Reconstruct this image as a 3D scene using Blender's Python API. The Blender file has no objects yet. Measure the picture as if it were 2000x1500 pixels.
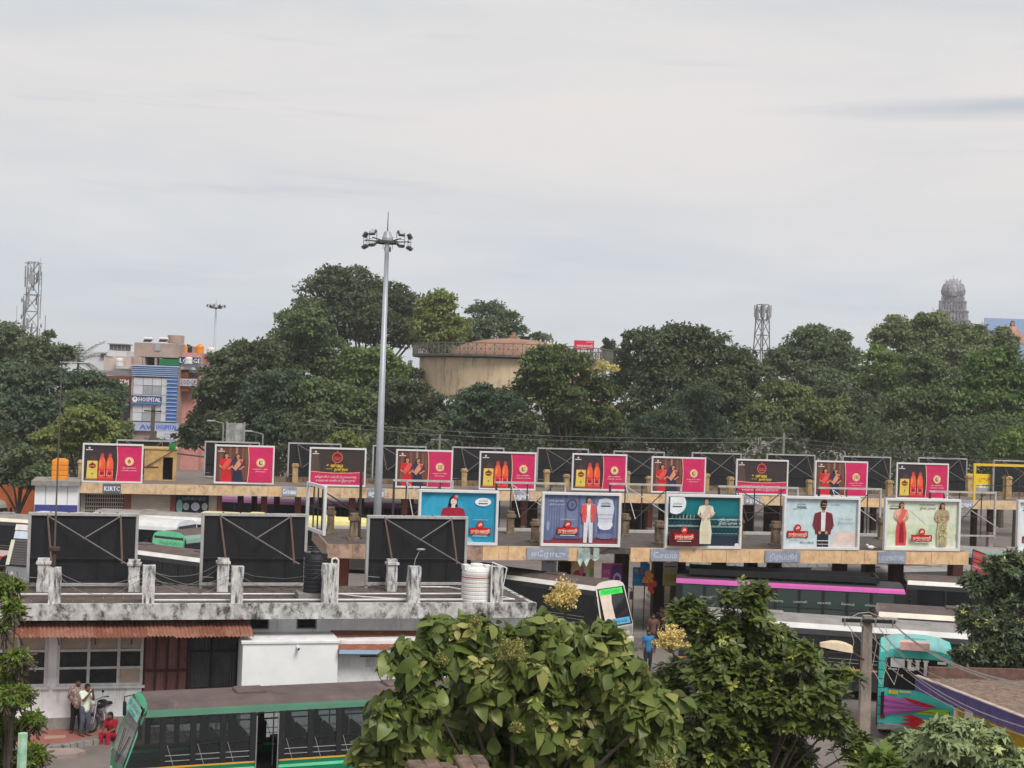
import bpy, math, random
import numpy as np
from mathutils import Vector, Matrix
rnd = random.Random(7)
R = math.radians
scn = bpy.context.scene
COL = scn.collection

# ------------------------------------------------------------------ camera
CAM = Vector((0, 0, 11.0)); FPX = 2780.0; ROLL = 0.035; PITCH = math.atan(35 / FPX)
_f = Vector((0, math.cos(PITCH), math.sin(PITCH))); _u0 = Vector((0, -math.sin(PITCH), math.cos(PITCH))); _r0 = Vector((1, 0, 0))
_r = _r0 * math.cos(ROLL) + _u0 * math.sin(ROLL); _u = _u0 * math.cos(ROLL) - _r0 * math.sin(ROLL)
cd = bpy.data.cameras.new('camera'); cd.sensor_width = 36; cd.lens = FPX / 2000 * 36; cd.clip_end = 6000; cd.clip_start = 0.5
cam = bpy.data.objects.new('camera', cd); COL.objects.link(cam)
cam.matrix_world = Matrix(((_r.x, _u.x, -_f.x, 0), (_r.y, _u.y, -_f.y, 0), (_r.z, _u.z, -_f.z, 11.0), (0, 0, 0, 1)))
scn.camera = cam

# ------------------------------------------------------------------ light
SUN_DIR = Vector((0.40, -0.62, 0.95)).normalized()      # towards the sun
wd = bpy.data.worlds.new('World'); scn.world = wd; wd.use_nodes = True
wn = wd.node_tree.nodes; wl = wd.node_tree.links; wn.clear()
def N(nodes, t, **kw):
    n = nodes.new(t)
    for k, v in kw.items():
        if k in n.inputs: n.inputs[k].default_value = v
        else: setattr(n, k, v)
    return n
sky = N(wn, 'ShaderNodeTexSky', sky_type='NISHITA', sun_disc=False)
sky.sun_elevation = math.asin(SUN_DIR.z); sky.sun_rotation = math.atan2(SUN_DIR.x, SUN_DIR.y)
sky.air_density = 1.0; sky.dust_density = 2.0
tc = N(wn, 'ShaderNodeTexCoord')
mp = N(wn, 'ShaderNodeMapping'); mp.inputs['Scale'].default_value = (1.6, 1.6, 9.0); mp.inputs['Rotation'].default_value = (0.0, R(-3), 0)
mp.inputs['Location'].default_value = (3.1, 0.4, 1.3)
wl.new(tc.outputs['Generated'], mp.inputs['Vector'])
n1 = N(wn, 'ShaderNodeTexNoise', Scale=1.7, Detail=6.0, Roughness=0.55, Distortion=0.5); wl.new(mp.outputs[0], n1.inputs['Vector'])
r1 = N(wn, 'ShaderNodeValToRGB')
e = r1.color_ramp.elements
e[0].position = .34; e[0].color = (3.3, 3.43, 3.58, 1)
e[1].position = .72; e[1].color = (4.2, 3.92, 3.78, 1)
k = e.new(.52); k.color = (3.78, 3.75, 3.73, 1)
wl.new(n1.outputs['Fac'], r1.inputs['Fac'])
# height blend: bluer towards the skyline, neutral grey overhead
sx = N(wn, 'ShaderNodeSeparateXYZ'); wl.new(tc.outputs['Generated'], sx.inputs[0])
r2 = N(wn, 'ShaderNodeValToRGB'); e = r2.color_ramp.elements
e[0].position = 0.0; e[0].color = (0.95, 1.0, 1.07, 1); e[1].position = 0.30; e[1].color = (1.03, 1.02, 1.0, 1)
k = e.new(.07); k.color = (0.97, 1.0, 1.05, 1); k = e.new(.16); k.color = (1.02, 1.0, 1.0, 1)
wl.new(sx.outputs['Z'], r2.inputs['Fac'])
mm = N(wn, 'ShaderNodeMix', data_type='RGBA', blend_type='MULTIPLY'); mm.inputs[0].default_value = 1
wl.new(r1.outputs[0], mm.inputs[6]); wl.new(r2.outputs[0], mm.inputs[7])
# thin blue-grey streaks of cloud
mp2 = N(wn, 'ShaderNodeMapping'); mp2.inputs['Scale'].default_value = (2.0, 2.0, 30.0); mp2.inputs['Location'].default_value = (0.35, 0, -0.5); mp2.inputs['Rotation'].default_value = (0, R(-4), 0)
wl.new(tc.outputs['Generated'], mp2.inputs['Vector'])
n2 = N(wn, 'ShaderNodeTexNoise', Scale=1.6, Detail=5.0, Roughness=0.6); wl.new(mp2.outputs[0], n2.inputs['Vector'])
r3 = N(wn, 'ShaderNodeValToRGB'); e = r3.color_ramp.elements
e[0].position = .60; e[0].color = (0, 0, 0, 1); e[1].position = .74; e[1].color = (.5, .5, .5, 1)
wl.new(n2.outputs['Fac'], r3.inputs['Fac'])
m3 = N(wn, 'ShaderNodeMix', data_type='RGBA'); wl.new(r3.outputs[0], m3.inputs[0]); wl.new(mm.outputs[2], m3.inputs[6]); m3.inputs[7].default_value = (2.5, 2.75, 3.15, 1)
# one long slate cloud bank low in the right-hand sky
mp3 = N(wn, 'ShaderNodeMapping'); mp3.inputs['Scale'].default_value = (8.0, 0, 105.0); mp3.inputs['Location'].default_value = (-.315 * 8, 0, -.2035 * 105); wl.new(tc.outputs['Generated'], mp3.inputs['Vector'])
ad = N(wn, 'ShaderNodeVectorMath', operation='MULTIPLY_ADD'); ad.inputs[1].default_value = (.9, 0, 1.6); wl.new(n2.outputs['Color'], ad.inputs[0]); sb = N(wn, 'ShaderNodeVectorMath', operation='SUBTRACT'); sb.inputs[1].default_value = (.45, 0, .8); wl.new(mp3.outputs[0], ad.inputs[2]); wl.new(ad.outputs[0], sb.inputs[0])
ln = N(wn, 'ShaderNodeVectorMath', operation='LENGTH'); wl.new(sb.outputs[0], ln.inputs[0]); r4 = N(wn, 'ShaderNodeValToRGB'); e = r4.color_ramp.elements; e[0].position = .1; e[0].color = (.75, .75, .75, 1); e[1].position = 1.0; e[1].color = (0, 0, 0, 1); wl.new(ln.outputs['Value'], r4.inputs['Fac'])
m5 = N(wn, 'ShaderNodeMix', data_type='RGBA'); wl.new(r4.outputs[0], m5.inputs[0]); pass; m5.inputs[7].default_value = (2.4, 2.62, 2.98, 1)
m4 = N(wn, 'ShaderNodeMix', data_type='RGBA'); m4.inputs[0].default_value = .95
# broad faint warm glow of thinner cloud to the right
mp6 = N(wn, 'ShaderNodeMapping'); mp6.inputs['Scale'].default_value = (2.6, 0, 10.0); mp6.inputs['Location'].default_value = (-.17 * 2.6, 0, -.195 * 10); wl.new(tc.outputs['Generated'], mp6.inputs['Vector']); ln6 = N(wn, 'ShaderNodeVectorMath', operation='LENGTH'); wl.new(mp6.outputs[0], ln6.inputs[0])
r6 = N(wn, 'ShaderNodeValToRGB'); e = r6.color_ramp.elements; e[0].color = (.55, .55, .55, 1); e[1].color = (0, 0, 0, 1); wl.new(ln6.outputs['Value'], r6.inputs['Fac'])
m6 = N(wn, 'ShaderNodeMix', data_type='RGBA'); wl.new(r6.outputs[0], m6.inputs[0]); wl.new(m3.outputs[2], m6.inputs[6]); m6.inputs[7].default_value = (4.4, 4.08, 3.92, 1)
wl.new(sky.outputs[0], m4.inputs[6]); wl.new(m5.outputs[2], m4.inputs[7]); wl.new(m6.outputs[2], m5.inputs[6])
bg = N(wn, 'ShaderNodeBackground', Strength=0.1); wl.new(m4.outputs[2], bg.inputs['Color'])
wo = N(wn, 'ShaderNodeOutputWorld'); wl.new(bg.outputs[0], wo.inputs['Surface'])
sl = bpy.data.lights.new('sun', 'SUN'); sl.energy = 1.5; sl.angle = R(24); sl.color = (1, .95, .88)
so = bpy.data.objects.new('sun', sl); COL.objects.link(so); so.location = (30, -40, 80)
so.rotation_euler = (-SUN_DIR).to_track_quat('-Z', 'Y').to_euler()
vs = scn.view_settings; vs.view_transform = 'Standard'; vs.look = 'None'; vs.exposure = 1.0; vs.gamma = 1; vs.use_curve_mapping = False
try:
    scn.cycles.max_bounces = 6; scn.cycles.transparent_max_bounces = 12; scn.cycles.volume_bounces = 0
except Exception: pass

# ------------------------------------------------------------------ image -> place helpers
def ray(px, py):
    return _f * FPX + _r * (px - 1000) + _u * (750 - py)
def D(px, py, d):                       # point on that sight line at world Y = d
    v = ray(px, py); return CAM + v * (d / v.y)
def G(px, py, z=0.0):                   # point on that sight line at height z
    v = ray(px, py); return CAM + v * ((z - CAM.z) / v.z)
class Wall:
    """vertical plane through two points; local x along it, local y away from the camera"""
    def __init__(s, p0, p1):
        s.o = Vector((p0.x, p0.y, 0)); d = Vector((p1.x - p0.x, p1.y - p0.y, 0)); s.len = d.length
        s.u = d.normalized(); s.n = Vector((-s.u.y, s.u.x, 0)); s.rot = math.atan2(s.u.y, s.u.x)
    def hit(s, px, py, off=0.0):
        v = ray(px, py); t = (s.o + s.n * off - CAM).dot(s.n) / v.dot(s.n); p = CAM + v * t
        return (p - s.o).dot(s.u), p.z
    def pos(s, a, z=0.0, off=0.0):
        p = s.o + s.u * a + s.n * off; return Vector((p.x, p.y, z))

# ------------------------------------------------------------------ materials
def S(r, g, b):
    return tuple((c / 255 / 12.92 if c / 255 <= .04045 else ((c / 255 + .055) / 1.055) ** 2.4) for c in (r, g, b))
MATS = {}
def pm(name, col, col2=None, scale=3.0, rough=.75, bump=0.0, metal=0.0, spec=.3, streak=0.0, streak_col=(.03, .028, .025), sscale=(3, 3, .35), fine=True, thresh=.5, coat=0.0):
    """noise-mottled procedural material with optional vertical stains"""
    if name in MATS: return MATS[name]
    m = bpy.data.materials.new(name); m.use_nodes = True; n = m.node_tree.nodes; l = m.node_tree.links; b = n['Principled BSDF']
    if col2 is None: col2 = tuple(c * .72 for c in col)
    tc = N(n, 'ShaderNodeTexCoord')
    no = N(n, 'ShaderNodeTexNoise', Scale=scale, Detail=7.0, Roughness=.65); l.new(tc.outputs['Object'], no.inputs['Vector'])
    rp = N(n, 'ShaderNodeValToRGB'); e = rp.color_ramp.elements; e[0].position = .3; e[0].color = (*col2, 1); e[1].position = .66; e[1].color = (*col, 1)
    l.new(no.outputs['Fac'], rp.inputs['Fac']); out = rp.outputs[0]
    if streak:
        mp = N(n, 'ShaderNodeMapping'); mp.inputs['Scale'].default_value = sscale; l.new(tc.outputs['Object'], mp.inputs['Vector'])
        ns = N(n, 'ShaderNodeTexNoise', Scale=1.6, Detail=9.0, Roughness=.74, Distortion=.15); l.new(mp.outputs[0], ns.inputs['Vector'])
        rs = N(n, 'ShaderNodeValToRGB'); e = rs.color_ramp.elements; e[0].position = thresh; e[0].color = (0, 0, 0, 1); e[1].position = thresh + .14; e[1].color = (streak,) * 3 + (1,)
        l.new(ns.outputs['Fac'], rs.inputs['Fac'])
        mx = N(n, 'ShaderNodeMix', data_type='RGBA'); l.new(rs.outputs[0], mx.inputs[0]); l.new(out, mx.inputs[6]); mx.inputs[7].default_value = (*streak_col, 1); out = mx.outputs[2]
    l.new(out, b.inputs['Base Color'])
    b.inputs['Roughness'].default_value = rough; b.inputs['Metallic'].default_value = metal; b.inputs['Specular IOR Level'].default_value = spec
    if coat: b.inputs['Coat Weight'].default_value = coat
    if bump:
        bp = N(n, 'ShaderNodeBump', Strength=bump, Distance=.02); nb = N(n, 'ShaderNodeTexNoise', Scale=scale * 9, Detail=5.0)
        l.new(tc.outputs['Object'], nb.inputs['Vector']); l.new(nb.outputs['Fac'], bp.inputs['Height']); l.new(bp.outputs[0], b.inputs['Normal'])
    MATS[name] = m; return m
def print_mat(name='print', rough=.5, dirt=.12):
    if name in MATS: return MATS[name]
    m = bpy.data.materials.new(name); m.use_nodes = True; n = m.node_tree.nodes; l = m.node_tree.links; b = n['Principled BSDF']
    at = N(n, 'ShaderNodeAttribute', attribute_name='Col'); tc = N(n, 'ShaderNodeTexCoord')
    no = N(n, 'ShaderNodeTexNoise', Scale=2.2, Detail=8.0, Roughness=.7); l.new(tc.outputs['Object'], no.inputs['Vector'])
    rp = N(n, 'ShaderNodeValToRGB'); e = rp.color_ramp.elements; e[0].position = .3; e[0].color = (1 - dirt * 2,) * 3 + (1,); e[1].position = .6; e[1].color = (1, 1, 1, 1)
    l.new(no.outputs['Fac'], rp.inputs['Fac'])
    mx = N(n, 'ShaderNodeMix', data_type='RGBA', blend_type='MULTIPLY'); mx.inputs[0].default_value = 1; l.new(at.outputs['Color'], mx.inputs[6]); l.new(rp.outputs[0], mx.inputs[7])
    l.new(mx.outputs[2], b.inputs['Base Color']); b.inputs['Roughness'].default_value = rough; b.inputs['Specular IOR Level'].default_value = .25
    MATS[name] = m; return m
def glass_mat(name, col, rough=.06, see=0.0):
    if name in MATS: return MATS[name]
    m = bpy.data.materials.new(name); m.use_nodes = True; n = m.node_tree.nodes; l = m.node_tree.links; b = n['Principled BSDF']
    tc = N(n, 'ShaderNodeTexCoord'); no = N(n, 'ShaderNodeTexNoise', Scale=1.3, Detail=4.0); l.new(tc.outputs['Object'], no.inputs['Vector'])
    rp = N(n, 'ShaderNodeValToRGB'); e = rp.color_ramp.elements; e[0].color = (*[c * .6 for c in col], 1); e[1].color = (*[c * 1.3 for c in col], 1)
    l.new(no.outputs['Fac'], rp.inputs['Fac']); l.new(rp.outputs[0], b.inputs['Base Color'])
    b.inputs['Roughness'].default_value = rough; b.inputs['Specular IOR Level'].default_value = .5
    if see:
        tr = N(n, 'ShaderNodeBsdfTransparent'); tr.inputs[0].default_value = (.8, .86, .88, 1); mx = N(n, 'ShaderNodeMixShader'); mx.inputs[0].default_value = see
        l.new(b.outputs[0], mx.inputs[1]); l.new(tr.outputs[0], mx.inputs[2]); l.new(mx.outputs[0], n['Material Output'].inputs['Surface'])
    MATS[name] = m; return m
def leaf_mat(name, c1, c2, c3=None, trans=.35, gloss=.22, back=0.0):
    """leaf colours vary leaf by leaf (attribute 'tint') and over metre-wide patches"""
    if name in MATS: return MATS[name]
    m = bpy.data.materials.new(name); m.use_nodes = True; n = m.node_tree.nodes; l = m.node_tree.links; n.remove(n['Principled BSDF'])
    at = N(n, 'ShaderNodeAttribute', attribute_name='tint'); tc = N(n, 'ShaderNodeTexCoord'); oi = N(n, 'ShaderNodeObjectInfo')
    no = N(n, 'ShaderNodeTexNoise', Scale=.35, Detail=3.0); l.new(tc.outputs['Object'], no.inputs['Vector'])
    ad = N(n, 'ShaderNodeMath', operation='MULTIPLY_ADD'); l.new(no.outputs['Fac'], ad.inputs[0]); ad.inputs[1].default_value = .9; l.new(at.outputs['Fac'], ad.inputs[2])
    sb = N(n, 'ShaderNodeMath', operation='MULTIPLY_ADD'); l.new(ad.outputs[0], sb.inputs[0]); sb.inputs[1].default_value = .72; sb.inputs[2].default_value = -.12
    rp = N(n, 'ShaderNodeValToRGB'); e = rp.color_ramp.elements; e[0].position = .12; e[0].color = (*c1, 1); e[1].position = .62; e[1].color = (*c2, 1)
    k = e.new(.95); k.color = (*(c3 or c2), 1); l.new(sb.outputs[0], rp.inputs['Fac'])
    di = N(n, 'ShaderNodeBsdfPrincipled', Roughness=.55 if gloss < .3 else .38); di.inputs['Specular IOR Level'].default_value = gloss; ge = N(n, 'ShaderNodeNewGeometry'); bm = N(n, 'ShaderNodeMath', operation='MULTIPLY'); bm.inputs[1].default_value = back; l.new(ge.outputs['Backfacing'], bm.inputs[0]); bx = N(n, 'ShaderNodeMix', data_type='RGBA'); l.new(bm.outputs[0], bx.inputs[0]); l.new(rp.outputs[0], bx.inputs[6]); bx.inputs[7].default_value = (.26, .29, .19, 1); l.new(bx.outputs[2], di.inputs['Base Color'])
    tr = N(n, 'ShaderNodeBsdfTranslucent'); l.new(rp.outputs[0], tr.inputs[0])
    mx = N(n, 'ShaderNodeMixShader'); mx.inputs[0].default_value = trans; l.new(di.outputs[0], mx.inputs[1]); l.new(tr.outputs[0], mx.inputs[2])
    l.new(mx.outputs[0], n['Material Output'].inputs['Surface']); MATS[name] = m; return m

# ------------------------------------------------------------------ mesh builder
class MB:
    def __init__(s): s.v = []; s.f = []; s.mi = []; s.c = []; s.M = None
    def add(s, vs, fs, mi=0, col=None):
        o = len(s.v)
        if s.M is not None: vs = [tuple(s.M @ Vector(p)) for p in vs]
        s.v += [tuple(p) for p in vs]; s.f += [tuple(i + o for i in f) for f in fs]; s.mi += [mi] * len(fs); s.c += [col] * len(fs); return s
    def box(s, x0, x1, y0, y1, z0, z1, mi=0, col=None):
        return s.add([(x0, y0, z0), (x1, y0, z0), (x1, y1, z0), (x0, y1, z0), (x0, y0, z1), (x1, y0, z1), (x1, y1, z1), (x0, y1, z1)],
                     [(0, 3, 2, 1), (4, 5, 6, 7), (0, 1, 5, 4), (1, 2, 6, 5), (2, 3, 7, 6), (3, 0, 4, 7)], mi, col)
    def cbox(s, x0, x1, y0, y1, z0, z1, b=.03, mi=0):       # box with chamfered vertical edges and top
        p = [(x0 + b, y0), (x1 - b, y0), (x1, y0 + b), (x1, y1 - b), (x1 - b, y1), (x0 + b, y1), (x0, y1 - b), (x0, y0 + b)]
        q = [(x0 + 2 * b, y0 + b), (x1 - 2 * b, y0 + b), (x1 - b, y0 + 2 * b), (x1 - b, y1 - 2 * b), (x1 - 2 * b, y1 - b), (x0 + 2 * b, y1 - b), (x0 + b, y1 - 2 * b), (x0 + b, y0 + 2 * b)]
        vs = [(a, c, z0) for a, c in p] + [(a, c, z1 - b) for a, c in p] + [(a, c, z1) for a, c in q]
        fs = [tuple(range(7, -1, -1)), tuple(range(16, 24))]
        for k in (0, 8):
            for i in range(8): fs.append((k + i, k + (i + 1) % 8, k + 8 + (i + 1) % 8, k + 8 + i))
        return s.add(vs, fs, mi)
    def quad(s, a, b, c, d, mi=0, col=None): return s.add([a, b, c, d], [(0, 1, 2, 3)], mi, col)
    def poly(s, pts, mi=0, col=None): return s.add(pts, [tuple(range(len(pts)))], mi, col)
    def tube(s, p0, p1, r0, r1=None, n=8, mi=0, caps=True, col=None):
        p0 = Vector(p0); p1 = Vector(p1); r1 = r0 if r1 is None else r1; d = (p1 - p0)
        if d.length < 1e-6: return s
        d.normalize(); a = d.orthogonal().normalized(); b = d.cross(a); vs = []
        for p, r in ((p0, r0), (p1, r1)):
            for i in range(n):
                t = 2 * math.pi * i / n; vs.append(tuple(p + a * (r * math.cos(t)) + b * (r * math.sin(t))))
        fs = [(i, (i + 1) % n, n + (i + 1) % n, n + i) for i in range(n)]
        if caps: fs += [tuple(range(n - 1, -1, -1)), tuple(range(n, 2 * n))]
        return s.add(vs, fs, mi, col)
    def path(s, pts, r, n=6, mi=0, r1=None):
        for i in range(len(pts) - 1):
            t0 = r if r1 is None else r + (r1 - r) * i / (len(pts) - 1); t1 = r if r1 is None else r + (r1 - r) * (i + 1) / (len(pts) - 1)
            s.tube(pts[i], pts[i + 1], t0, t1, n, mi)
        return s
    def lathe(s, prof, n=24, mi=0, c=(0, 0, 0)):
        vs = []; k = len(prof)
        for i in range(n):
            t = 2 * math.pi * i / n
            for r, z in prof: vs.append((c[0] + r * math.cos(t), c[1] + r * math.sin(t), c[2] + z))
        fs = []
        for i in range(n):
            for j in range(k - 1):
                a = i * k + j; b = ((i + 1) % n) * k + j; fs.append((a, b, b + 1, a + 1))
        return s.add(vs, fs, mi)
    def ball(s, c, r, n=10, m=7, mi=0, sc=(1, 1, 1), col=None):
        vs = []; fs = []
        for j in range(m + 1):
            ph = math.pi * j / m
            for i in range(n):
                t = 2 * math.pi * i / n; vs.append((c[0] + r * sc[0] * math.sin(ph) * math.cos(t), c[1] + r * sc[1] * math.sin(ph) * math.sin(t), c[2] + r * sc[2] * math.cos(ph)))
        for j in range(m):
            for i in range(n): fs.append((j * n + i, (j + 1) * n + i, (j + 1) * n + (i + 1) % n, j * n + (i + 1) % n))
        return s.add(vs, fs, mi, col)
    def sheet(s, x0, x1, z0, z1, y=0.0, pitch=.12, amp=.02, mi=0, lean=0.0):       # corrugated sheet in the x-z plane, ridges along z
        nx = max(2, int((x1 - x0) / pitch * 4)); vs = []
        for i in range(nx + 1):
            x = x0 + (x1 - x0) * i / nx; yy = y + amp * math.sin(2 * math.pi * i / 4 + .4)
            vs += [(x, yy, z0), (x, yy + lean, z1)]
        return s.add(vs, [(2 * i, 2 * i + 2, 2 * i + 3, 2 * i + 1) for i in range(nx)], mi)
    def mesh(s, name, mats):
        me = bpy.data.meshes.new(name); me.from_pydata(s.v, [], s.f)
        for m in (mats if isinstance(mats, (list, tuple)) else [mats]): me.materials.append(m)
        if any(s.mi): me.polygons.foreach_set('material_index', s.mi)
        if any(c is not None for c in s.c):
            at = me.color_attributes.new('Col', 'FLOAT_COLOR', 'CORNER'); buf = []
            for p, c in zip(me.polygons, s.c): buf += list((c or (.5, .5, .5)) + (1,)) * p.loop_total
            at.data.foreach_set('color', buf)
        return me
    def build(s, name, mats, parent=None, smooth=False, loc=None, label=None):
        me = s.mesh(name, mats)
        if smooth: me.polygons.foreach_set('use_smooth', [True] * len(me.polygons))
        me.update(); o = bpy.data.objects.new(name, me); COL.objects.link(o)
        if parent is not None: o.parent = parent
        if loc is not None: o.location = loc
        if label: o['label'] = label
        return o
def inst(name, me, parent=None, loc=(0, 0, 0), rot=(0, 0, 0), scale=None):
    o = bpy.data.objects.new(name, me); COL.objects.link(o); o.parent = parent; o.location = loc; o.rotation_euler = rot
    if scale is not None: o.scale = (scale,) * 3 if not hasattr(scale, '__len__') else scale
    return o
def thing(name, label, cat, loc=(0, 0, 0), rotz=0.0, group=None):
    o = bpy.data.objects.new(name, None); COL.objects.link(o); o.location = loc; o.rotation_euler = (0, 0, rotz); o.empty_display_size = .1
    o['label'] = label; o['category'] = cat
    if group: o['group'] = group
    return o
def tag(o, label, cat, group=None):
    o['label'] = label; o['category'] = cat
    if group: o['group'] = group
    return o
def structure(o): o['kind'] = 'structure'; return o
def stuff(o): o['kind'] = 'stuff'; return o
def npmesh(name, V, F, mat, tint=None, smooth=False):
    me = bpy.data.meshes.new(name); V = np.asarray(V, dtype=np.float32); F = np.asarray(F, dtype=np.int32); k = F.shape[1]
    me.vertices.add(len(V)); me.vertices.foreach_set('co', V.ravel()); me.loops.add(F.size); me.loops.foreach_set('vertex_index', F.ravel())
    me.polygons.add(len(F)); me.polygons.foreach_set('loop_start', np.arange(len(F), dtype=np.int32) * k)
    if tint is not None:
        at = me.attributes.new('tint', 'FLOAT', 'POINT'); at.data.foreach_set('value', np.asarray(tint, dtype=np.float32))
    me.materials.append(mat)
    if smooth: me.polygons.foreach_set('use_smooth', np.ones(len(F), dtype=bool))
    me.update(calc_edges=True); return me

# ------------------------------------------------------------------ flat print: polygons with their own colours, 2 mm layers
_TX = {}
def text_geo(s):
    if s not in _TX:
        c = bpy.data.curves.new('t', 'FONT'); c.body = s; c.resolution_u = 1; o = bpy.data.objects.new('t', c); COL.objects.link(o)
        m = o.evaluated_get(bpy.context.evaluated_depsgraph_get()).to_mesh()
        vs = [tuple(v.co[:2]) for v in m.vertices]; fs = [tuple(p.vertices) for p in m.polygons]
        bpy.data.objects.remove(o); bpy.data.curves.remove(c); _TX[s] = (vs, fs)
    return _TX[s]
class Art:
    """print on a w x h panel, lower left at (0,0), facing local -y"""
    def __init__(s, w, h, y=0.0, step=.002): s.w = w; s.h = h; s.y = y; s.k = 0; s.step = step; s.m = MB()
    def p(s, pts, col):
        for ax in (0, 1):                                        # keep the print on its panel
            for lim, sg in ((0, 1), (1, -1)):
                out = []
                for i in range(len(pts)):
                    A, B = pts[i - 1], pts[i]; da = (A[ax] - lim) * sg; db = (B[ax] - lim) * sg
                    if (da < 0) != (db < 0): f = da / (da - db); out.append((A[0] + (B[0] - A[0]) * f, A[1] + (B[1] - A[1]) * f))
                    if db >= 0: out.append(B)
                pts = out
                if len(pts) < 3: return s
        s.k += 1; y = s.y - s.k * s.step
        s.m.poly([(a * s.w, y, b * s.h) for a, b in pts], 0, col); return s
    def rect(s, a0, b0, a1, b1, col): return s.p([(a0, b0), (a1, b0), (a1, b1), (a0, b1)], col)
    def ell(s, a, b, ra, rb, col, n=18): return s.p([(a + ra * math.cos(2 * math.pi * i / n), b + rb * math.sin(2 * math.pi * i / n)) for i in range(n)], col)
    def circ(s, a, b, r, col): return s.ell(a, b, r * s.h / s.w, r, col, 22)      # r in heights
    def line(s, pts, th, col):                                                # th in heights
        for (a, b), (c, d) in zip(pts[:-1], pts[1:]):
            dx = (c - a) * s.w; dz = (d - b) * s.h; L = math.hypot(dx, dz) or 1; nx = -dz / L * th * s.h / 2 / s.w; nz = dx / L * th * s.h / 2 / s.h
            s.p([(a - nx, b - nz), (c - nx, d - nz), (c + nx, d + nz), (a + nx, b + nz)], col)
        return s
    def text(s, t, a, b, size, col, width=None, slant=0.0, center=True, bold=0.0):
        """size = cap height in heights; width = total width in widths"""
        vs, fs = text_geo(t)
        if not vs: return s
        x0 = min(v[0] for v in vs); x1 = max(v[0] for v in vs); sc = size * s.h / .69; sx = sc
        if width: sx = width * s.w / (x1 - x0)
        ox = a * s.w - ((x0 + x1) / 2 * sx if center else x0 * sx)
        s.k += 1; y = s.y - s.k * s.step
        for q in range(2 if bold else 1):
            s.m.add([(ox + q * bold * s.h + v[0] * sx + v[1] * sc * slant, y - q * .0005, b * s.h + v[1] * sc) for v in vs], fs, 0, col)
        return s
    def build(s, name, parent, loc=None, mat=None): return s.m.build(name, mat or print_mat(), parent, loc=loc)
def wall_cut(mb, s0, s1, z0, z1, holes, y0, y1, mi=0):
    """solid wall between y0 and y1 with rectangular openings (a0,a1,b0,b1)"""
    xs = sorted({s0, s1, *[min(max(h[k], s0), s1) for h in holes for k in (0, 1)]}); zs = sorted({z0, z1, *[min(max(h[k], z0), z1) for h in holes for k in (2, 3)]})
    for i in range(len(xs) - 1):
        j = 0
        while j < len(zs) - 1:
            def solid(j): 
                cx = (xs[i] + xs[i + 1]) / 2; cz = (zs[j] + zs[j + 1]) / 2
                return not any(h[0] < cx < h[1] and h[2] < cz < h[3] for h in holes)
            if not solid(j): j += 1; continue
            k = j
            while k + 1 < len(zs) - 1 and solid(k + 1): k += 1
            if xs[i + 1] - xs[i] > 1e-4 and zs[k + 1] - zs[j] > 1e-4: mb.box(xs[i], xs[i + 1], y0, y1, zs[j], zs[k + 1], mi)
            j = k + 1
# ------------------------------------------------------------------ shared materials
M_WHITE = pm('white_wash', (.80, .81, .83), (.60, .60, .62), 1.6, .85, .15, streak=.55, streak_col=(.22, .20, .18), sscale=(2.2, 2.2, .5), thresh=.55)
M_WHITE2 = pm('white_wash_clean', (.82, .84, .86), (.74, .75, .77), 1.2, .85, .1, streak=.35, streak_col=(.4, .38, .36), sscale=(1.5, 1.5, .8), thresh=.6)
M_MOULD = pm('mouldy_parapet', (.62, .62, .62), (.30, .29, .28), 2.5, .9, .4, streak=.95, streak_col=(.028, .027, .025), sscale=(1.6, 1.6, 1.0), thresh=.47)
M_POST = pm('mouldy_post', (.68, .68, .68), (.40, .39, .38), 3.0, .9, .4, streak=.95, streak_col=(.04, .037, .035), sscale=(4.5, 4.5, .9), thresh=.47)
M_TAR = pm('roof_tar', (.115, .092, .085), (.05, .042, .04), 2.2, .95, .5, streak=.4, streak_col=(.2, .17, .15), sscale=(1, 2, 1), thresh=.6)
M_PIPE = pm('white_pipe', (.75, .75, .75), (.55, .55, .55), 4, .5)
M_RUST = pm('rusty_iron', (.27, .10, .065), (.15, .06, .045), 6, .9, .3, streak=.8, streak_col=(.48, .25, .15), sscale=(2.2, 2.2, .3), thresh=.54)
M_RUST2 = pm('pale_rusty_iron', (.36, .17, .12), (.22, .09, .065), 4, .9, .3, streak=.8, streak_col=(.14, .06, .045), sscale=(2.5, 2.5, .3), thresh=.55)
M_RUSTBAR = pm('rusty_bar', (.10, .055, .045), (.05, .03, .028), 8, .9)
M_GREYSHEET = pm('grey_sheet', (.085, .09, .092), (.05, .052, .055), 2, .7, streak=.4, streak_col=(.03, .03, .03))
M_RUSTSHEET = pm('red_oxide_sheet', (.26, .125, .105), (.17, .085, .075), 2, .8, streak=.6, streak_col=(.10, .05, .045))
M_DARKBAR = pm('dark_iron', (.018, .018, .02), (.012, .012, .013), 6, .7)
M_MAROONBAR = pm('maroon_bar', (.07, .022, .022), (.045, .015, .015), 6, .7)
M_BEIGE = pm('beige_board', (.48, .38, .30), (.38, .30, .24), 2, .8, streak=.4, streak_col=(.3, .25, .2))
M_LOUVRE = pm('dark_louvre_glass', (.035, .036, .038), (.012, .012, .013), 5, .35)
M_FRAMEW = pm('weathered_white_frame', (.62, .62, .62), (.42, .42, .42), 5, .6)
M_STEELG = pm('galvanised_steel', (.36, .37, .38), (.24, .25, .25), 6, .5, metal=.3)
M_BLACKP = pm('black_flex_back', (.014, .015, .019), (.009, .0095, .012), 1.2, .75, streak=.3, streak_col=(.028, .028, .032))
M_BLACKTANK = pm('black_tank_plastic', (.022, .024, .03), (.014, .015, .02), 2, .45)
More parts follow.
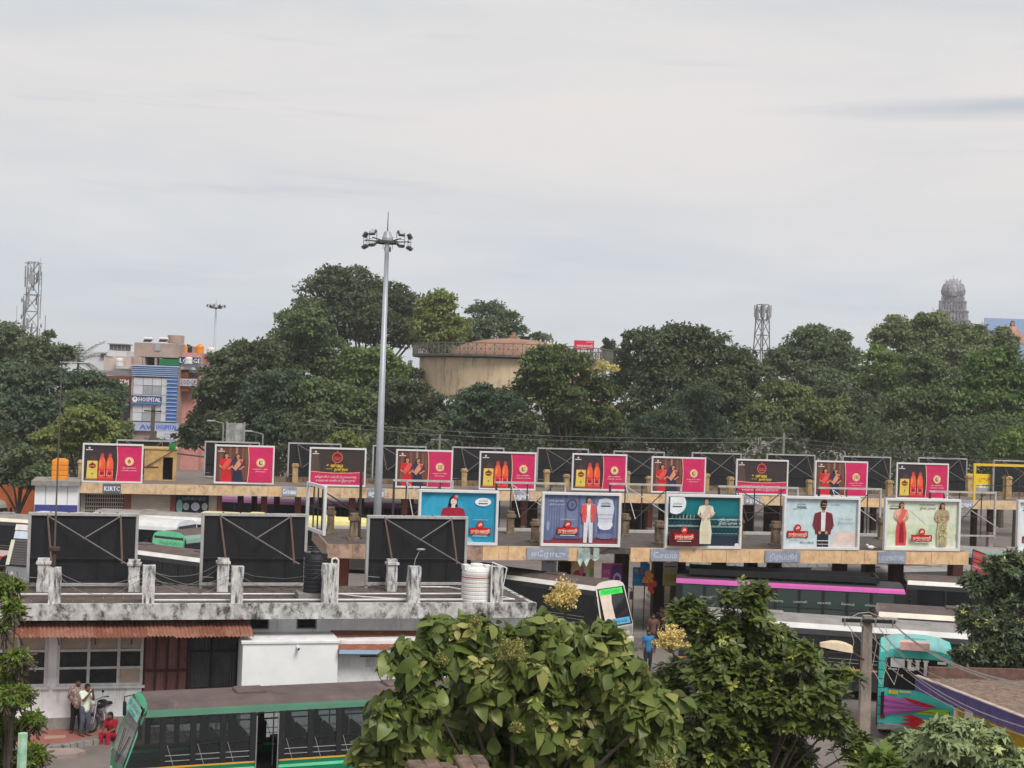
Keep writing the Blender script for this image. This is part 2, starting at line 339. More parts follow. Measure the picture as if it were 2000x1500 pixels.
M_WHITETANK = pm('white_tank_plastic', (.74, .74, .73), (.60, .59, .57), 1.5, .45, streak=.6, streak_col=(.38, .33, .28), sscale=(5, 5, .5), thresh=.62)
M_ORTANK = pm('orange_tank_plastic', (.78, .30, .03), (.62, .20, .02), 2, .45)
M_CONC = pm('grey_concrete', (.30, .29, .27), (.19, .18, .17), 3, .9, .3, streak=.6, streak_col=(.07, .065, .06), thresh=.55)
M_BLUESHEET = pm('pale_blue_sheet', (.34, .50, .66), (.26, .40, .55), 2, .6)
M_RUBBER = pm('tyre_rubber', (.02, .02, .02), (.014, .014, .014), 6, .85)
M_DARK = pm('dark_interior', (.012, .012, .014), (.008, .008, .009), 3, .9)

# ------------------------------------------------------------------ setting
m = pm('dusty_asphalt', (.215, .185, .170), (.135, .118, .11), .35, .95, .25, streak=.55, streak_col=(.075, .066, .062), sscale=(.25, .25, .25), thresh=.55)
gm = MB(); gm.quad((-2500, -200, 0), (2500, -200, 0), (2500, 4500, 0), (-2500, 4500, 0)); structure(gm.build('ground', m))

# ------------------------------------------------------------------ near depot building (roof in front of us)
ZR = 4.25
nW = Wall(G(60, 1180, ZR), G(1040, 1177, ZR))
TH = nW.rot
depot = thing('depot_building', 'long low whitewashed building with mouldy flat roof edge and rusty awning', 'building', nW.pos(0), TH)
def nh(px, py, off=0.0): return nW.hit(px, py, off)
s0 = nh(-60, 1190)[0]; s1 = nh(1046, 1190)[0]
WO = 1.05                                     # wall set back under the slab
b = MB(); b.box(s0, s1, 0, 4.5, ZR - .44, ZR - .06); b.box(s0 - .02, s1 + .02, -.05, .16, ZR - .50, ZR)
b.box(s1 - .16, s1 + .02, .16, 4.5, ZR - .4, ZR - .02)
b.build('roof_slab', M_MOULD, depot)
# terrace tiles on the roof
m = pm('terrace_tile', (.135, .10, .09), (.06, .048, .045), 2.6, .95, .4, streak=.5, streak_col=(.24, .20, .175), sscale=(1.2, 1.6, 1), thresh=.58)
b = MB()
for i in range(int((s1 - s0) / .62)):
    for j in range(7):
        x = s0 + .2 + i * .62 + (j % 2) * .31; y = .2 + j * .61
        b.box(x, min(x + .6, s1 - .2), y, y + .59, ZR - .07, ZR - .035 + rnd.random() * .012)
stuff(b.build('roof_tile', m, depot))
# walls with openings
zc = ZR - .44
def H4(px0, px1, py0, py1, off=WO):
    a, z1 = nh(px0, py0, off); c, z0 = nh(px1, py1, off); return (a, c, z0, z1)
wA = H4(-70, 88, 1238, 1338); wB = H4(116, 275, 1236, 1335); dA = H4(283, 367, 1230, 1357); dB = H4(368, 460, 1230, 1357); dA = (dA[0], dA[1], .2, zc - .25); dB = (dB[0], dB[1], .2, zc - .25)
vA = H4(489, 523, 1206, 1227); vB = H4(582, 616, 1206, 1226)
b = MB(); wall_cut(b, s0, s1, 0, zc, [wA, wB, dA, dB, vA, vB], WO, WO + .22); b.box(s0, s1, 4.2, 4.4, 0, zc); b.box(s1 - .2, s1, WO + .22, 4.2, 0, zc); b.box(s0, s0 + .2, WO + .22, 4.2, 0, zc)
b.build('wall', M_WHITE, depot)
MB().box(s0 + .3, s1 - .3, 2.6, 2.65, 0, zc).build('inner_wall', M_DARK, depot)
MB().box(s0, wB[1] + .2, WO - .035, WO, .0, .5).build('plinth_band', M_CONC, depot)
# windows: frame, board panes above, louvred panes below
def window(w, cols, px_rows, light=()):
    a0, a1, z0, z1 = w; f = MB(); t = .045; y0, y1 = WO - .03, WO + .10
    zs = px_rows; xs = [a0 + (a1 - a0) * c for c in cols]
    for x in xs: f.box(x - t, x + t, y0, y1, z0, z1)
    for z in [z0] + zs + [z1]: f.box(a0 - .03, a1 + .03, y0 + .005, y1 - .005, z - t * .8, z + t * .8)
    f.box(a0 - .12, a1 + .12, WO - .10, WO + .02, z0 - .12, z0 - .04)
    fr = f.build('window', M_FRAMEW, depot)
    for i in range(len(xs) - 1):
        lv = [z0] + zs + [z1]
        for j in range(len(lv) - 1):
            top = j == len(lv) - 2; p = MB(); xa, xb, za, zb = xs[i] + t, xs[i + 1] - t, lv[j] + t * .8, lv[j + 1] - t * .8
            p.box(xa, xb, WO + .04, WO + .06, za, zb)
            lt = top or (i, j) in light
            if not lt:
                for k in range(int((xb - xa) / .085)): p.tube((xa + .05 + k * .085, WO + .025, za), (xa + .05 + k * .085, WO + .025, zb), .008, n=4)
            p.build('pane', M_BEIGE if lt else M_LOUVRE, fr)
zq = [nh(200, 1304, WO)[1], nh(200, 1270, WO)[1]]
window(wB, [0, .36, .72, 1], zq, {(2, 0)}); window(wA, [0, .33, .66, 1], zq)
# two corrugated doors
for (w, m, mb_, cs, rs) in ((dA, M_RUSTSHEET, M_MAROONBAR, (0, .25, .5, .75, 1), (.02, .52)), (dB, M_GREYSHEET, M_DARKBAR, (0, .48, 1), (.34, .70))):
    a0, a1, z0, z1 = w; d = MB(); d.sheet(a0, a1, z0, z1, WO + .06, .09, .014); o = d.build('corrugated_door', m, depot, label='rusty red corrugated double door' if m is M_RUSTSHEET else 'dark grey corrugated double door')
    f = MB()
    for c in cs: x = a0 + (a1 - a0) * c; f.box(x - .03, x + .03, WO - .01, WO + .035, z0, z1)
    for r in rs: z = z0 + (z1 - z0) * r; f.box(a0, a1, WO - .02, WO + .03, z - .035, z + .035)
    f.build('door_bar', mb_, o)
for v in (vA, vB):
    a0, a1, z0, z1 = v; f = MB(); f.box(a0 - .04, a1 + .04, WO - .02, WO + .05, z0 - .04, z0); f.box(a0 - .04, a1 + .04, WO - .02, WO + .05, z1, z1 + .04); f.box(a0 - .04, a0, WO - .02, WO + .05, z0, z1); f.box(a1, a1 + .04, WO - .02, WO + .05, z0, z1)
    o = f.build('vent', M_CONC, depot); g = MB()
    for k in range(3): z = z0 + (z1 - z0) * k / 3; g.add([(a0, WO + .02, z), (a1, WO + .02, z), (a1, WO + .12, z + .11), (a0, WO + .12, z + .11)], [(0, 1, 2, 3)])
    g.box(a0, a1, WO + .14, WO + .16, z0, z1); g.build('louvre', M_LOUVRE, o)
# rusty corrugated awning, sheet by sheet
aw0 = nh(20, 1225, -.1)[0]; aw1 = nh(487, 1225, -.1)[0]; k = 9; wdt = (aw1 - aw0) / k
for i in range(k):
    x0 = aw0 + i * wdt; x1 = x0 + wdt + .05; dz = rnd.uniform(-.03, .03); n_ = int((x1 - x0) / .12 * 4); vs = []
    for q in range(n_ + 1):
        x = x0 + (x1 - x0) * q / n_; w = .026 * math.sin(q * math.pi / 2); vs += [(x + .06, -.62 + rnd.uniform(-.01, .01), zc - .50 + dz + w - .004 * (i % 2)), (x, WO - .02, zc - .07 + w - .004 * (i % 2))]
    MB().add(vs, [(2 * q, 2 * q + 2, 2 * q + 3, 2 * q + 1) for q in range(n_)]).build('awning_sheet', M_RUST if i in (0, 3, 4, 7) else M_RUST2, depot)
f = MB()
for i in range(7):
    x = aw0 + .3 + i * (aw1 - aw0 - .6) / 6; f.tube((x, WO, zc - 1.0), (x, -.5, zc - .5), .02, n=5); f.tube((x, WO, zc - .12), (x, -.5, zc - .5), .018, n=5)
f.build('awning_bracket', M_RUSTBAR, depot)
# white annex box and the lower wing on the right
ao = -.75
a0, z1 = nh(475, 1252, ao); a1, _ = nh(661, 1252, ao)
b = MB(); b.box(a0, a1, ao, WO, 0, z1 - .09); b.build('annex', M_WHITE2, depot)
b = MB(); b.box(a0 - .05, a1 + .04, ao - .05, WO - .02, z1 - .085, z1 - .02); b.build('annex_roof', M_WHITE, depot)
m = MB(); m.tube((a0 + 1.72, ao - .02, z1 - .2), (a0 + 1.72, ao - .22, z1 - .23), .05, n=8); m.tube((a0 + 1.72, ao - .22, z1 - .23), (a0 + 1.74, ao - .235, z1 - .235), .045, n=8, mi=1)
m.box(a0 + 1.66, a0 + 1.78, ao - .03, ao, z1 - .27, z1 - .13); tag(m.build('security_camera', [M_PIPE, M_DARK], None, loc=None), 'small white security camera mounted high on the white annex wall', 'camera').matrix_world = depot.matrix_basis.copy()
e0 = a1 + .02; e1 = s1 - .4
b = MB(); b.box(e0, e1, -.35, WO, 0, z1 - .1); b.build('side_wing', M_WHITE, depot)
b = MB(); b.box(e0, e1, -.42, -.35, .9, 1.7); b.build('rough_render', M_MOULD, depot)
v = [(e0 - .02, -.95, z1 - .28), (e1, -.95, z1 - .42), (e1, WO, z1 - .05), (e0 - .02, WO, z1 + .02)]
b = MB(); b.add(v + [(x, y, z - .03) for x, y, z in v], [(0, 1, 2, 3), (7, 6, 5, 4), (0, 4, 5, 1), (1, 5, 6, 2), (2, 6, 7, 3), (3, 7, 4, 0)]); b.build('tiled_canopy', M_RUST, depot)
b = MB(); b.add([(e0 - .02, -.97, z1 - .40), (e1, -.97, z1 - .54), (e1, -.97, z1 - .42), (e0 - .02, -.97, z1 - .27)], [(0, 1, 2, 3)]); b.box(e0, e0 + .02, -.99, -.975, z1 - .3, z1 - .28); b.build('canopy_edge', M_BLUESHEET, depot)
b = MB(); b.box(e0 + .95, e0 + 1.25, -.37, -.36, z1 - .95, z1 - .62); b.build('wall_notice', M_FRAMEW, depot)
b = MB(); b.box(e0 + .75, e1, -.40, -.36, z1 - .62, z1 - .57); b.build('shelf_edge', M_MAROONBAR, depot)
a0, z1 = nh(1025, 1202, -.1); a1, z0 = nh(1055, 1225, -.1)
b = MB(); b.box(a0, a1, -.02, .0, z0, z1 - .05); b.box(a0, a1, -.03, -.0, z1 - .045, z1); b.build('blue_board', pm('blue_paint', (.01, .03, .12), (.008, .02, .09)), depot)

# stub columns on the roof
POSTS = {}
def roof_post(px, py_top, py_bot, w, off, lean=0.0, capital=False):
    a, _ = nh(px, (py_top + py_bot) / 2, off); zt = nh(px, py_top, off)[1]; b = MB(); hw = w / 2
    n_ = 5; vs = []
    z0 = ZR - .06
    for i in range(n_ + 1):
        z = z0 + (zt - z0) * i / n_; j = hw * (1 + rnd.uniform(-.05, .05)); ox = rnd.uniform(-.012, .012) + lean * i / n_
        vs += [(a - j + ox, off - j, z), (a + j + ox, off - j, z), (a + j + ox, off + j, z), (a - j + ox, off + j, z)]
    fs = [(4 * i + q, 4 * i + (q + 1) % 4, 4 * i + 4 + (q + 1) % 4, 4 * i + 4 + q) for i in range(n_) for q in range(4)] + [(4 * n_, 4 * n_ + 1, 4 * n_ + 2, 4 * n_ + 3)]
    b.add(vs, fs)
    if capital: b.cbox(a - hw - .05, a + hw + .05, off - hw - .05, off + hw + .05, zt - .18, zt - .10, .01)
    b.build('roof_post', M_POST, depot); POSTS[px] = (a, zt, off)
for px, t, bt, w in ((107, 1108, 1180, .37), (290, 1104, 1178, .38), (463, 1106, 1174, .38), (643, 1101, 1174, .46), (808, 1106, 1176, .40), (969, 1106, 1172, .40)): roof_post(px, t, bt, w, .24)
for px, t, bt, w in ((85, 1090, 1152, .38), (262, 1093, 1148, .37), (435, 1090, 1150, .37), (765, 1092, 1149, .35)): roof_post(px, t, bt, w, 3.1, capital=True)
# white water pipes along the roof
b = MB(); z = ZR + .04
b.tube((s0, 1.9, z), (s1 - 1, 1.9, z), .03, n=6); b.tube((nh(300, 1175, .5)[0], .5, z), (s1 - 1.2, .5, z), .035, n=6)
x = nh(660, 1150, 1.9)[0]; b.path([(x, 1.9, z), (x + .7, 1.2, z), (x + 1.5, .8, z), (x + 2.6, .55, z)], .025)
b.path([(s1 - 1.3, .5, z), (s1 - .6, .55, z), (s1 - 2.2, 3.6, z), (s1 - 3.4, 3.7, z)], .03)
a, zt, of = POSTS[643]; b.path([(a + .05, of - .1, zt - .1), (a + .05, of - .1, zt + .16), (a + .16, of - .1, zt + .2), (a + .26, of - .1, zt + .14), (a + .27, of - .1, ZR)], .03)
a, zt, of = POSTS[969]; b.path([(a - .1, of + .25, zt + .1), (a + .36, of, zt - .06), (a + .2, of, ZR + .3), (a + .18, of, ZR)], .022); b.tube((a - .22, of - .22, ZR), (a - .22, of - .22, zt + .1), .02, n=5)
b.build('water_pipe', M_PIPE, depot)
# slack cables strung between the posts
b = MB()
for q0, q1 in ((262, 435), (290, 463), (435, 643), (107, 290)):
    for k in range(2):
        A, B = POSTS[q0], POSTS[q1]; b.path([(A[0] + (B[0] - A[0]) * i / 10, A[2] + (B[2] - A[2]) * i / 10 + .2, A[1] - .12 - .1 * k + (B[1] - A[1]) * i / 10 - (.5 + .2 * k) * 4 * i / 10 * (1 - i / 10) + rnd.uniform(-.03, .03)) for i in range(11)], .009, n=3)
b.build('slack_cable', M_STEELG, depot)
# small lamp on a thin stalk
a, zt, of = POSTS[808]; b = MB(); b.path([(a, of, zt), (a + .02, of, zt + .22), (a + .13, of, zt + .46), (a + .22, of, zt + .55)], .014); b.ball((a + .2, of, zt + .56), .1, sc=(1.6, 1, .4)); b.build('stalk_lamp', M_STEELG, depot)

# water tanks on this roof
def ribbed_tank(name, label, px, py_top, py_bot, rad, off, mat, base_m=None, flat=True):
    a, _ = nh(px, py_bot, off); zt = nh(px, py_top, off)[1]; z0 = ZR - .04; p = nW.pos(a, z0, off); t = thing(name, label, 'water tank', p, TH)
    h = zt - z0; prof = [(0, 0), (rad * .97, 0)]; n_ = 8
    for i in range(n_):
        z = h * .82 * i / n_; dz = h * .82 / n_; prof += [(rad, z + dz * .15), (rad, z + dz * .75), (rad * .965, z + dz * .87), (rad * .965, z + dz * .98)]
    prof += [(rad * .98, h * .83), (rad * .9, h * .9), (rad * .45, h * .95)]
    MB().lathe(prof, 28).build('tank_body', mat, t, smooth=False)
    MB().lathe([(rad * .45, h * .94), (rad * .45, h), (rad * .40, h + .03), (0, h + .035)], 20).build('lid', mat, t)
    g = MB(); g.box(-rad * .95, -rad * .5, -.25, .25, h * .86, h * .99); g.box(rad * .5, rad * .95, -.25, .25, h * .86, h * .98); g.build('inlet_hump', mat, t)
    return t
b = MB(); a, _ = nh(612, 1160, 1.0); b.box(a - .52, a + .6, .7, 1.7, ZR - .03, ZR + .20); b.build('tank_plinth', M_CONC, depot)
t = ribbed_tank('water_tank', 'black ribbed water tank on a concrete plinth on the near roof', 614, 1092, 1162, .38, 1.2, M_BLACKTANK); t.location.z += .24
t = ribbed_tank('water_tank', 'large white ribbed water tank at the right end of the near roof', 929, 1102, 1170, .50, .62, M_WHITETANK)
MB().lathe([(.506, .83), (.512, .85), (.506, .87)], 28).build('red_band', pm('red_band', (.5, .1, .1)), t)

# ------------------------------------------------------------------ billboards
M_BRACE = pm('brown_brace', (.15, .095, .08), (.10, .065, .055), 6, .85); M_BRACE2 = pm('dull_brace', (.20, .185, .18), (.14, .13, .125), 6, .8)
M_FRAME = pm('painted_white_frame', (.70, .70, .71), (.60, .60, .61), 3, .45)
M_FRAME2 = pm('weathered_grey_frame', (.42, .42, .42), (.30, .30, .30), 4, .6, streak=.5, streak_col=(.2, .15, .12))
def frame_bars(t, w, h, bw, y0, y1, mat):
    MB().cbox(0, w, y0, y1, h - bw, h, .012).build('frame_rail', mat, t); MB().cbox(0, w, y0, y1, 0, bw, .012).build('frame_rail', mat, t)
    for x in (0, w - bw): MB().cbox(x, x + bw, y0 + .003, y1 - .003, bw, h - bw, .012).build('frame_post', mat, t)
def back_board(wall, px0, px1, py0, py1, off, label, group, near=True, posts=()):
    """billboard seen from behind: grey frame, black panel, rusty props"""
    a0, zt = wall.hit(px0, py0, off); a1, _ = wall.hit(px1, py0, off); _, zb = wall.hit((px0 + px1) / 2, py1, off); w = a1 - a0; h = zt - zb
    t = thing('billboard', label, 'billboard', wall.pos(a0, zb, off), wall.rot, group)
    frame_bars(t, w, h, .10, -.09, .09, M_FRAME2)
    b = MB(); b.box(.1, w - .1, -.02, .02, .1, h - .1); b.build('panel', M_BLACKP, t)
    b = MB()
    for c in (.2, .36, .64, .80): b.box(w * c - .008, w * c + .008, -.03, -.02, .1, h - .1)
    b.build('panel_seam', pm('seam_black', (.006, .006, .008)), t)
    b = MB(); b.tube((.1, -.10, h * .38), (w - .1, -.10, h * .38), .022, n=6); b.tube((.1, -.06, .14), (w - .1, -.06, .14), .022, n=6)
    for c in (.2, .36, .64, .8): b.tube((w * c, -.05, h), (w * c, -.05, h + .03), .03, n=5)
    b.build('rear_pipe', M_DARKBAR, t)
    x0, x1 = w * .17, w * .83; yb = -.75 if near else -1.1
    for x, q in ((x0, .12 * w), (x1, .06 * w)):
        b = MB(); b.tube((x, -.06, h - .06), (x + q * .5, yb, .45 * h * .75), .035, n=6); b.build('prop', M_BRACE, t)
    MB().tube((x0, -.12, h - .1), (x1 + .08 * w, yb, h * .33), .024, n=6).build('brace', M_BRACE2, t)
    MB().tube((x1, -.12, h - .1), (w * .5 if near else x0 + .1 * w, yb * .55, h * .66 if near else h * .33), .024, n=6).build('brace', M_BRACE2, t)
    MB().tube((0, -.2, h * .13), (.45, -.5, h * .13), .016, n=5).build('tie_bar', M_STEELG, t)
    b = MB()
    for x in (.05, w - .05): b.box(x - .05, x + .05, -.05, .05, -.45 if near else -.3, .0)
    b.build('frame_leg', M_FRAME2, t)
    return t
G1 = 'billboard backs along the near roof'
back_board(nW, 56, 272, 1000, 1144, 3.9, 'back of a black billboard with rusty props at the left end of the near roof', G1)
back_board(nW, 394, 602, 1001, 1143, 3.9, 'back of a black billboard on the near roof behind the black water tank', G1)
back_board(nW, 717, 914, 1006, 1142, 3.9, 'back of a black billboard on the near roof left of the white water tank', G1)

# thin antenna mast on the left roof post
a, zt, of = POSTS[107]; p = nW.pos(a - .05, zt - .05, of)
t = thing('antenna_mast', 'thin rusty pole rising from a roof post far left, antenna bar on top', 'antenna', p, TH)
zt2 = D(112, 706, p.y).z - p.z
b = MB(); b.lathe([(.05, 0), (.06, .5), (.17, .58), (.17, .68), (.05, .70)], 12); b.build('mast_base', M_RUSTBAR, t)
MB().tube((0, 0, .6), (0, 0, zt2), .03, .018, n=7).build('pole', pm('brown_pole', (.13, .10, .085), (.09, .07, .06)), t)
b = MB(); b.tube((-.05, 0, zt2 - .02), (.85, .1, zt2 + .0), .016, n=5)
for i in range(6): x = .05 + i * .14; b.tube((x, -.12, zt2 - .01), (x, .22, zt2 + .0), .007, n=4)
b.tube((.42, .05, zt2), (.42, .05, zt2 + .3), .008, n=4); b.build('antenna_bar', M_STEELG, t)

# ------------------------------------------------------------------ pavement beside the depot wall
m = pm('red_paving', (.36, .125, .10), (.24, .10, .085), .8, .9, .2, streak=.4, streak_col=(.34, .28, .24), sscale=(.7, .7, .7), thresh=.6)
m2 = pm('dusty_paving', (.26, .19, .17), (.19, .145, .13), .8, .9, .2)
zp = .14
pts = [G(-120, 1470, zp), G(62, 1458, zp), G(120, 1455, zp), G(160, 1448, zp), G(215, 1440, zp), G(330, 1432, zp), nW.pos(nh(330, 1400)[0], zp, WO), nW.pos(s0, zp, WO)]
b = MB(); n_ = len(pts); b.poly([tuple(p) for p in pts]); 
for i in range(n_): a_, c_ = pts[i], pts[(i + 1) % n_]; b.quad((a_.x, a_.y, 0), (c_.x, c_.y, 0), tuple(c_), tuple(a_))
pv = structure(b.build('pavement', m2))
q = [G(-120, 1466, zp), G(60, 1455, zp), G(122, 1450, zp), G(170, 1440, zp), G(230, 1424, zp), G(60, 1424, zp), G(-120, 1428, zp)]
MB().poly([(p.x, p.y, zp + .004) for p in q]).build('paving_field', m, pv)
q = [G(86, 1444, zp), G(128, 1442, zp), G(128, 1436, zp), G(88, 1437, zp)]
MB().poly([(p.x, p.y, zp + .008) for p in q]).build('paving_patch', pm('ochre_paving', (.42, .27, .20), (.34, .22, .17)), pv)
for i in range(4):
    a_ = pts[i]; c_ = pts[i + 1]; k = 3
    for j in range(k):
        p0 = a_.lerp(c_, j / k + .02); p1 = a_.lerp(c_, (j + 1) / k - .02); d = (p1 - p0).normalized(); nn = Vector((d.y, -d.x, 0))
        b = MB(); vs = [p0 - nn * .02, p1 - nn * .02, p1 + nn * .13, p0 + nn * .13]; b.add([(v.x, v.y, 0) for v in vs] + [(v.x, v.y, zp + .012) for v in vs], [(4, 5, 6, 7), (0, 1, 5, 4), (1, 2, 6, 5), (2, 3, 7, 6), (3, 0, 4, 7)])
        b.build('kerb_stone', M_CONC, pv)
q = [G(64, 1476, .12), G(110, 1475, .12), G(150, 1472, .12), G(168, 1466, .12), G(150, 1460, .12), G(64, 1462, .12)]
b = MB(); b.poly([tuple(p) for p in q])
for i in range(6): a_, c_ = q[i], q[(i + 1) % 6]; b.quad((a_.x, a_.y, 0), (c_.x, c_.y, 0), tuple(c_), tuple(a_))
structure(b.build('broken_pavement', pm('broken_concrete', (.36, .28, .25), (.24, .19, .17), 2, .95, .5)))
# ------------------------------------------------------------------ poster drawings (flat print)
SKIN = S(196, 140, 112); HAIR = S(28, 20, 22); CRIM = S(206, 42, 98); CRIML = S(240, 190, 160); GOLD = S(226, 186, 66); OFFW = S(236, 232, 226); DKBR = S(58, 47, 48)
def figure(a, u, v0, v1, top, bottom, skin=SKIN, hair=HAIR, gown=True, long_hair=True, pallu=None, jacket=None, hands=True, k=1.5, legs=None, lean=0.0):
    H = v1 - v0; X = lambda d: d * H / k * 1.22
    if long_hair: a.p([(u - X(.045), v1 - .04 * H), (u + X(.04), v1 - .03 * H), (u + X(.055), v1 - .16 * H), (u - X(.06), v1 - .30 * H), (u - X(.085), v1 - .26 * H)], hair)
    sh = v1 - .17 * H; wa = v1 - .40 * H
    if gown:
        a.p([(u - X(.07), wa), (u + X(.07), wa), (u + X(.115), v0 + .3 * H), (u + X(.105), v0 + .03 * H), (u - X(.10), v0 + .03 * H), (u - X(.105), v0 + .35 * H)], bottom)
        for q in (-.05, .0, .05): a.line([(u + X(q), v0 + .05 * H), (u + X(q * .7), wa - .05 * H)], .006, tuple(c * .75 for c in bottom))
    else:
        lc = legs or bottom
        a.p([(u - X(.085), wa + .02 * H), (u + X(.085), wa + .02 * H), (u + X(.085), v0), (u + X(.02), v0), (u, wa - .14 * H), (u - X(.02), v0), (u - X(.085), v0)], lc)
    a.p([(u - X(.12), sh), (u - X(.03), sh + .025 * H), (u + X(.03), sh + .025 * H), (u + X(.12), sh), (u + X(.10), sh - .1 * H), (u + X(.075), wa - .01 * H), (u - X(.075), wa - .01 * H), (u - X(.10), sh - .1 * H)], top)
    if jacket:
        jb = wa - jacket[1] * H
        for s_ in (-1, 1): a.p([(u + s_ * X(.125), sh - .005 * H), (u + s_ * X(.035), sh + .02 * H), (u + s_ * X(.03), wa), (u + s_ * X(.045), jb), (u + s_ * X(.115), jb), (u + s_ * X(.12), wa)], jacket[0])
    slv = jacket[0] if jacket else top
    for s_ in (-1, 1):
        el = (u + s_ * X(.135), sh - .18 * H); hd = (u + s_ * X(.05), wa - .03 * H)
        a.line([(u + s_ * X(.105), sh - .02 * H), el], .052 * H, slv); a.line([el, hd], .042 * H, slv if jacket else skin)
        a.ell(hd[0], hd[1], X(.022), .022 * H, skin, 8)
    a.p([(u - X(.022), sh + .01 * H), (u + X(.022), sh + .01 * H), (u + X(.02), sh + .05 * H), (u - X(.02), sh + .05 * H)], skin)
    if pallu: a.p([(u + X(.11), sh), (u + X(.02), sh + .02 * H), (u - X(.09), wa), (u - X(.04), wa - .08 * H), (u + X(.05), wa + .06 * H)], pallu)
    hc = v1 - .07 * H; a.ell(u, hc + .012 * H, X(.05), .06 * H, hair, 12); a.ell(u + X(.004), hc - .008 * H, X(.036), .05 * H, skin, 12)
    for s_ in (-1, 1): a.ell(u + X(.004) + s_ * X(.014), hc, X(.006), .005 * H, hair, 6)
    a.line([(u - X(.008), hc - .032 * H), (u + X(.016), hc - .032 * H)], .006 * H, S(150, 60, 60))
def curve_split(a, u0, bow, col, line_col, right=True):
    pts = [(u0 + bow * math.sin(math.pi * i / 10), i / 10) for i in range(11)]
    a.p([(x - .012, z) for x, z in pts] + [(1, 1), (1, 0)], line_col); a.p([(x, z) for x, z in pts] + [(1, 1), (1, 0)], col)
def corner_logo(a, u=.085, v=.92):
    a.circ(u, v, .028, OFFW); a.ell(u, v + .0, .01, .012, S(150, 130, 130), 8); a.rect(u - .06, v - .062, u + .06, v - .042, OFFW)
def emblem(a, u, v, kind, gold=True):
    a.circ(u, v, .125, S(240, 205, 160)); a.circ(u, v, .108, S(222, 120, 80)); a.circ(u, v, .098, S(244, 222, 178))
    c = S(120, 92, 50)
    if kind == 0:                                                   # three flames
        for q in (-.03, 0, .03): a.line([(u + q - .012, v - .06), (u + q + .012, v - .02), (u + q - .008, v + .02), (u + q + .014, v + .065)], .022, S(150, 90, 40))
    elif kind == 1:                                                 # drop
        a.p([(u, v + .075), (u + .035, v), (u + .02, v - .055), (u - .02, v - .055), (u - .035, v)], c); a.circ(u, v - .02, .03, S(230, 120, 70))
    elif kind == 2:                                                 # leaf ring
        a.ell(u, v, .04, .07, c, 14); a.ell(u + .01, v + .01, .025, .045, S(236, 214, 168), 12); a.line([(u - .03, v - .05), (u + .03, v + .06)], .014, c)
    else:
        a.p([(u - .035, v - .05), (u + .035, v - .05), (u, v + .07)], c); a.p([(u - .018, v - .03), (u + .018, v - .03), (u, v + .03)], S(236, 190, 110))
def bottles(w, h, kind):
    a = Art(w, h); a.rect(0, 0, 1, 1, S(56, 49, 54)); a.rect(0, 0, .56, .06, S(80, 56, 52)); a.ell(.16, .62, .06, .09, S(80, 58, 60))
    curve_split(a, .57, .022, CRIM, CRIML); corner_logo(a)
    a.p([(.045, .06), (.235, .06), (.235, .56), (.055, .56)], S(222, 196, 92)); a.p([(.02, .03), (.25, .03), (.235, .07), (.04, .07)], S(170, 130, 70))
    a.ell(.145, .42, .062, .075, S(128, 34, 40)); a.p([(.125, .48), (.165, .48), (.145, .54)], S(128, 34, 40)); a.rect(.095, .40, .195, .425, S(210, 150, 90)); a.ell(.145, .2, .012, .03, S(110, 110, 50), 8)
    for u in (.315, .45):
        a.p([(u - .062, .05), (u + .062, .05), (u + .058, .3), (u + .062, .36), (u + .06, .52), (u + .045, .62), (u + .02, .69), (u - .02, .69), (u - .045, .62), (u - .06, .52), (u - .062, .36), (u - .058, .3)], S(232, 96, 58))
        a.p([(u - .042, .40), (u - .015, .40), (u - .015, .6), (u - .036, .55)], S(246, 140, 84)); a.rect(u - .03, .67, u + .03, .74, S(206, 66, 66)); a.p([(u - .024, .74), (u + .024, .74), (u + .018, .78), (u - .018, .78)], S(190, 56, 60))
        a.rect(u - .06, .10, u + .06, .34, S(226, 58, 70)); a.ell(u, .20, .036, .06, S(150, 24, 40), 12); a.line([(u - .045, .3), (u - .05, .14)], .012, S(244, 180, 170)); a.line([(u + .045, .3), (u + .05, .14)], .012, S(244, 180, 170)); a.line([(u - .03, .17), (u, .13), (u + .03, .17)], .016, S(240, 190, 170))
    a.rect(.24, .0, .52, .07, S(196, 50, 56))
    emblem(a, .79, .56, kind); a.text('தூய எண்ெணய்', .79, .36, .035, OFFW, width=.24); a.text('பரம்பரிய சுைவ', .79, .29, .03, OFFW, width=.27)
    return a
def sisters(w, h, kind):
    a = Art(w, h); a.rect(0, 0, 1, 1, S(104, 66, 58))
    for q in (.06, .22, .45, .52): a.rect(q, 0, q + .045, 1, S(126, 88, 76))
    a.rect(.34, .62, .38, 1, S(160, 130, 118)); a.rect(0, 0, .56, .05, S(96, 44, 40))
    for i in range(6): a.rect(.42, .12 + .07 * i, .58, .15 + .07 * i, S(136, 70, 56))
    figure(a, .18, -.22, .82, S(206, 42, 50), S(204, 40, 48), pallu=S(224, 90, 80), k=w / h * .9)
    figure(a, .38, -.22, .81, S(56, 54, 84), S(46, 46, 74), pallu=S(216, 150, 120), k=w / h * .9)
    a.line([(.43, .62), (.455, .5)], .05, S(200, 48, 52))
    curve_split(a, .565, .02, CRIM, CRIML); corner_logo(a)
    emblem(a, .79, .56, kind); a.text('சுைவயான உணவு', .79, .36, .034, OFFW, width=.27); a.text('தினமும் நலம்', .79, .295, .028, OFFW, width=.18)
    return a
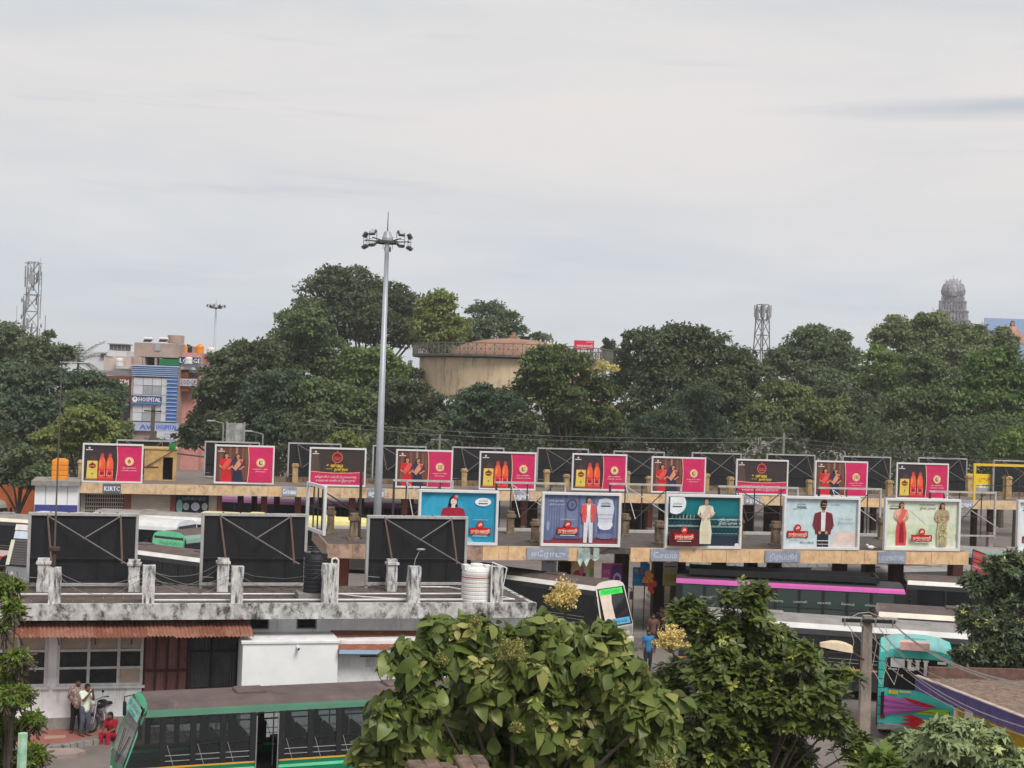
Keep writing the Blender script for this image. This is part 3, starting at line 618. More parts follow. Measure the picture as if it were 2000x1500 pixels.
def purity(w, h, kind):
    a = Art(w, h); a.rect(0, 0, 1, 1, S(62, 52, 52)); a.p([(0, .3), (.18, .3), (.12, 1), (0, 1)], S(86, 70, 66)); corner_logo(a)
    pts = [(i / 10, .36 - .04 * math.sin(math.pi * i / 10)) for i in range(11)]
    a.p([(0, 0)] + [(1, 0)] + [(x, z + .016) for x, z in reversed(pts)], CRIML); a.p([(0, 0)] + [(1, 0)] + list(reversed(pts)), CRIM)
    u, v = .49, .77; a.circ(u, v, .15, S(232, 130, 110)); a.circ(u, v, .132, S(120, 26, 34)); a.p([(u - .03, v + .12), (u + .03, v + .12), (u, v + .22)], S(214, 60, 60)); a.text('INDIA', u, v - .03, .05, S(230, 120, 110), width=.13); a.rect(u - .05, v - .07, u + .05, v - .055, S(230, 120, 110))
    a.text('உண்ைம', .44, .49, .10, GOLD, width=.30, slant=.1, bold=.01); a.text('நன்ைம', .56, .40, .075, GOLD, width=.25, slant=.1, bold=.008); a.text('உணவின்', .33, .425, .04, GOLD, width=.14); a.text('தரும்', .60, .345, .035, GOLD, width=.12)
    a.text('தமிழர்களின் பரம்பரியத் தைலமுைற', .47, .19, .055, OFFW, width=.78); a.text('சைமயல் ரகசியம் இதுதான்', .47, .085, .055, OFFW, width=.74)
    return a
LOGR = S(196, 34, 40)
def red_logo(a, u, v, sc=1.0, panel=False):
    if panel: a.rect(u - .15 * sc, v - .13 * sc, u + .15 * sc, v + .24 * sc, S(96, 24, 30))
    a.p([(u - .145 * sc, v - .075 * sc), (u + .145 * sc, v - .075 * sc), (u + .145 * sc, v + .065 * sc), (u - .145 * sc, v + .065 * sc)], S(120, 18, 26))
    a.rect(u - .135 * sc, v - .062 * sc, u + .135 * sc, v + .055 * sc, LOGR)
    a.circ(u, v + .125 * sc, .078 * sc, S(120, 18, 26)); a.circ(u, v + .125 * sc, .066 * sc, S(206, 56, 48)); a.line([(u - .02 * sc, v + .1 * sc), (u + .005 * sc, v + .16 * sc), (u + .025 * sc, v + .13 * sc), (u - .01 * sc, v + .115 * sc)], .014 * sc, S(250, 224, 200))
    a.text('துர்யமாஜி', u, v - .035 * sc, .06 * sc, S(252, 206, 190), width=.25 * sc, bold=.006); a.text('ஜவுளி மாளிைக', u, v - .068 * sc, .02 * sc, S(252, 236, 190), width=.16 * sc)
    a.rect(u - .1 * sc, v - .105 * sc, u + .1 * sc, v - .094 * sc, S(240, 232, 224)); a.text('பண்டிைகக் கால', u, v + .222 * sc, .018 * sc, S(240, 230, 220), width=.2 * sc)
def script_lines(a, u, v, col, w1=.24, s_=.05, slant=.25):
    a.text('புதிய தருணம்', u, v, s_, col, width=w1, slant=slant); a.text('இனிய வருைக', u + .01, v - .075, s_, col, width=w1, slant=slant)
def label_splash(a, u, v, col=None, txt=S(40, 40, 70)):
    if col: a.ell(u, v, .11, .085, col, 18)
    a.text('வாடிக்ைக', u, v + .0, .045, txt, width=.12, slant=.3); a.rect(u - .065, v - .045, u + .065, v - .022, txt)
def poster_cyan(w, h):
    a = Art(w, h); a.rect(0, 0, 1, 1, S(38, 148, 186)); a.ell(.3, .5, .3, .5, S(52, 164, 200), 20); figure(a, .43, -.55, .93, S(158, 34, 62), S(150, 30, 58), skin=S(232, 214, 206), k=w / h)
    a.ell(.455, .90, .03, .04, S(216, 60, 80), 10); a.ell(.47, .93, .022, .03, S(226, 170, 180), 10)
    a.p([(.36, .34), (.50, .34), (.52, .46), (.34, .46)], S(150, 30, 58)); label_splash(a, .83, .82, S(236, 240, 242)); red_logo(a, .80, .23); a.p([(0, 0), (.72, 0), (.66, .1), (.3, .05), (0, .07)], S(150, 200, 214)); return a
def poster_room(w, h):
    a = Art(w, h); a.rect(0, 0, 1, 1, S(116, 128, 164)); a.rect(0, .0, 1, .12, S(132, 50, 62))
    for i in range(6): a.rect(.03 + .035 * i, .14, .045 + .035 * i, .98, S(98, 110, 148))
    for q in (.28, .46, .66, .93): a.rect(q, .1, q + .03, 1, S(92, 104, 142))
    a.rect(.02, .12, .1, .36, S(98, 108, 146)); a.ell(.06, .36, .02, .1, S(150, 160, 188)); a.ell(.06, .1, .06, .05, S(96, 106, 144))
    a.ell(.375, .80, .07, .12, S(66, 70, 98)); a.ell(.375, .80, .05, .09, S(104, 112, 148)); a.line([(.36, .76), (.39, .80), (.365, .84)], .02, S(60, 62, 92))
    a.p([(.74, .42), (.92, .42), (.95, .75), (.92, .92), (.83, .95), (.74, .92), (.71, .75)], S(206, 212, 226)); a.rect(.73, .36, .93, .44, S(222, 226, 236)); a.rect(.74, .14, .92, .36, S(84, 92, 132)); a.ell(.83, .34, .085, .05, S(226, 230, 238)); a.ell(.83, .16, .12, .06, S(112, 122, 158))
    for z in (.52, .60): a.rect(.73, z, .93, z + .012, S(170, 178, 200))
    a.rect(.15, .1, .48, .2, S(86, 96, 138))
    label_splash(a, .83, .82); script_lines(a, .16, .86, S(200, 206, 222), .2, .035)
    figure(a, .60, .02, .97, S(238, 232, 230), S(232, 228, 228), gown=False, legs=S(214, 216, 226), long_hair=False, jacket=(S(214, 88, 92), .16), k=w / h)
    red_logo(a, .32, .27); return a
def poster_teal(w, h):
    a = Art(w, h); a.rect(0, 0, 1, 1, S(8, 116, 124)); a.rect(0, 0, 1, .62, S(16, 92, 102)); a.rect(0, 0, 1, .2, S(42, 50, 66))
    for i in range(9): a.rect(.01 + .045 * i, .5, .04 + .045 * i, .56 + .09 * rnd.random(), S(26, 46, 56)); 
    for i in range(7): a.rect(.06 + .05 * i, .56, .075 + .05 * i, .585 + .06 * rnd.random(), S(150, 170, 170))
    for z in (.26, .42):
        a.rect(0, z + .125, 1, z + .135, S(190, 206, 206)); a.rect(0, z - .01, 1, z, S(190, 206, 206))
        for i in range(18):
            u = i * .056; a.line([(u, z + .06), (u + .028, z + .12), (u + .056, z + .06), (u + .028, z), (u, z + .06)], .012, S(16, 30, 42))
    a.circ(.08, .87, .22, S(226, 234, 236)); label_splash(a, .10, .84)
    a.rect(0, 0, .42, .34, S(84, 30, 34)); figure(a, .50, .02, .99, S(226, 222, 200), S(222, 216, 190), k=w / h, long_hair=False, pallu=S(206, 186, 168)); a.p([(.54, .74), (.63, .70), (.58, .62)], S(216, 200, 184))
    script_lines(a, .80, .53, S(226, 234, 234), .26, .05); red_logo(a, .20, .20); a.ell(.94, .04, .03, .035, S(232, 226, 232)); return a
def poster_blazer(w, h):
    a = Art(w, h); a.rect(0, 0, 1, 1, S(196, 216, 222)); a.p([(.66, .02), (1, .02), (1, .34), (.7, .30)], S(226, 204, 196)); a.rect(0, 0, 1, .03, S(206, 212, 214))
    label_splash(a, .22, .86, None); a.line([(.10, .78), (.30, .80)], .01, S(60, 60, 80)); a.text('SQUARE', .69, .87, .04, S(150, 160, 166), width=.13); a.text('WITH COMFORT', .31, .05, .055, S(90, 96, 100), width=.2)
    figure(a, .53, -.62, .985, S(222, 226, 230), S(36, 42, 54), gown=False, long_hair=False, jacket=(S(116, 44, 52), .05), k=w / h * 1.3, legs=S(34, 40, 52))
    H = 1.605; hc = .985 - .07 * H; X = lambda d: d * H / (w / h * 1.1)
    a.ell(.535, hc + .075, X(.048), .035, S(52, 36, 38), 14); a.p([(.53 - X(.03), hc - .03), (.53 + X(.036), hc - .03), (.53 + X(.02), hc - .1), (.53 - X(.015), hc - .1)], S(58, 42, 40))
    a.rect(.53 - X(.034), hc - .012, .53 + X(.03), hc + .022, S(22, 20, 22)); a.rect(.45, .12, .62, .135, OFFW); a.rect(.45, .05, .62, .06, OFFW)
    a.text('புதிய பணிவு', .84, .58, .03, S(110, 126, 136), width=.2); a.text('இனிய வருைக', .84, .49, .035, S(90, 106, 120), width=.22, slant=.2); red_logo(a, .17, .26); return a
def poster_pair(w, h):
    a = Art(w, h); a.rect(0, 0, 1, 1, S(216, 224, 204)); a.rect(.0, .2, 1, .5, S(210, 220, 190)); a.rect(0, 0, 1, .2, S(222, 228, 206)); a.rect(.6, .3, .75, .5, S(196, 214, 180)); a.rect(.02, .3, .2, .36, S(200, 214, 170))
    label_splash(a, .11, .86, None, S(48, 42, 48)); a.line([(.33, .8), (.56, .5)], .008, S(186, 196, 176))
    script_lines(a, .57, .90, S(96, 96, 84), .22, .045)
    figure(a, .21, .02, .97, S(226, 176, 150), S(214, 74, 74), k=w / h, pallu=S(226, 106, 100)); a.p([(.20, .52), (.235, .52), (.25, .12), (.19, .12)], S(150, 30, 44))
    figure(a, .78, .02, .97, S(176, 160, 124), S(188, 182, 140), k=w / h)
    for i in range(40): a.ell(.78 + rnd.uniform(-.05, .055), .2 + rnd.random() * .55, .008, .014, rnd.choice([S(160, 70, 66), S(96, 110, 70), S(226, 214, 180)]), 6)
    a.line([(.765, .16), (.765, .05)], .03, SKIN); a.line([(.80, .16), (.80, .05)], .03, SKIN); red_logo(a, .48, .22); a.line([(.95, .15), (.955, .3)], .015, S(120, 130, 110)); return a
def poster_plain(w, h):
    a = Art(w, h); a.rect(0, 0, 1, 1, S(222, 230, 232)); label_splash(a, .12, .86); figure(a, .55, .02, .9, S(60, 110, 140), S(50, 96, 130), k=w / h); red_logo(a, .2, .22); return a
def front_board(wall, px0, px1, py0, py1, off, label, group, art, kind=None, bw=.10, dep=.16, leg=.35):
    a0, zt = wall.hit(px0, py0, off); a1, _ = wall.hit(px1, py0, off); _, zb = wall.hit((px0 + px1) / 2, py1, off); w = a1 - a0; h = zt - zb
    t = thing('billboard', label, 'billboard', wall.pos(a0, zb, off), wall.rot, group)
    frame_bars(t, w, h, bw, -dep, .05, M_FRAME)
    MB().box(bw, w - bw, 0, .04, bw, h - bw).build('panel', M_FRAME2, t)
    iw, ih = w - 2 * bw - .02, h - 2 * bw - .02
    (art(iw, ih, kind) if kind is not None else art(iw, ih)).build('poster', t, loc=(bw + .01, -.004, bw + .01))
    b = MB()
    for x in (w * .15, w * .85): b.box(x - .06, x + .06, .06, .18, -leg, h * .9); b.tube((x, .12, h * .8), (x, 1.3, -leg + .1), .03, n=5)
    b.build('support_leg', M_FRAME2, t); return t

# ------------------------------------------------------------------ bus shelters
M_FASCIA = pm('ochre_fascia', S(226, 194, 152), S(194, 156, 118), 2.2, .85, .1, streak=.85, streak_col=(.16, .11, .08), sscale=(2.2, 2.2, .9), thresh=.555)
M_FASCIA2 = pm('faded_fascia', S(218, 192, 158), S(186, 156, 124), 2.0, .85, .15, streak=.85, streak_col=(.15, .12, .10), sscale=(1.4, 1.4, .9), thresh=.53)
M_FASCIA3 = pm('grimy_fascia', S(190, 160, 140), S(130, 104, 92), 1.8, .85, .3, streak=.85, streak_col=(.09, .07, .06), sscale=(1.6, 1.6, 1.2), thresh=.5)
M_MAROON = pm('maroon_pillar', (.085, .032, .028), (.05, .022, .02), 2, .8, streak=.5, streak_col=(.02, .015, .014))
M_REDCOL = pm('red_oxide_column', (.30, .085, .06), (.22, .07, .05), 2, .8)
M_PALECOL = pm('pale_column', (.48, .40, .38), (.36, .29, .28), 2, .8)
M_SIGNB = pm('name_board_grey', S(150, 160, 178), S(120, 130, 150), 2, .7, streak=.4, streak_col=(.4, .4, .42))
M_OCHREPOST = pm('ochre_post', S(196, 166, 118), S(140, 116, 84), 3, .9, .3, streak=.85, streak_col=(.06, .05, .04), sscale=(4, 4, .8), thresh=.55)
M_DIRTYPOST = pm('dirty_post', S(140, 122, 98), S(88, 76, 64), 3, .9, .3, streak=.85, streak_col=(.04, .035, .03), sscale=(4, 4, .8), thresh=.5)
M_CREAM = pm('cream_wall', S(204, 190, 178), S(178, 162, 150), 1.5, .85, streak=.4, streak_col=(.3, .25, .22))
M_DKPIPE = pm('dark_pipe', (.05, .045, .045), (.03, .028, .028), 6, .7)
M_PALEPIPE = pm('pale_pipe', (.50, .50, .48), (.34, .33, .31), 5, .6)

ZM = 4.4; mW = Wall(G(925, 1066, ZM), G(1895, 1078, ZM)); mh = mW.hit
mid = thing('bus_shelter', 'long flat roofed bus platform shelter in the middle with ochre fascia and maroon pillars', 'bus shelter', mW.pos(0), mW.rot)
ms0 = mh(638, 1070)[0]; ms1 = mh(1893, 1075)[0]; MD = 8.0; MF = .64
b = MB(); b.box(ms0 + .06, ms1 - .05, .06, MD, ZM - .30, ZM - .03); b.box(ms0, ms1, MD - .15, MD, ZM - .35, ZM + .08); b.build('roof_slab', M_TAR, mid)
b = MB(); b.box(ms0, ms1, MD - .4, MD - .28, ZM - .02, ZM + .10); b.build('rear_kerb', M_PALEPIPE, mid)
gaps = [(mh(1122, 1080)[0], mh(1222, 1080)[0]), (mh(1368, 1080)[0], mh(1392, 1080)[0])]
boards = [(1028, 1110, 'ஈேராடு'), (1270, 1326, 'ேசலம்'), (1494, 1562, 'திருப்பூர்'), (1714, 1768, 'COIMBATORE')]
x = ms0
while x < ms1 - .2:
    w = min(1.17 + rnd.uniform(-.05, .05), ms1 - x); c = x + w / 2
    hole = [g for g in gaps if g[0] < c < g[1]]
    if not hole:
        b = MB(); dz = rnd.uniform(-.03, .03); b.box(x, x + w - .015, rnd.uniform(-.008, .008), .05, ZM - MF + dz * .3, ZM + .005 * rnd.random())
        b.build('fascia_panel', M_FASCIA if x > 0 else M_FASCIA3, mid)
    elif rnd.random() < .6:
        z = ZM - rnd.uniform(.22, .34); MB().add([(x, 0, ZM), (x + w - .02, 0, ZM), (x + w - .02, 0, z + .2), (x + w * .5, .0, z - .1), (x, 0, z)] + [(x, .05, ZM), (x + w - .02, .05, ZM), (x + w - .02, .05, z + .2), (x + w * .5, .05, z - .1), (x, .05, z)], [(4, 3, 2, 1, 0), (5, 6, 7, 8, 9), (0, 1, 6, 5), (2, 3, 8, 7), (3, 4, 9, 8)]).build('fascia_panel', M_TAR, mid, label='broken blackened fascia panel')
    x += w
b = MB(); y = .06
while y < MD - .2: b.box(ms0 - .0, ms0 + .05, y, min(y + 1.15, MD), ZM - MF, ZM); y += 1.17
b.build('end_fascia', M_FASCIA3, mid)
b = MB(); y = .06
b.box(ms1 - .04, ms1 + .01, .06, MD, ZM - MF, ZM); b.build('end_fascia', M_FASCIA2, mid)
for p0, p1, tx in boards:
    a0 = mh(p0, 1080)[0]; a1 = mh(p1, 1080)[0]; w = a1 - a0; o = MB().box(a0, a1, -.07, -.02, ZM - MF + .04, ZM - .04).build('name_board', M_SIGNB, mid)
    a = Art(w, MF - .08, -.072); a.text(tx, .52, .25, .42, S(206, 212, 222), width=.8); a.build('lettering', o, loc=(a0, 0, ZM - MF + .04))
# hanging torn flex at the broken corner
b = MB()
for px, c in ((1128, 0), (1140, 0), (1158, 1)):
    a0 = mh(px, 1085)[0]; b.add([(a0, -.1, ZM), (a0 + .26, -.12, ZM - .02), (a0 + .3, -.05, ZM - .5), (a0 + .1, -.16, ZM - .9 + .3 * c), (a0 - .02, -.05, ZM - .6)], [(0, 4, 3, 2, 1)])
b.build('torn_flex', pm('torn_flex', S(190, 206, 200), S(120, 140, 136), 4), mid)
for i, px in enumerate((668, 760, 905, 1104, 1214, 1325, 1404, 1512, 1640, 1750, 1866)):
    a0 = mh(px, 1100, 3.4)[0]; MB().cbox(a0 - .3, a0 + .3, 3.1, 3.7, .2, ZM - .3, .03).build('pillar', M_MAROON if px != 668 else M_REDCOL, mid)
    if i % 2: MB().cbox(a0 - .3, a0 + .3, 6.2, 6.7, .2, ZM - .3, .03).build('pillar', M_MAROON, mid)
MB().box(ms0 + .3, ms1 - .3, 1.2, 7.2, 0, .2).build('platform', M_CONC, mid)
# posts on the middle roof
for px, pt, pb, off, w in ((647, 990, 1018, 5.2, .32), (692, 1002, 1052, 2.4, .36), (998, 998, 1036, 6.4, .34), (1046, 1014, 1058, 2.2, .34), (1222, 1003, 1040, 6.2, .34), (1288, 1017, 1062, 2.2, .36), (1516, 1018, 1064, 2.2, .38), (1960, 1040, 1062, 2.6, .4), (1445, 1010, 1042, 6.2, .3), (1722, 1010, 1045, 6.2, .3)):
    a0, zt = mh(px, pt, off)
    if a0 > ms1 - .3: a0 = ms1 - .6
    b = MB(); h = max(zt - ZM, .6); b.cbox(a0 - w / 2, a0 + w / 2, off - w / 2, off + w / 2, ZM - .05, ZM + h, .02); b.cbox(a0 - w / 2 - .06, a0 + w / 2 + .06, off - w / 2 - .06, off + w / 2 + .06, ZM + h * .72, ZM + h * .86, .015); b.cbox(a0 - w / 2 - .1, a0 + w / 2 + .1, off - w / 2 - .1, off + w / 2 + .1, ZM - .04, ZM + .07, .015)
    b.build('roof_post', M_DIRTYPOST, mid)
G2 = 'textile billboards along the middle platform roof'
front_board(mW, 818, 974, 955, 1064, .12, 'cyan billboard showing a dark haired woman in a maroon dress', G2, poster_cyan, bw=.12)
front_board(mW, 1058, 1213, 960, 1067, .12, 'blue grey billboard with a man in a long coral jacket by a white throne', G2, poster_room, bw=.12)
front_board(mW, 1300, 1449, 964, 1071, .12, 'teal billboard with a woman in a cream saree before a lattice railing', G2, poster_teal, bw=.12)
front_board(mW, 1530, 1679, 968, 1073, .12, 'pale blue billboard with a man in maroon blazer and sunglasses', G2, poster_blazer, bw=.12)
front_board(mW, 1727, 1875, 972, 1075, .12, 'pale green billboard with two standing women and a red logo between them', G2, poster_pair, bw=.12)
front_board(mW, 1986, 2134, 976, 1079, 1.6, 'white billboard cut off by the right edge behind the dark tree', G2, poster_plain, bw=.12, leg=4.0)
# empty pipe frames along its rear edge
def pipe_frame(px0, px1, py0, py1, label, off=MD - .3, rot90=False, white=False):
    a0, zt = mh(px0, py0, off); a1, _ = mh(px1, py0, off); w = a1 - a0; h = zt - ZM
    t = thing('empty_billboard_frame', label, 'steel frame', mW.pos(a0, ZM, off), mW.rot, 'empty billboard frames on the middle roof')
    b = MB(); b.box(0, w, -.06, .06, h - .1, h); b.build('top_rail', M_PALEPIPE, t)
    b = MB(); b.box(0, w, -.05, .05, .06, .14); b.build('bottom_rail', M_PALEPIPE, t)
    for x in (.05, w - .05): MB().box(x - .05, x + .05, -.05, .05, .0, h - .1).build('frame_post', M_PALEPIPE if white or x > .1 else M_DKPIPE, t)
    b = MB()
    for c in (.22, .45, .78): b.tube((w * c, 0, .0), (w * c, 0, h), .035, n=5)
    b.tube((.2, -.02, h * .45), (w - .1, -.02, h * .45), .02, n=5); b.build('upright', M_DKPIPE, t)
    for p, q in (((w * .22, -.05, h * .95), (w * .9, -.9, h * .25)), ((w * .82, -.05, h * .95), (w * .3, -.9, h * .3)), ((w * .22, -.05, h * .95), (w * .3, -.9, h * .3))): MB().tube(p, q, .028, n=5).build('brace', M_DKPIPE if p[0] > 1 else M_STEELG, t)
    return t
for i, (a0, a1, y0, l) in enumerate(((768, 886, 936, 'empty dark pipe frame just right of the tall light mast'), (968, 1106, 940, 'empty pipe frame between the cyan and the blue grey billboards'), (1190, 1332, 943, 'empty pipe frame between the blue grey and the teal billboards'),
        (1403, 1560, 948, 'empty pipe frame between the teal and the pale blue billboards'), (1598, 1722, 951, 'empty pipe frame between the pale blue and the pale green billboards'), (1815, 1946, 958, 'empty pipe frame right of the pale green billboard'))):
    pipe_frame(a0, a1, y0, 1036, l)
# white end frame standing along the left end of this roof
a0, zt = mh(600, 937, MD - 1.2)
t = thing('empty_billboard_frame', 'white empty frame seen nearly edge on at the left end of the middle roof', 'steel frame', mW.pos(ms0 - .35, ZM, MD - 1.0), mW.rot - R(80), 'empty billboard frames on the middle roof')
h = zt - ZM - .1; w = 3.2; M_WP = pm('bright_white_pipe', (.72, .74, .76), (.62, .64, .66), 4, .5)
for x in (0, w): MB().cbox(x - .09, x + .09, -.07, .07, 0, h, .02).build('frame_post', M_WP, t)
for z in (.0, h - .16): MB().box(.09, w - .09, -.06, .06, z, z + .16).build('frame_rail', M_WP, t)
b = MB()
for x in (.8, 1.6, 2.4): b.tube((x, .1, .1), (x, .1, h - .05), .04, n=5)
b.tube((.1, .1, h * .5), (w - .1, .1, h * .5), .03, n=5); b.build('upright', M_DKPIPE, t)
for q in (1.9, 2.2): MB().tube((w * .8, .1, h - .3 - (q - 1.9)), (w * .6, q + 1.2, .35), .035, n=5).build('brace', M_DKPIPE, t)
a0, zt = mh(706, 920, 3.0)
b = MB(); b.tube((0, 0, 0), (0, 0, zt - ZM), .07, n=8); b.box(-.15, .15, -.15, .15, 0, .03); tag(b.build('flag_post', M_DKPIPE, None, loc=mW.pos(a0, ZM, 3.0)), 'plain dark steel post on the middle roof just left of the light mast', 'post')
# white bird on the roof
a0, z0 = mh(1700, 1070, .55)
b = MB(); b.ball((0, 0, .13), .13, sc=(1.5, .8, .75)); b.ball((-.2, 0, .24), .065); b.add([(-.25, 0, .25), (-.34, 0, .22), (-.25, .02, .22), (-.25, -.02, .22)], [(0, 1, 2), (0, 3, 1), (1, 3, 2)]); b.add([(.12, -.05, .15), (.12, .05, .15), (.42, .04, .08), (.42, -.04, .08), (.12, 0, .2)], [(0, 1, 2, 3), (0, 3, 4), (1, 4, 2), (4, 3, 2)]); b.tube((-.02, .03, .06), (-.02, .03, 0), .01, n=4); b.tube((.03, -.03, .06), (.03, -.03, 0), .01, n=4)
tag(b.build('bird', pm('white_feather', (.78, .78, .78), (.6, .6, .6), 6), None, smooth=True, loc=mW.pos(a0, ZM - .02, .5)), 'white bird standing on the middle roof left of the pale green billboard', 'bird').rotation_euler.z = .3

# adverts and stalls under the middle roof
def ad_board(px0, px1, py0, py1, off, label, draw):
    a0, zt = mh(px0, py0, off); a1, _ = mh(px1, py0, off); zb = mh(px0, py1 + 12, off)[1]; w = a1 - a0; h = zt - zb
    t = thing('advert_board', label, 'advert board', mW.pos(a0, zb, off), mW.rot, 'advert boards under the middle roof')
    MB().box(0, w, 0, .06, 0, h).build('panel', M_FRAME2, t); MB().box(.02, .06, .0, .06, .2 - zb, 0).box(w - .06, w - .02, 0, .06, .2 - zb, 0).build('stand_leg', M_DKPIPE, t); a = Art(w, h, -.002); draw(a); a.build('print', t)
def d1(a): a.rect(0, 0, 1, 1, S(214, 218, 232)); a.text('G/S', .5, .68, .17, S(90, 80, 160), width=.6, bold=.02); a.ell(.45, .16, .3, .16, S(240, 240, 240)); a.ell(.45, .12, .16, .1, S(30, 30, 36)); a.ell(.85, .1, .2, .1, S(70, 160, 70)); a.rect(0, .94, 1, 1, S(240, 150, 120))
def d2(a): a.rect(0, 0, 1, 1, S(240, 214, 150)); a.p([(0, .3), (.3, 1), (0, 1)], S(244, 160, 110)); a.p([(.0, .55), (.2, 1), (.3, 1), (.0, .4)], S(250, 220, 190)); a.ell(.3, .25, .22, .26, S(206, 60, 70)); a.ell(.62, .35, .18, .3, S(236, 222, 190)); a.ell(.45, .5, .1, .2, S(236, 130, 150)); a.ell(.9, .3, .1, .3, S(160, 190, 80)); a.ell(.56, .2, .1, .2, S(120, 60, 50))
def d3(a): a.rect(0, 0, 1, 1, S(216, 90, 160)); a.p([(.35, 0), (1, 0), (1, 1), (.5, .9)], S(120, 60, 140)); a.ell(.75, .25, .2, .3, S(220, 190, 220)); a.ell(.75, .2, .13, .2, S(140, 70, 150)); a.text('2+2', .22, .5, .2, S(250, 210, 240), width=.3); a.rect(.04, .2, .34, .3, S(250, 230, 240)); a.rect(0, .95, 1, 1, S(236, 120, 60))
def d4(a): a.rect(0, 0, 1, 1, S(20, 140, 210)); a.rect(.1, .72, .5, .92, S(90, 200, 180)); a.rect(.32, .6, .6, .95, S(230, 110, 70)); a.rect(0, .3, 1, .34, S(120, 200, 90))
def d5(a): a.rect(0, 0, 1, 1, S(214, 226, 150)); a.rect(0, .7, 1, 1, S(230, 230, 220)); a.rect(.1, .2, .9, .5, S(220, 190, 90)); a.rect(.1, .78, .9, .84, S(190, 60, 60))
ad_board(1059, 1087, 1086, 1116, 2.4, 'white poster with blue letters under the middle roof, leftmost of the adverts', d1); ad_board(1116, 1161, 1092, 1123, 2.4, 'orange and yellow fruit advert under the middle roof', d2); ad_board(1176, 1216, 1100, 1128, 2.4, 'pink and purple advert under the middle roof', d3)
ad_board(1237, 1262, 1108, 1132, 2.2, 'bright blue stall board under the middle roof', d4); ad_board(1296, 1324, 1098, 1132, 2.7, 'pale yellow green stall board behind the maroon pillar', d5)
a0, zt = mh(1252, 1088, 1.9); b = MB(); b.add([(0, 0, 0), (.36, 0, 0), (.36, .05, -.8), (.55, .04, -1.0), (.5, .0, -1.3), (.1, .03, -1.1), (0, .02, -.6)], [tuple(range(6, -1, -1))]); b.add([(0, .06, 0), (.36, .06, 0), (.36, .11, -.8), (0, .08, -.6)], [(0, 1, 2, 3)])
tag(b.build('hanging_sheet', pm('blue_plastic', S(30, 140, 205), S(20, 110, 180), 3, .4), None, loc=mW.pos(a0, zt, 1.9)), 'bright blue plastic sheet hanging from the middle roof edge', 'plastic sheet').rotation_euler.z = mW.rot
for px, py, c, l in ((1266, 1128, S(240, 150, 50), 'orange and red snack packets hanging at the stall left of the pillar'), (1272, 1146, S(220, 70, 50), 'red bundle of packets hanging below the orange ones')):
    a0, z0 = mh(px, py, 1.8); b = MB()
    for i in range(14): u = rnd.uniform(-.25, .25); v = rnd.uniform(-.25, .3); b.box(u - .07, u + .07, rnd.uniform(-.05, 0), .03 + rnd.random() * .03, v - .09, v + .09)
    tag(b.build('packet_bundle', pm('packet_%d' % py, c, tuple(q * .7 for q in c), 4, .35), None, loc=mW.pos(a0, z0, 1.8)), l, 'snack packets')
# red slatted awning at the right end of this shelter
a0, zt = mh(1902, 1076, .3); t = thing('slatted_awning', 'red slatted awning tilted at the right end of the middle shelter', 'awning', mW.pos(a0, zt, .3), mW.rot)
M_REDSL = pm('red_slat', S(176, 60, 62), S(140, 44, 48), 3, .7)
for i in range(9): z = -.18 * i; b = MB(); b.add([(-.05 * i, -.06 * i, z), (1.5 - .02 * i, .3 - .06 * i, z - .45), (1.5 - .02 * i, .3 - .06 * i - .06, z - .6), (-.05 * i, -.06 * i - .06, z - .15)], [(0, 3, 2, 1)]); b.add([(-.05 * i, -.06 * i + .03, z), (1.5 - .02 * i, .33 - .06 * i, z - .45), (1.5 - .02 * i, .33 - .06 * i - .06, z - .6), (-.05 * i, -.06 * i - .03, z - .15)], [(0, 1, 2, 3)]); b.build('slat', M_REDSL, t)
b = MB(); b.tube((0, .06, .05), (1.6, .4, -.45), .04, n=6); b.tube((-.45, -.46, -1.6), (1.35, -.1, -2.1), .03, n=6); b.tube((1.55, .4, -.4), (1.35, -.1, -2.1), .03, n=6); b.tube((0, .06, .05), (-.45, -.46, -1.6), .03, n=6); b.tube((1.6, .4, -.45), (1.6, .4, -zt), .05, n=6); b.build('awning_frame', M_DKPIPE, t)

# ------------------------------------------------------------------ far shelter
ZF = 4.8; fW = Wall(G(160, 943, ZF), G(1950, 978, ZF)); fh = fW.hit
far = thing('bus_shelter', 'long far bus platform shelter carrying the row of crimson billboards', 'bus shelter', fW.pos(0), fW.rot)
fs0 = fh(154, 943)[0]; fs1 = fh(2120, 985)[0]; FD = 9.0; FF = .66
b = MB(); b.box(fs0 + .1, fs1, .06, FD, ZF - .3, ZF - .02); b.build('roof_slab', pm('dusty_roof', (.20, .165, .15), (.12, .10, .09), 2, .95, .3), far)
x = fs0
while x < fs1 - .3:
    w = min(1.2 + rnd.uniform(-.05, .05), fs1 - x); b = MB(); b.box(x, x + w - .015, rnd.uniform(-.01, .01), .05, ZF - FF, ZF + rnd.random() * .01); b.build('fascia_panel', M_FASCIA2 if rnd.random() < .75 else M_FASCIA, far); x += w
b = MB(); b.box(fs0, fs0 + .05, .06, FD, ZF - FF, ZF); b.build('end_fascia', M_FASCIA2, far)
for p0, p1, tx, dk in ((201, 236, 'KSRTC', 1), (551, 580, 'ேகாைவ', 0), (718, 752, 'மதுைர', 0), (1003, 1035, 'பழனி', 0), (1455, 1485, 'கரூர்', 0), (1875, 1900, 'நாமக்', 0)):
    a0 = fh(p0, 950)[0]; a1 = fh(p1, 950)[0]; w = a1 - a0; o = MB().box(a0, a1, -.07, -.02, ZF - FF + .06, ZF - .02).build('name_board', pm('slate_board', S(96, 106, 120), S(70, 80, 96)) if dk else M_SIGNB, far)
    a = Art(w, FF - .08, -.072); a.text(tx, .5, .2, .5, S(236, 240, 244), width=.86, bold=.03); a.build('lettering', o, loc=(a0, 0, ZF - FF + .06))
RO = 1.0
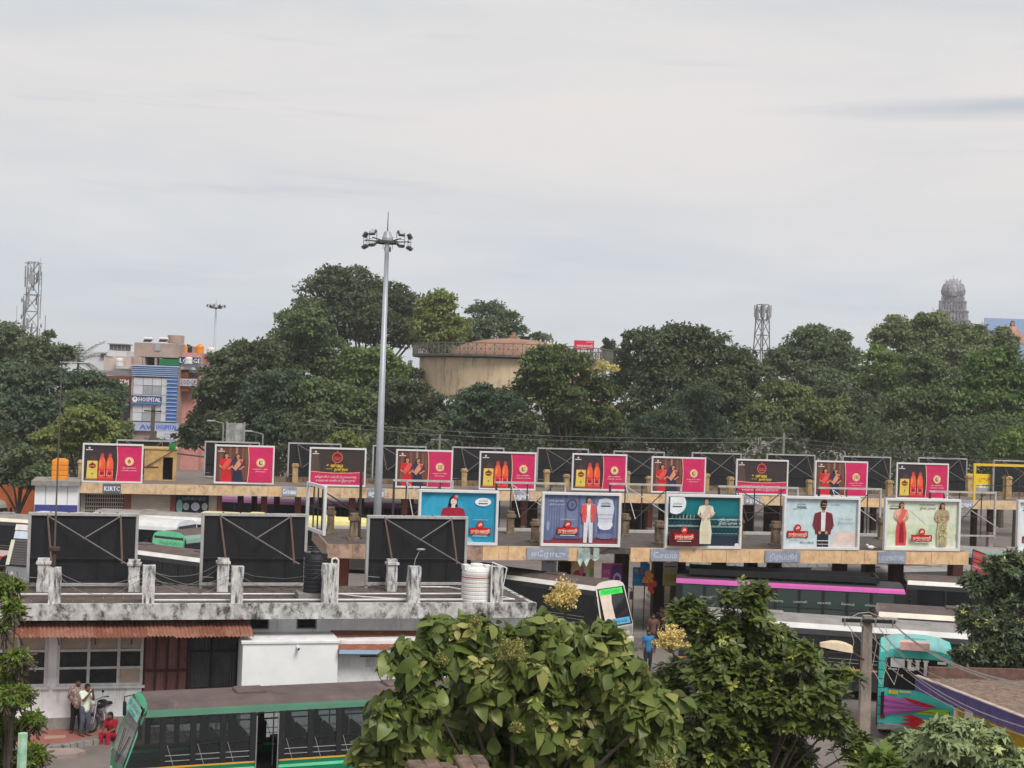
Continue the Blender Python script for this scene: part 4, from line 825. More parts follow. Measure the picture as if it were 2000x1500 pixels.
def fbox(px0, px1, py0, py1, off, mat, name, th=.2, zb=None, par=far):
    a0, zt = fh(px0, py0, off); a1, _ = fh(px1, py0, off); z0 = fh((px0 + px1) / 2, py1, off)[1] if zb is None else zb
    return MB().box(a0, a1, off, off + th, z0, zt).build(name, mat, par), (a0, a1, z0, zt)
zt = ZF - FF + .02
a = [fh(p, 975, RO)[0] for p in (158, 166, 243, 256, 333, 343, 408, 424, 434)]
# pierced screen wall
b = MB(); b.box(a[0], a[1], RO, RO + .25, 0, zt); b.box(a[1], a[2], RO, RO + .25, 0, 1.9); b.box(a[1], a[2], RO, RO + .2, zt - .15, zt); b.build('wall', M_CREAM, far)
b = MB(); n_ = 18
for i in range(n_ + 1): x = a[1] + (a[2] - a[1]) * i / n_; b.box(x - .022, x + .022, RO + .02, RO + .14, 1.9, zt - .15)
k = 8
for j in range(k + 1): z = 1.9 + (zt - 2.05) * j / k; b.box(a[1], a[2], RO + .03, RO + .13, z - .03, z + .03)
stuff(b.build('pierced_screen', M_CREAM, far)); MB().box(a[1], a[2], RO + .4, RO + .45, 0, zt).build('dark_backing', M_DARK, far)  # near-black sheet close behind the screen, standing in for shade inside
for i, j in ((2, 3), (4, 5), (7, 8)): MB().cbox(a[i], a[j], RO - .12, RO + .3, 0, zt, .03).build('column', M_REDCOL, far)
for (i, j, nn_) in ((3, 4, 16), (6, 7, 3)):
    b = MB()
    for q in range(nn_): z = 1.0 + (zt - 1.0) * q / nn_; b.box(a[i], a[j], RO + .02 * (q % 2), RO + .1, z, z + (zt - 1.0) / nn_ - .01)
    b.box(a[i], a[j], RO + .01, RO + .12, 0, 1.0); b.build('shutter', M_CREAM, far) 
o = MB().box(a[5], a[6], RO, RO + .1, 2.6, zt).build('shop_banner', M_DARK, far)
q = Art(a[6] - a[5], zt - 2.6, -.002); q.rect(0, 0, 1, 1, S(30, 34, 44)); q.ell(.12, .45, .1, .3, S(150, 200, 196), 10); q.ell(.32, .45, .09, .16, S(190, 194, 200)); q.ell(.6, .45, .13, .18, S(206, 208, 214)); q.ell(.88, .45, .09, .16, S(190, 194, 200)); q.text('மணிகண்டா ஸ்டார்', .55, .72, .14, S(150, 180, 190), width=.7); q.text('ேபன்சி', .5, .06, .14, S(226, 232, 236), width=.9); q.build('lettering', o, loc=(a[5], RO, 2.6))
MB().box(a[5], a[6], RO + .02, RO + .1, 0, 2.6).build('wall', pm('pale_blue_wall', S(180, 200, 214), S(160, 178, 190)), far)
for i, px in enumerate((470, 516, 582, 606, 688, 790, 880, 1024, 1120, 1190, 1269, 1350, 1440, 1530, 1622, 1706, 1770, 1850, 1935)):
    a0 = fh(px, 975, 2.6)[0]; b = MB(); b.cbox(a0 - .2, a0 + .2, 2.4, 2.8, 2.2, ZF - .3, .02); b.build('pillar', M_REDCOL if i % 3 else M_MAROON, far); MB().cbox(a0 - .205, a0 + .205, 2.395, 2.805, .2, 2.2, .02).build('pillar_base', M_PALECOL, far)
    MB().cbox(a0 + 1.0, a0 + 1.4, 6.6, 7.0, .2, ZF - .3, .02).build('pillar', M_MAROON, far)
MB().box(fs0 + .3, fs1 - .3, .8, 8.2, 0, .2).build('platform', M_CONC, far)
b = MB(); a0 = fh(850, 980, 7.6)[0]; a1 = fh(1690, 990, 7.6)[0]
for i in range(12): x = a0 + (a1 - a0) * i / 12; b.box(x, x + (a1 - a0) / 12 - (.9 if i % 3 else .05), 7.5, 7.6, .2, 3.6)
b.build('stall_wall', M_MAROON, far)
# roof room with a dark doorway
HO = 4.2; a0, z1 = fh(283, 877, HO); a1, _ = fh(346, 877, HO); d0, dz1 = fh(319, 893, HO); d1, _ = fh(338, 893, HO)
b = MB(); wall_cut(b, a0, a1, ZF - .02, z1, [(d0, d1, ZF + .05, dz1)], HO, HO + .15); b.box(a1 - .15, a1, HO + .15, HO + 2.6, ZF, z1); b.box(a0, a0 + .15, HO + .15, HO + 2.6, ZF, z1); b.box(a0, a1, HO + 2.45, HO + 2.6, ZF, z1); b.box(a0 - .08, a1 + .08, HO - .08, HO + 2.7, z1, z1 + .1)
b.build('roof_room', pm('ochre_plaster', S(198, 164, 112), S(160, 126, 84), 2, .9, .3, streak=.7, streak_col=(.10, .07, .05), sscale=(2, 2, 1), thresh=.57), far); MB().box(d0 - .1, d1 + .1, HO + .8, HO + .85, ZF, z1).build('dark_backing', M_DARK, far)  # near-black sheet inside the doorway stands in for the room's shade
b = MB(); b.box(a0 - .3, d0 - .3, HO - .04, HO - .005, z1 - 1.25, z1 - 1.18); b.box(a0 - .3, d0 - .3, HO - .04, HO - .005, z1 - 2.2, z1 - 2.13); b.tube((a0 + .2, HO - .1, z1 - 1.15), (d1 - .05, HO - .15, z1 - .1), .035, n=5); b.build('wall_bar', M_RUSTBAR, far)
b = MB(); b.box(a1 - .55, a1 - .1, HO - .1, HO + .05, z1 + .0, z1 + .45); tag(b.build('green_box', pm('green_plastic', S(40, 130, 66), S(30, 100, 50)), None, loc=None), 'small green plastic box on top of the ochre roof room', 'box').matrix_world = far.matrix_basis.copy()
for px, pt, off, w in ((577, 905, 5.0, .38), (907, 915, 4.6, .36), (1068, 917, 4.6, .36), (1107, 926, 3.0, .36), (1226, 920, 4.8, .3), (1268, 930, 3.0, .36), (1381, 925, 4.8, .3), (1427, 931, 3.0, .38), (1581, 937, 3.0, .36), (1737, 938, 3.0, .4), (1893, 928, 4.6, .42), (1968, 930, 2.6, .5), (615, 935, 4.4, .3), (740, 918, 4.6, .4), (158, 898, 3.0, .3)):
    a0, zt = fh(px, pt, off); b = MB(); b.cbox(a0 - w / 2, a0 + w / 2, off - w / 2, off + w / 2, ZF - .04, max(zt, ZF + .5), .02); b.cbox(a0 - w / 2 - .05, a0 + w / 2 + .05, off - w / 2 - .05, off + w / 2 + .05, zt - .22, zt - .1, .01); b.build('roof_post', M_OCHREPOST, far)
b = MB(); b.box(fs0 + 12, fs1, 5.6, 5.75, ZF - .02, ZF + .35); b.build('roof_upstand', M_DIRTYPOST, far)
G3 = 'crimson food billboards along the far shelter roof'
ROW = [(162, 281, 865, 943, bottles, 1, 'crimson billboard with two oil bottles, leftmost of the far row beside the ochre room'),
       (420, 537, 868, 945, sisters, 2, 'crimson billboard with two women, second from left in the far row'),
       (605, 716, 873, 950, purity, 0, 'dark brown billboard with gold lettering left of the light mast'),
       (774, 885, 877, 953, sisters, 0, 'crimson billboard with two women just right of the light mast'),
       (937, 1048, 881, 957, bottles, 2, 'crimson bottle billboard above the gap between cyan and blue grey billboards'),
       (1118, 1225, 885, 958, bottles, 1, 'crimson bottle billboard above the blue grey textile billboard'),
       (1273, 1379, 891, 963, sisters, 2, 'crimson billboard with two women above the teal textile billboard'),
       (1438, 1540, 896, 967, purity, 0, 'dark brown billboard with gold lettering right of the teal billboard'),
       (1592, 1695, 899, 970, sisters, 0, 'crimson billboard with two women above the pale blue billboard, right'),
       (1751, 1853, 903, 975, bottles, 2, 'crimson bottle billboard above the pale green billboard, rightmost of the row')]
for x0, x1, y0, y1, f, k, l in ROW: front_board(fW, x0, x1, y0, y1, .12, l, G3, f, k, bw=.11, dep=.08)
G4 = 'black billboard backs along the rear of the far roof'
names = ['behind the ochre roof room', 'behind the second crimson billboard', 'left of the light mast behind the gold lettered billboard', 'directly behind the light mast', 'between the fourth and fifth crimson billboards', 'between the two adjoining bottle billboards', 'between bottle and women billboards above the blue grey poster', 'left of the gold lettered billboard at right', 'right of the gold lettered billboard at right', 'left of the rightmost bottle billboard', 'right of the rightmost bottle billboard', 'at the right edge behind the yellow frame']
for (x0, x1, y0), nm in zip(((228, 335, 858), (400, 508, 861), (563, 667, 864), (728, 833, 869), (883, 985, 872), (1049, 1150, 874), (1198, 1298, 880), (1351, 1448, 883), (1497, 1592, 886), (1645, 1740, 890), (1793, 1889, 893), (1940, 2042, 898)), names):
    back_board(fW, x0, x1, y0, y0 + 72, 8.2, 'back of a black billboard ' + nm, G4, near=False)
# yellow frame and yellow hoarding at the right
a0, zt = fh(1904, 905, .6); a1, _ = fh(2015, 908, .6); w = a1 - a0; h = zt - ZF
t = thing('empty_billboard_frame', 'bright yellow empty frame at the right end of the far roof', 'steel frame', fW.pos(a0, ZF, .6), fW.rot); M_YEL = pm('yellow_paint', S(226, 196, 60), S(200, 160, 50), 3, .6)
for x in (0, w): MB().box(x - .09, x + .09, -.07, .07, 0, h).build('frame_post', M_YEL, t)
MB().box(.09, w - .09, -.07, .07, h - .18, h).build('top_rail', M_YEL, t)
b = MB()
for c in (.3, .55, .8): b.tube((w * c, .05, 0), (w * c, .05, h - .15), .03, n=5)
b.tube((.2, .05, h * .4), (w - .1, .05, h * .4), .025, n=5); b.tube((w * .3, .02, h - .2), (w * .9, -.3, h * .3), .03, n=5); b.build('upright', M_DKPIPE, t)
a0, zt = fh(1887, 925, 8.6); a1, _ = fh(1944, 925, 8.6); w = a1 - a0; h = 1.15
t = thing('hoarding', 'bright yellow hoarding with red script and a white strip, far right', 'hoarding', fW.pos(a0, zt - h, 8.6), fW.rot); MB().box(0, w, 0, .1, -.6, h).build('panel', M_FRAME2, t)
q = Art(w, h, -.002); q.rect(0, 0, 1, 1, S(240, 206, 40)); q.text('ருசி', .65, .5, .25, S(216, 60, 50), width=.4, slant=.2); q.text('ேதா', .2, .55, .2, S(220, 100, 70), width=.25); q.rect(.45, 0, .98, .28, S(226, 230, 200)); q.text('TEL', .7, .06, .18, S(40, 50, 110), width=.3); q.rect(.0, 0, .45, .2, S(222, 180, 120)); q.build('print', t)
# ------------------------------------------------------------------ buses
M_GLASS = glass_mat('tinted_bus_glass', (.016, .018, .021), .08)
M_SEEGLASS = glass_mat('clear_bus_glass', (.03, .035, .038), .05, see=.42)
M_WINDSH = glass_mat('windscreen_glass', (.16, .17, .175), .05, see=.3)  # pale base colour stands in for reflection on the glass
M_BAND = pm('black_window_band', (.02, .021, .024), (.014, .015, .017), 2, .55)
M_SEAT = pm('dark_seat', (.035, .033, .04), (.02, .02, .025), 3, .7)
M_BRNROOF = pm('dusty_brown_tarp', (.135, .10, .095), (.075, .058, .056), 1.3, .9, .35, streak=.5, streak_col=(.2, .16, .15), sscale=(1.5, .6, 1), thresh=.56)
M_GRYROOF = pm('dusty_bus_roof', (.30, .285, .275), (.19, .18, .175), 1.4, .85, .2, streak=.5, streak_col=(.11, .10, .095), sscale=(2, .7, 1), thresh=.56)
M_WHITEP = pm('white_bus_paint', (.66, .66, .65), (.52, .51, .50), 1.5, .4, coat=.2)
M_LIGHTG = pm('lamp_lens', (.6, .58, .5), (.4, .38, .33), 8, .2); M_REDLENS = pm('red_lens', (.35, .02, .02), (.2, .01, .01), 8, .25)
M_HUB = pm('wheel_hub', (.25, .24, .23), (.15, .14, .13), 6, .6)
_paint = {}
def paint(rgb, rough=.42):
    k = 'paint_%d_%d_%d' % rgb
    c = S(*rgb); return pm(k, c, tuple(q * .78 for q in c), 1.4, rough, streak=.35, streak_col=tuple(q * .55 for q in c), sscale=(2, 2, .6), thresh=.6, coat=.15)
def tri_profile(H, ct=.55):                         # half section: (half width, height)
    return [(1.21, .38), (1.25, .75), (1.25, 1.30), (1.24, H - .78), (1.225, H - ct), (1.18, H - ct * .62), (1.06, H - .15), (.82, H - .04), (.4, H + .01), (0, H + .02)]
def bus(label, p0, p1, L, z=None, H=3.1, anchor=.5, front='right', lower=(200, 200, 200), stripes=(), cant=(200, 200, 200), roof=M_BRNROOF, nwin=8, doors=(), rack=False, near=False, slope=.32, front_col=None, edge=None, sign=None, side=None, windscreen=None, offs=0.0, loc=None, yaw=None, rear=None, ct=.55, rw=None, pane=None, group='buses in the station yard'):
    """p0-p1: two points of the camera-side roof edge (height z) that give the bus line; anchor = where p0 lies along the bus"""
    if loc is None:
        u = Vector((p1.x - p0.x, p1.y - p0.y, 0)).normalized(); n = Vector((-u.y, u.x, 0))
        # the camera-side edge lies 1.15 m in front of the middle line
        if front == 'right': c = p0 + u * (L * (.5 - anchor)) + n * (1.15 + offs); yaw = math.atan2(u.y, u.x)
        else: c = p0 + u * (L * (.5 - anchor)) + n * (1.15 + offs); yaw = math.atan2(-u.y, -u.x)
        loc = (c.x, c.y, 0)
    t = thing('bus', label, 'bus', loc, yaw, group)
    P = tri_profile(H, ct); h = L / 2; zs, zt = 1.30, H - ct; fx = lambda zz: h if zz <= 1.2 else h - slope * (zz - 1.2) / (H - 1.2)
    mats = [paint(lower)] + [paint(s[1]) for s in stripes]
    wz = [0] + [s[0] for s in stripes]
    # bays between pillars
    xr = -h + .25; xf = h - slope - .35; bay = (xf - xr) / nwin
    camside = -1 if front == 'right' else 1
    hw = lambda zz: float(np.interp(zz, [p[1] for p in P], [p[0] for p in P]))
    # lower side panels (stripes are colour bands between heights)
    zl = sorted({.38, zs} | {s[0] for s in stripes if s[0] < zs})
    b = MB()
    for sd in (-1, 1):
        segs = [(-h, h)]
        if doors and sd == camside:
            xs = [-h]
            for d in sorted(doors): xs += [xr + d * bay + .05, xr + (d + 1) * bay - .05]
            xs.append(h); segs = [(xs[i], xs[i + 1]) for i in range(0, len(xs), 2)]
        for x0, x1 in segs:
            for i in range(len(zl) - 1):
                za, zb = zl[i], zl[i + 1]; mi = max([0] + [k + 1 for k, s in enumerate(stripes) if s[0] <= za + 1e-6])
                xa = min(x1, fx(za)); xb = min(x1, fx(zb)); ya, yb = sd * hw(za), sd * hw(zb)
                f = [(x0, ya, za), (xa, ya, za), (xb, yb, zb), (x0, yb, zb)]; b.add(f, [(0, 1, 2, 3) if sd < 0 else (3, 2, 1, 0)], mi)
                f2 = [(x, y - sd * .04, zz) for x, y, zz in f]; b.add(f2, [(3, 2, 1, 0) if sd < 0 else (0, 1, 2, 3)], mi)
                if doors and sd == camside:
                    for x in (x0, x1): b.box(x - .02, x + .02, min(ya, ya - sd * .05), max(ya, ya - sd * .05), za, zb, mi)
    # rear and front lower panels
    for x, sg in ((-h, -1), (h, 1)):
        for i in range(len(zl) - 1):
            za, zb = zl[i], zl[i + 1]; mi = max([0] + [k + 1 for k, s in enumerate(stripes) if s[0] <= za + 1e-6])
            xa = x if sg < 0 else fx(za); xb = x if sg < 0 else fx(zb); ya, yb = hw(za), hw(zb)
            f = [(xa, -ya, za), (xa, ya, za), (xb, yb, zb), (xb, -yb, zb)]; b.add(f, [(3, 2, 1, 0) if sg < 0 else (0, 1, 2, 3)], 0 if (sg > 0 and front_col) else mi)
    b.build('body', mats, t)
    MB().box(-h + .02, h - .05, -1.18, 1.18, .42, .50).box(-h + .05, h - .1, -1.15, 1.15, .85, .90).build('chassis', M_DARK, t)
    # cant rail + roof
    b = MB(); cm = paint(cant); n_ = len(P); ring = [(-w, zz) for w, zz in P[4:]] + [(w, zz) for w, zz in reversed(P[4:-1])]
    x0 = [-h + .0] * len(ring); x1 = [fx(zz) for _, zz in ring]; k = len(ring)
    vs = [(x0[i], ring[i][0], ring[i][1]) for i in range(k)] + [(x1[i], ring[i][0], ring[i][1]) for i in range(k)]
    for i in range(k - 1):
        zz = (ring[i][1] + ring[i + 1][1]) / 2; b.add([vs[i], vs[i + 1], vs[k + i + 1], vs[k + i]], [(0, 3, 2, 1)], 1 if zz > H - .13 else (2 if edge and zz > H - ct * .62 else 0))
    roof_m = [cm, roof, paint(edge) if edge else cm, paint(front_col) if front_col else cm]; b.build('roof', roof_m, t, smooth=True); b = MB(); b.add(vs[:k], [tuple(range(k))], 0)
    fcut = H - (.14 if near else .26)                                             # dome above the windscreen
    fr = [(y, zz) for y, zz in ring if zz >= fcut]; fw = hw(fcut); pts = [(fx(fcut), -fw, fcut)] + [(fx(zz), y, zz) for y, zz in fr] + [(fx(fcut), fw, fcut)]
    b.add(pts, [tuple(range(len(pts) - 1, -1, -1))], 3)
    stuff(b.build('roof_end', roof_m, t))
    # pillars, window panes, seats
    gm_ = M_SEEGLASS if near else pane or M_GLASS
    b = MB()
    for sd in (-1, 1):
        pb = MB()
        for i in (0,):
            x = 0; w = .055 if not near else .075
            q = [(x - w, sd * hw(zs), zs), (x + w, sd * hw(zs), zs), (x + w, sd * hw(zt), zt), (x - w, sd * hw(zt), zt)]; qi = [(a_, y_ - sd * .06, z_) for a_, y_, z_ in q]
            pb.add(q + qi, [(0, 1, 2, 3), (7, 6, 5, 4), (0, 4, 5, 1), (1, 5, 6, 2), (2, 6, 7, 3), (3, 7, 4, 0)])
        pbm = pb.mesh('window_pillar', M_BAND)
        for i in range(nwin + 1): inst('window_pillar', pbm, t, (xr + i * bay, 0, 0))
        for (xa, xb) in ((-h, xr - .05), (xf + .05, h)):
            q = [(xa, sd * hw(zs), zs), (min(xb, fx(zs)), sd * hw(zs), zs), (min(xb, fx(zt)), sd * hw(zt), zt), (xa, sd * hw(zt), zt)]; b.add(q, [(0, 1, 2, 3) if sd < 0 else (3, 2, 1, 0)], 1 if xa < 0 else 2)
    stuff(b.build('corner_post', [M_BAND, mats[0] if rear else M_BAND, gm_ if near else M_BAND], t))
    pm_ = {}
    for sd in (-1, 1):
        if sd not in pm_:
            m_ = MB(); w = bay / 2 - (.055 if not near else .075); hz = (zt - zs) / 2; ya = hw(zs) - .03; yb = hw(zt) - .03
            zm = .42 * (zt - zs); ym = ya + (yb - ya) * .42
            m_.add([(-w, sd * ya, zs), (w, sd * ya, zs), (w, sd * yb, zt), (-w, sd * yb, zt)], [(0, 1, 2, 3) if sd < 0 else (3, 2, 1, 0)], 0)
            m_.box(-w, w, min(sd * (ym - .02), sd * (ym + .012)), max(sd * (ym - .02), sd * (ym + .012)), zs + zm - .018, zs + zm + .018, 1)
            for zz in (.13, .27): m_.tube((-w, sd * (ya + .005), zs + zz), (w, sd * (ya + .005), zs + zz), .011, n=5, mi=2)
            if near: m_.tube((w * .3, sd * ya, zs), (w * .85, sd * ya, zs + zm), .009, n=4, mi=2)
            pm_[sd] = m_.mesh('window_pane', [gm_, M_BAND, M_STEELG])
        for i in range(nwin):
            if sd == camside and i in doors: continue
            inst('window_pane', pm_[sd], t, (xr + (i + .5) * bay, 0, 0))
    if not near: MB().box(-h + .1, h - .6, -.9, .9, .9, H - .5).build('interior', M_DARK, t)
    else:
        sm = MB(); sm.cbox(-.2, .2, -.48, .48, .42, .52, .03); sm.cbox(-.26, -.17, -.48, .48, .5, 1.12, .03); sm.tube((0, -.4, 0), (0, -.4, .42), .025); sm.tube((0, .4, 0), (0, .4, .42), .025); sme = sm.mesh('seat', M_SEAT)
        hm = MB(); hm.tube((-.23, -.45, 1.12), (-.23, .45, 1.12), .02, n=5); hme = hm.mesh('seat', M_STEELG)
        for i in range(nwin - 1):
            for y in (-.62, .62):
                if i in doors and y * camside > 0: continue
                inst('seat', sme, t, (xr + (i + .45) * bay, y, .9)); 
        b = MB()
        for y in (-.25, .25): b.tube((-h + .5, y, H - .55), (h - 1.2, y, H - .55), .018, n=5)
        for i in range(0, nwin, 2): b.tube((xr + i * bay, .25 * (-1) ** i, .9), (xr + i * bay, .25 * (-1) ** i, H - .4), .018, n=5)
        b.build('grab_rail', M_STEELG, t)
        for d in doors:
            b = MB(); xa = xr + d * bay + .05; xb = xa + bay - .1
            for q in range(3): b.box(xa, xb, camside * 1.2 if camside < 0 else .75 + .12 * q, -.75 - .12 * q if camside < 0 else 1.2, .4 + .17 * q, .44 + .17 * q)
            b.build('door_step', M_DARK, t); MB().tube((xa + .05, camside * 1.22, .7), (xa + .05, camside * 1.22, zt - .1), .018, n=6).tube((xb - .05, camside * 1.22, .7), (xb - .05, camside * 1.22, zt - .1), .018, n=6).build('door_rail', M_STEELG, t)
    # windscreen, destination panel, bumper, lamps, mirrors, wipers
    fcm = paint(front_col) if front_col else mats[0]; wsm = windscreen or (M_WINDSH if near else M_GLASS)
    w0, w1 = hw(1.2) - (.2 if near else .1), hw(fcut) - (.2 if near else .12)
    def fp(y, zz, o=.012): return (fx(zz) + o, y, zz)
    if near:
        for sg in (-1, 1): MB().add([fp(sg * .02, 1.18), fp(sg * w0, 1.18), fp(sg * w1, fcut - .36), fp(sg * .02, fcut - .36)], [(0, 1, 2, 3) if sg > 0 else (3, 2, 1, 0)]).build('windscreen', wsm, t)
    else: MB().add([fp(-w0, 1.18), fp(w0, 1.18), fp(w1, fcut - .02), fp(-w1, fcut - .02)], [(0, 1, 2, 3)]).build('windscreen', wsm, t)
    b = MB()
    for sg in (-1, 1): b.add([fp(sg * w0, 1.15, .0), fp(sg * hw(1.2), 1.15, .0), fp(sg * hw(fcut), fcut, .0), fp(sg * w1, fcut, .0)], [(0, 1, 2, 3) if sg > 0 else (3, 2, 1, 0)])
    b.add([fp(-hw(.5), .5, .0), fp(hw(.5), .5, 0), fp(w0, 1.2, 0), fp(-w0, 1.2, 0)], [(0, 1, 2, 3)]); b.add([fp(-w1, fcut - .05, .005), fp(w1, fcut - .05, .005), fp(w1, fcut + .02, .005), fp(-w1, fcut + .02, .005)], [(0, 1, 2, 3)])
    for sg in (-1, 1):
        for (z0, z1) in ((1.2, fcut),): b.add([fp(sg * (w0 + .01), z0, .02), fp(sg * (w0 - .05), z0, .02), fp(sg * (w1 - .05), z1, .02), fp(sg * (w1 + .01), z1, .02)], [(0, 1, 2, 3) if sg < 0 else (3, 2, 1, 0)], 1)
    b.build('front_panel', [fcm, M_BAND], t)
    for sg in (-1, 1): MB().lathe([(0, .06), (.09, .05), (.11, 0)], 14).build('headlight', M_LIGHTG, t, loc=(h + .0, sg * .85, .78)).rotation_euler = (0, R(90), 0)
    MB().cbox(h - .05, h + .12, -1.2, 1.2, .38, .60, .03).build('bumper', M_STEELG if not front_col else fcm, t); MB().cbox(-h - .08, -h + .05, -1.2, 1.2, .40, .60, .03).build('bumper', M_STEELG, t)
    for sg in (-1, 1): MB().tube(fp(sg * .1, 1.2, .03), fp(sg * .5, 1.95, .03), .012, n=4).build('wiper', M_DARKBAR, t)
    for sg in (-1, 1):
        b = MB(); b.path([fp(sg * 1.15, fcut - .05, 0), (fx(fcut) + .22, sg * 1.42, fcut - .15), (fx(fcut) + .22, sg * 1.42, fcut - .3)], .014, n=5); b.cbox(fx(fcut) + .17, fx(fcut) + .25, sg * 1.42 - .1, sg * 1.42 + .1, fcut - .65, fcut - .28, .02); b.build('mirror', M_DARKBAR, t)
    # rear: window, lamps
    b = MB(); b.add([(-h - .012, -1.05, (rw or (1.35, 0))[0]), (-h - .012, 1.05, (rw or (1.35, 0))[0]), (-h - .012, 1.0, rw[1] if rw else H - .62), (-h - .012, -1.0, rw[1] if rw else H - .62)], [(3, 2, 1, 0)]); b.build('rear_window', M_GLASS, t)
    b = MB(); b.add([(-h - .003, -hw(zs), zs), (-h - .003, hw(zs), zs), (-h - .003, hw(zt), zt), (-h - .003, -hw(zt), zt)], [(3, 2, 1, 0)]); b.build('rear_panel', mats[0] if not rear else paint(rear), t)
    for sg in (-1, 1): MB().cbox(-h - .03, -h + .01, sg * 1.05 - .07, sg * 1.05 + .07, .75, 1.15, .01).build('tail_light', M_REDLENS, t)
    for x in (-h + 2.4, h - 2.3):
        for sg in (-1, 1):
            o = MB().lathe([(.26, -.14), (.44, -.14), (.49, -.10), (.49, .10), (.44, .14), (.26, .14)], 22).build('wheel', M_RUBBER, t, loc=(x, sg * 1.06, .49)); o.rotation_euler = (R(90), 0, 0)
            MB().lathe([(0, -.06), (.1, -.08), (.14, -.02), (.27, -.10), (.27, .12), (0, .12)], 16).build('rim', M_HUB, o)
    b = MB()
    for x in (-h + 2.4, h - 2.3):
        for sg in (-1, 1):
            b.poly([(x + .62 * math.cos(a_), sg * 1.262, .42 + .62 * math.sin(a_)) for a_ in [math.pi * q / 10 for q in (range(11) if sg < 0 else range(10, -1, -1))]])
    b.build('wheel_arch', M_DARK, t)
    b = MB()
    for i in range(9): x = -h + .6 + (L - 1.4) * i / 8; b.add([(x - .02, -.8, H - .03), (x + .02, -.8, H - .03), (x + .02, 0, H + .03), (x - .02, 0, H + .03), (x + .02, .8, H - .03), (x - .02, .8, H - .03)], [(0, 1, 2, 3), (3, 2, 4, 5)])
    for x in (-h * .45, h * .35): b.cbox(x - .4, x + .4, -.35, .35, H, H + .09, .03)
    stuff(b.build('roof_rib', roof, t))
    if rack:
        b = MB(); ra, rb = (-h + .6, h - 1.6)
        b.box(ra, rb, -1.0, -.94, H + .05, H + .32); b.box(ra, rb, .94, 1.0, H + .05, H + .32); b.box(ra, ra + .06, -.94, .94, H + .05, H + .32); b.box(rb - .06, rb, -.94, .94, H + .05, H + .32)
        b.box(ra + .06, rb - .06, -.94, .94, H + .05, H + .1)
        for i in range(9): x = ra + (rb - ra) * i / 8; b.tube((x, -1.02, H - .05), (x, -1.02, H + .36), .02, n=4); b.tube((x, 1.02, H - .05), (x, 1.02, H + .36), .02, n=4)
        b.build('roof_rack', M_BAND, t)
    def decal(name, art, face):                         # flat print on a face of the bus
        o = art.build(name, t)
        if face == 'side':
            s_ = camside; o.location = (-h if s_ < 0 else h, s_ * 1.262, 0); o.rotation_euler = (0, 0, 0 if s_ < 0 else math.pi)
        elif face == 'front': o.location = (h + .02, -1.2, 0); o.rotation_euler = (0, 0, R(90))
        elif face == 'screen':
            a_ = math.atan2(slope, H - 1.2); o.location = (fx(1.2) + .03, -1.2, 1.2); o.rotation_euler = (-a_, 0, R(90))
        else: o.location = (-h - .02, 1.2, 0); o.rotation_euler = (0, 0, R(-90))
        return o
    t_ = t; return t_, decal, dict(h=h, zs=zs, zt=zt, xr=xr, bay=bay, fcut=fcut)

# 1 the green bus in front
Z = 2.75
t, dec, q = bus('mint green bus with brown roof and clear windows, nearest to us at bottom left', G(276, 1402, 2.57), G(715, 1379, 2.57), 10.6, H=2.88, ct=.30, anchor=.04, front='left', lower=(112, 218, 168),
    stripes=((.78, (14, 120, 84)), (1.08, (112, 218, 168)), (1.16, (14, 120, 84)), (1.26, (226, 168, 60))), cant=(58, 112, 88), roof=M_BRNROOF, nwin=12, doors=(8,), near=True, slope=.62, front_col=(96, 214, 160))
a = Art(2.4, .4, -.02); a.rect(.08, .1, .92, .95, S(140, 206, 190)); a.text('திருப்பூர் ஈேராடு', .5, .5, .28, S(30, 60, 54), width=.7); a.text('ேகாைவ', .5, .16, .2, S(30, 60, 54), width=.4); o = dec('destination_panel', a, 'screen'); o.location = Vector(o.location) + Matrix.Rotation(R(0), 4, 'Z') @ Vector((-.62 * (1.16 / 1.92), 0, 1.16))
a = Art(10.6, 3.1); a.text('அரசுப் ேபாக்குவரத்துக் கழகம்', .43, .27, .045, S(20, 40, 34), width=.2); a.text('TN 33 N 2410', .87, .3, .03, S(20, 40, 34), width=.09); dec('side_lettering', a, 'side')
# 2 white bus nose to the right under the middle shelter
t, dec, q = bus('white framed dark windowed bus, slanted windscreen with a bright green destination strip', G(992, 1122, 2.95), G(1212, 1151, 2.95), 10.8, H=3.12, anchor=.475, front='right', lower=(206, 204, 198), cant=(40, 40, 44), edge=(226, 224, 218), roof=M_BRNROOF, nwin=9, front_col=(220, 216, 206), slope=.55, stripes=((1.1, (40, 40, 46)),), offs=-.3)
a = Art(2.4, 1.75, -.03); a.p([(.1, .02), (.45, .02), (.42, .6), (.48, .93), (.08, .93)], S(222, 206, 192)); a.rect(.1, .80, .84, .95, S(70, 236, 96)); a.text('சிறப்பு ேபருந்து', .47, .84, .08, S(20, 130, 50), width=.6); a.rect(.1, .02, .9, .18, S(90, 170, 214)); a.text('ஸ்ரீ முருகன்', .5, .06, .07, S(20, 40, 70), width=.6); dec('screen_sticker', a, 'screen')
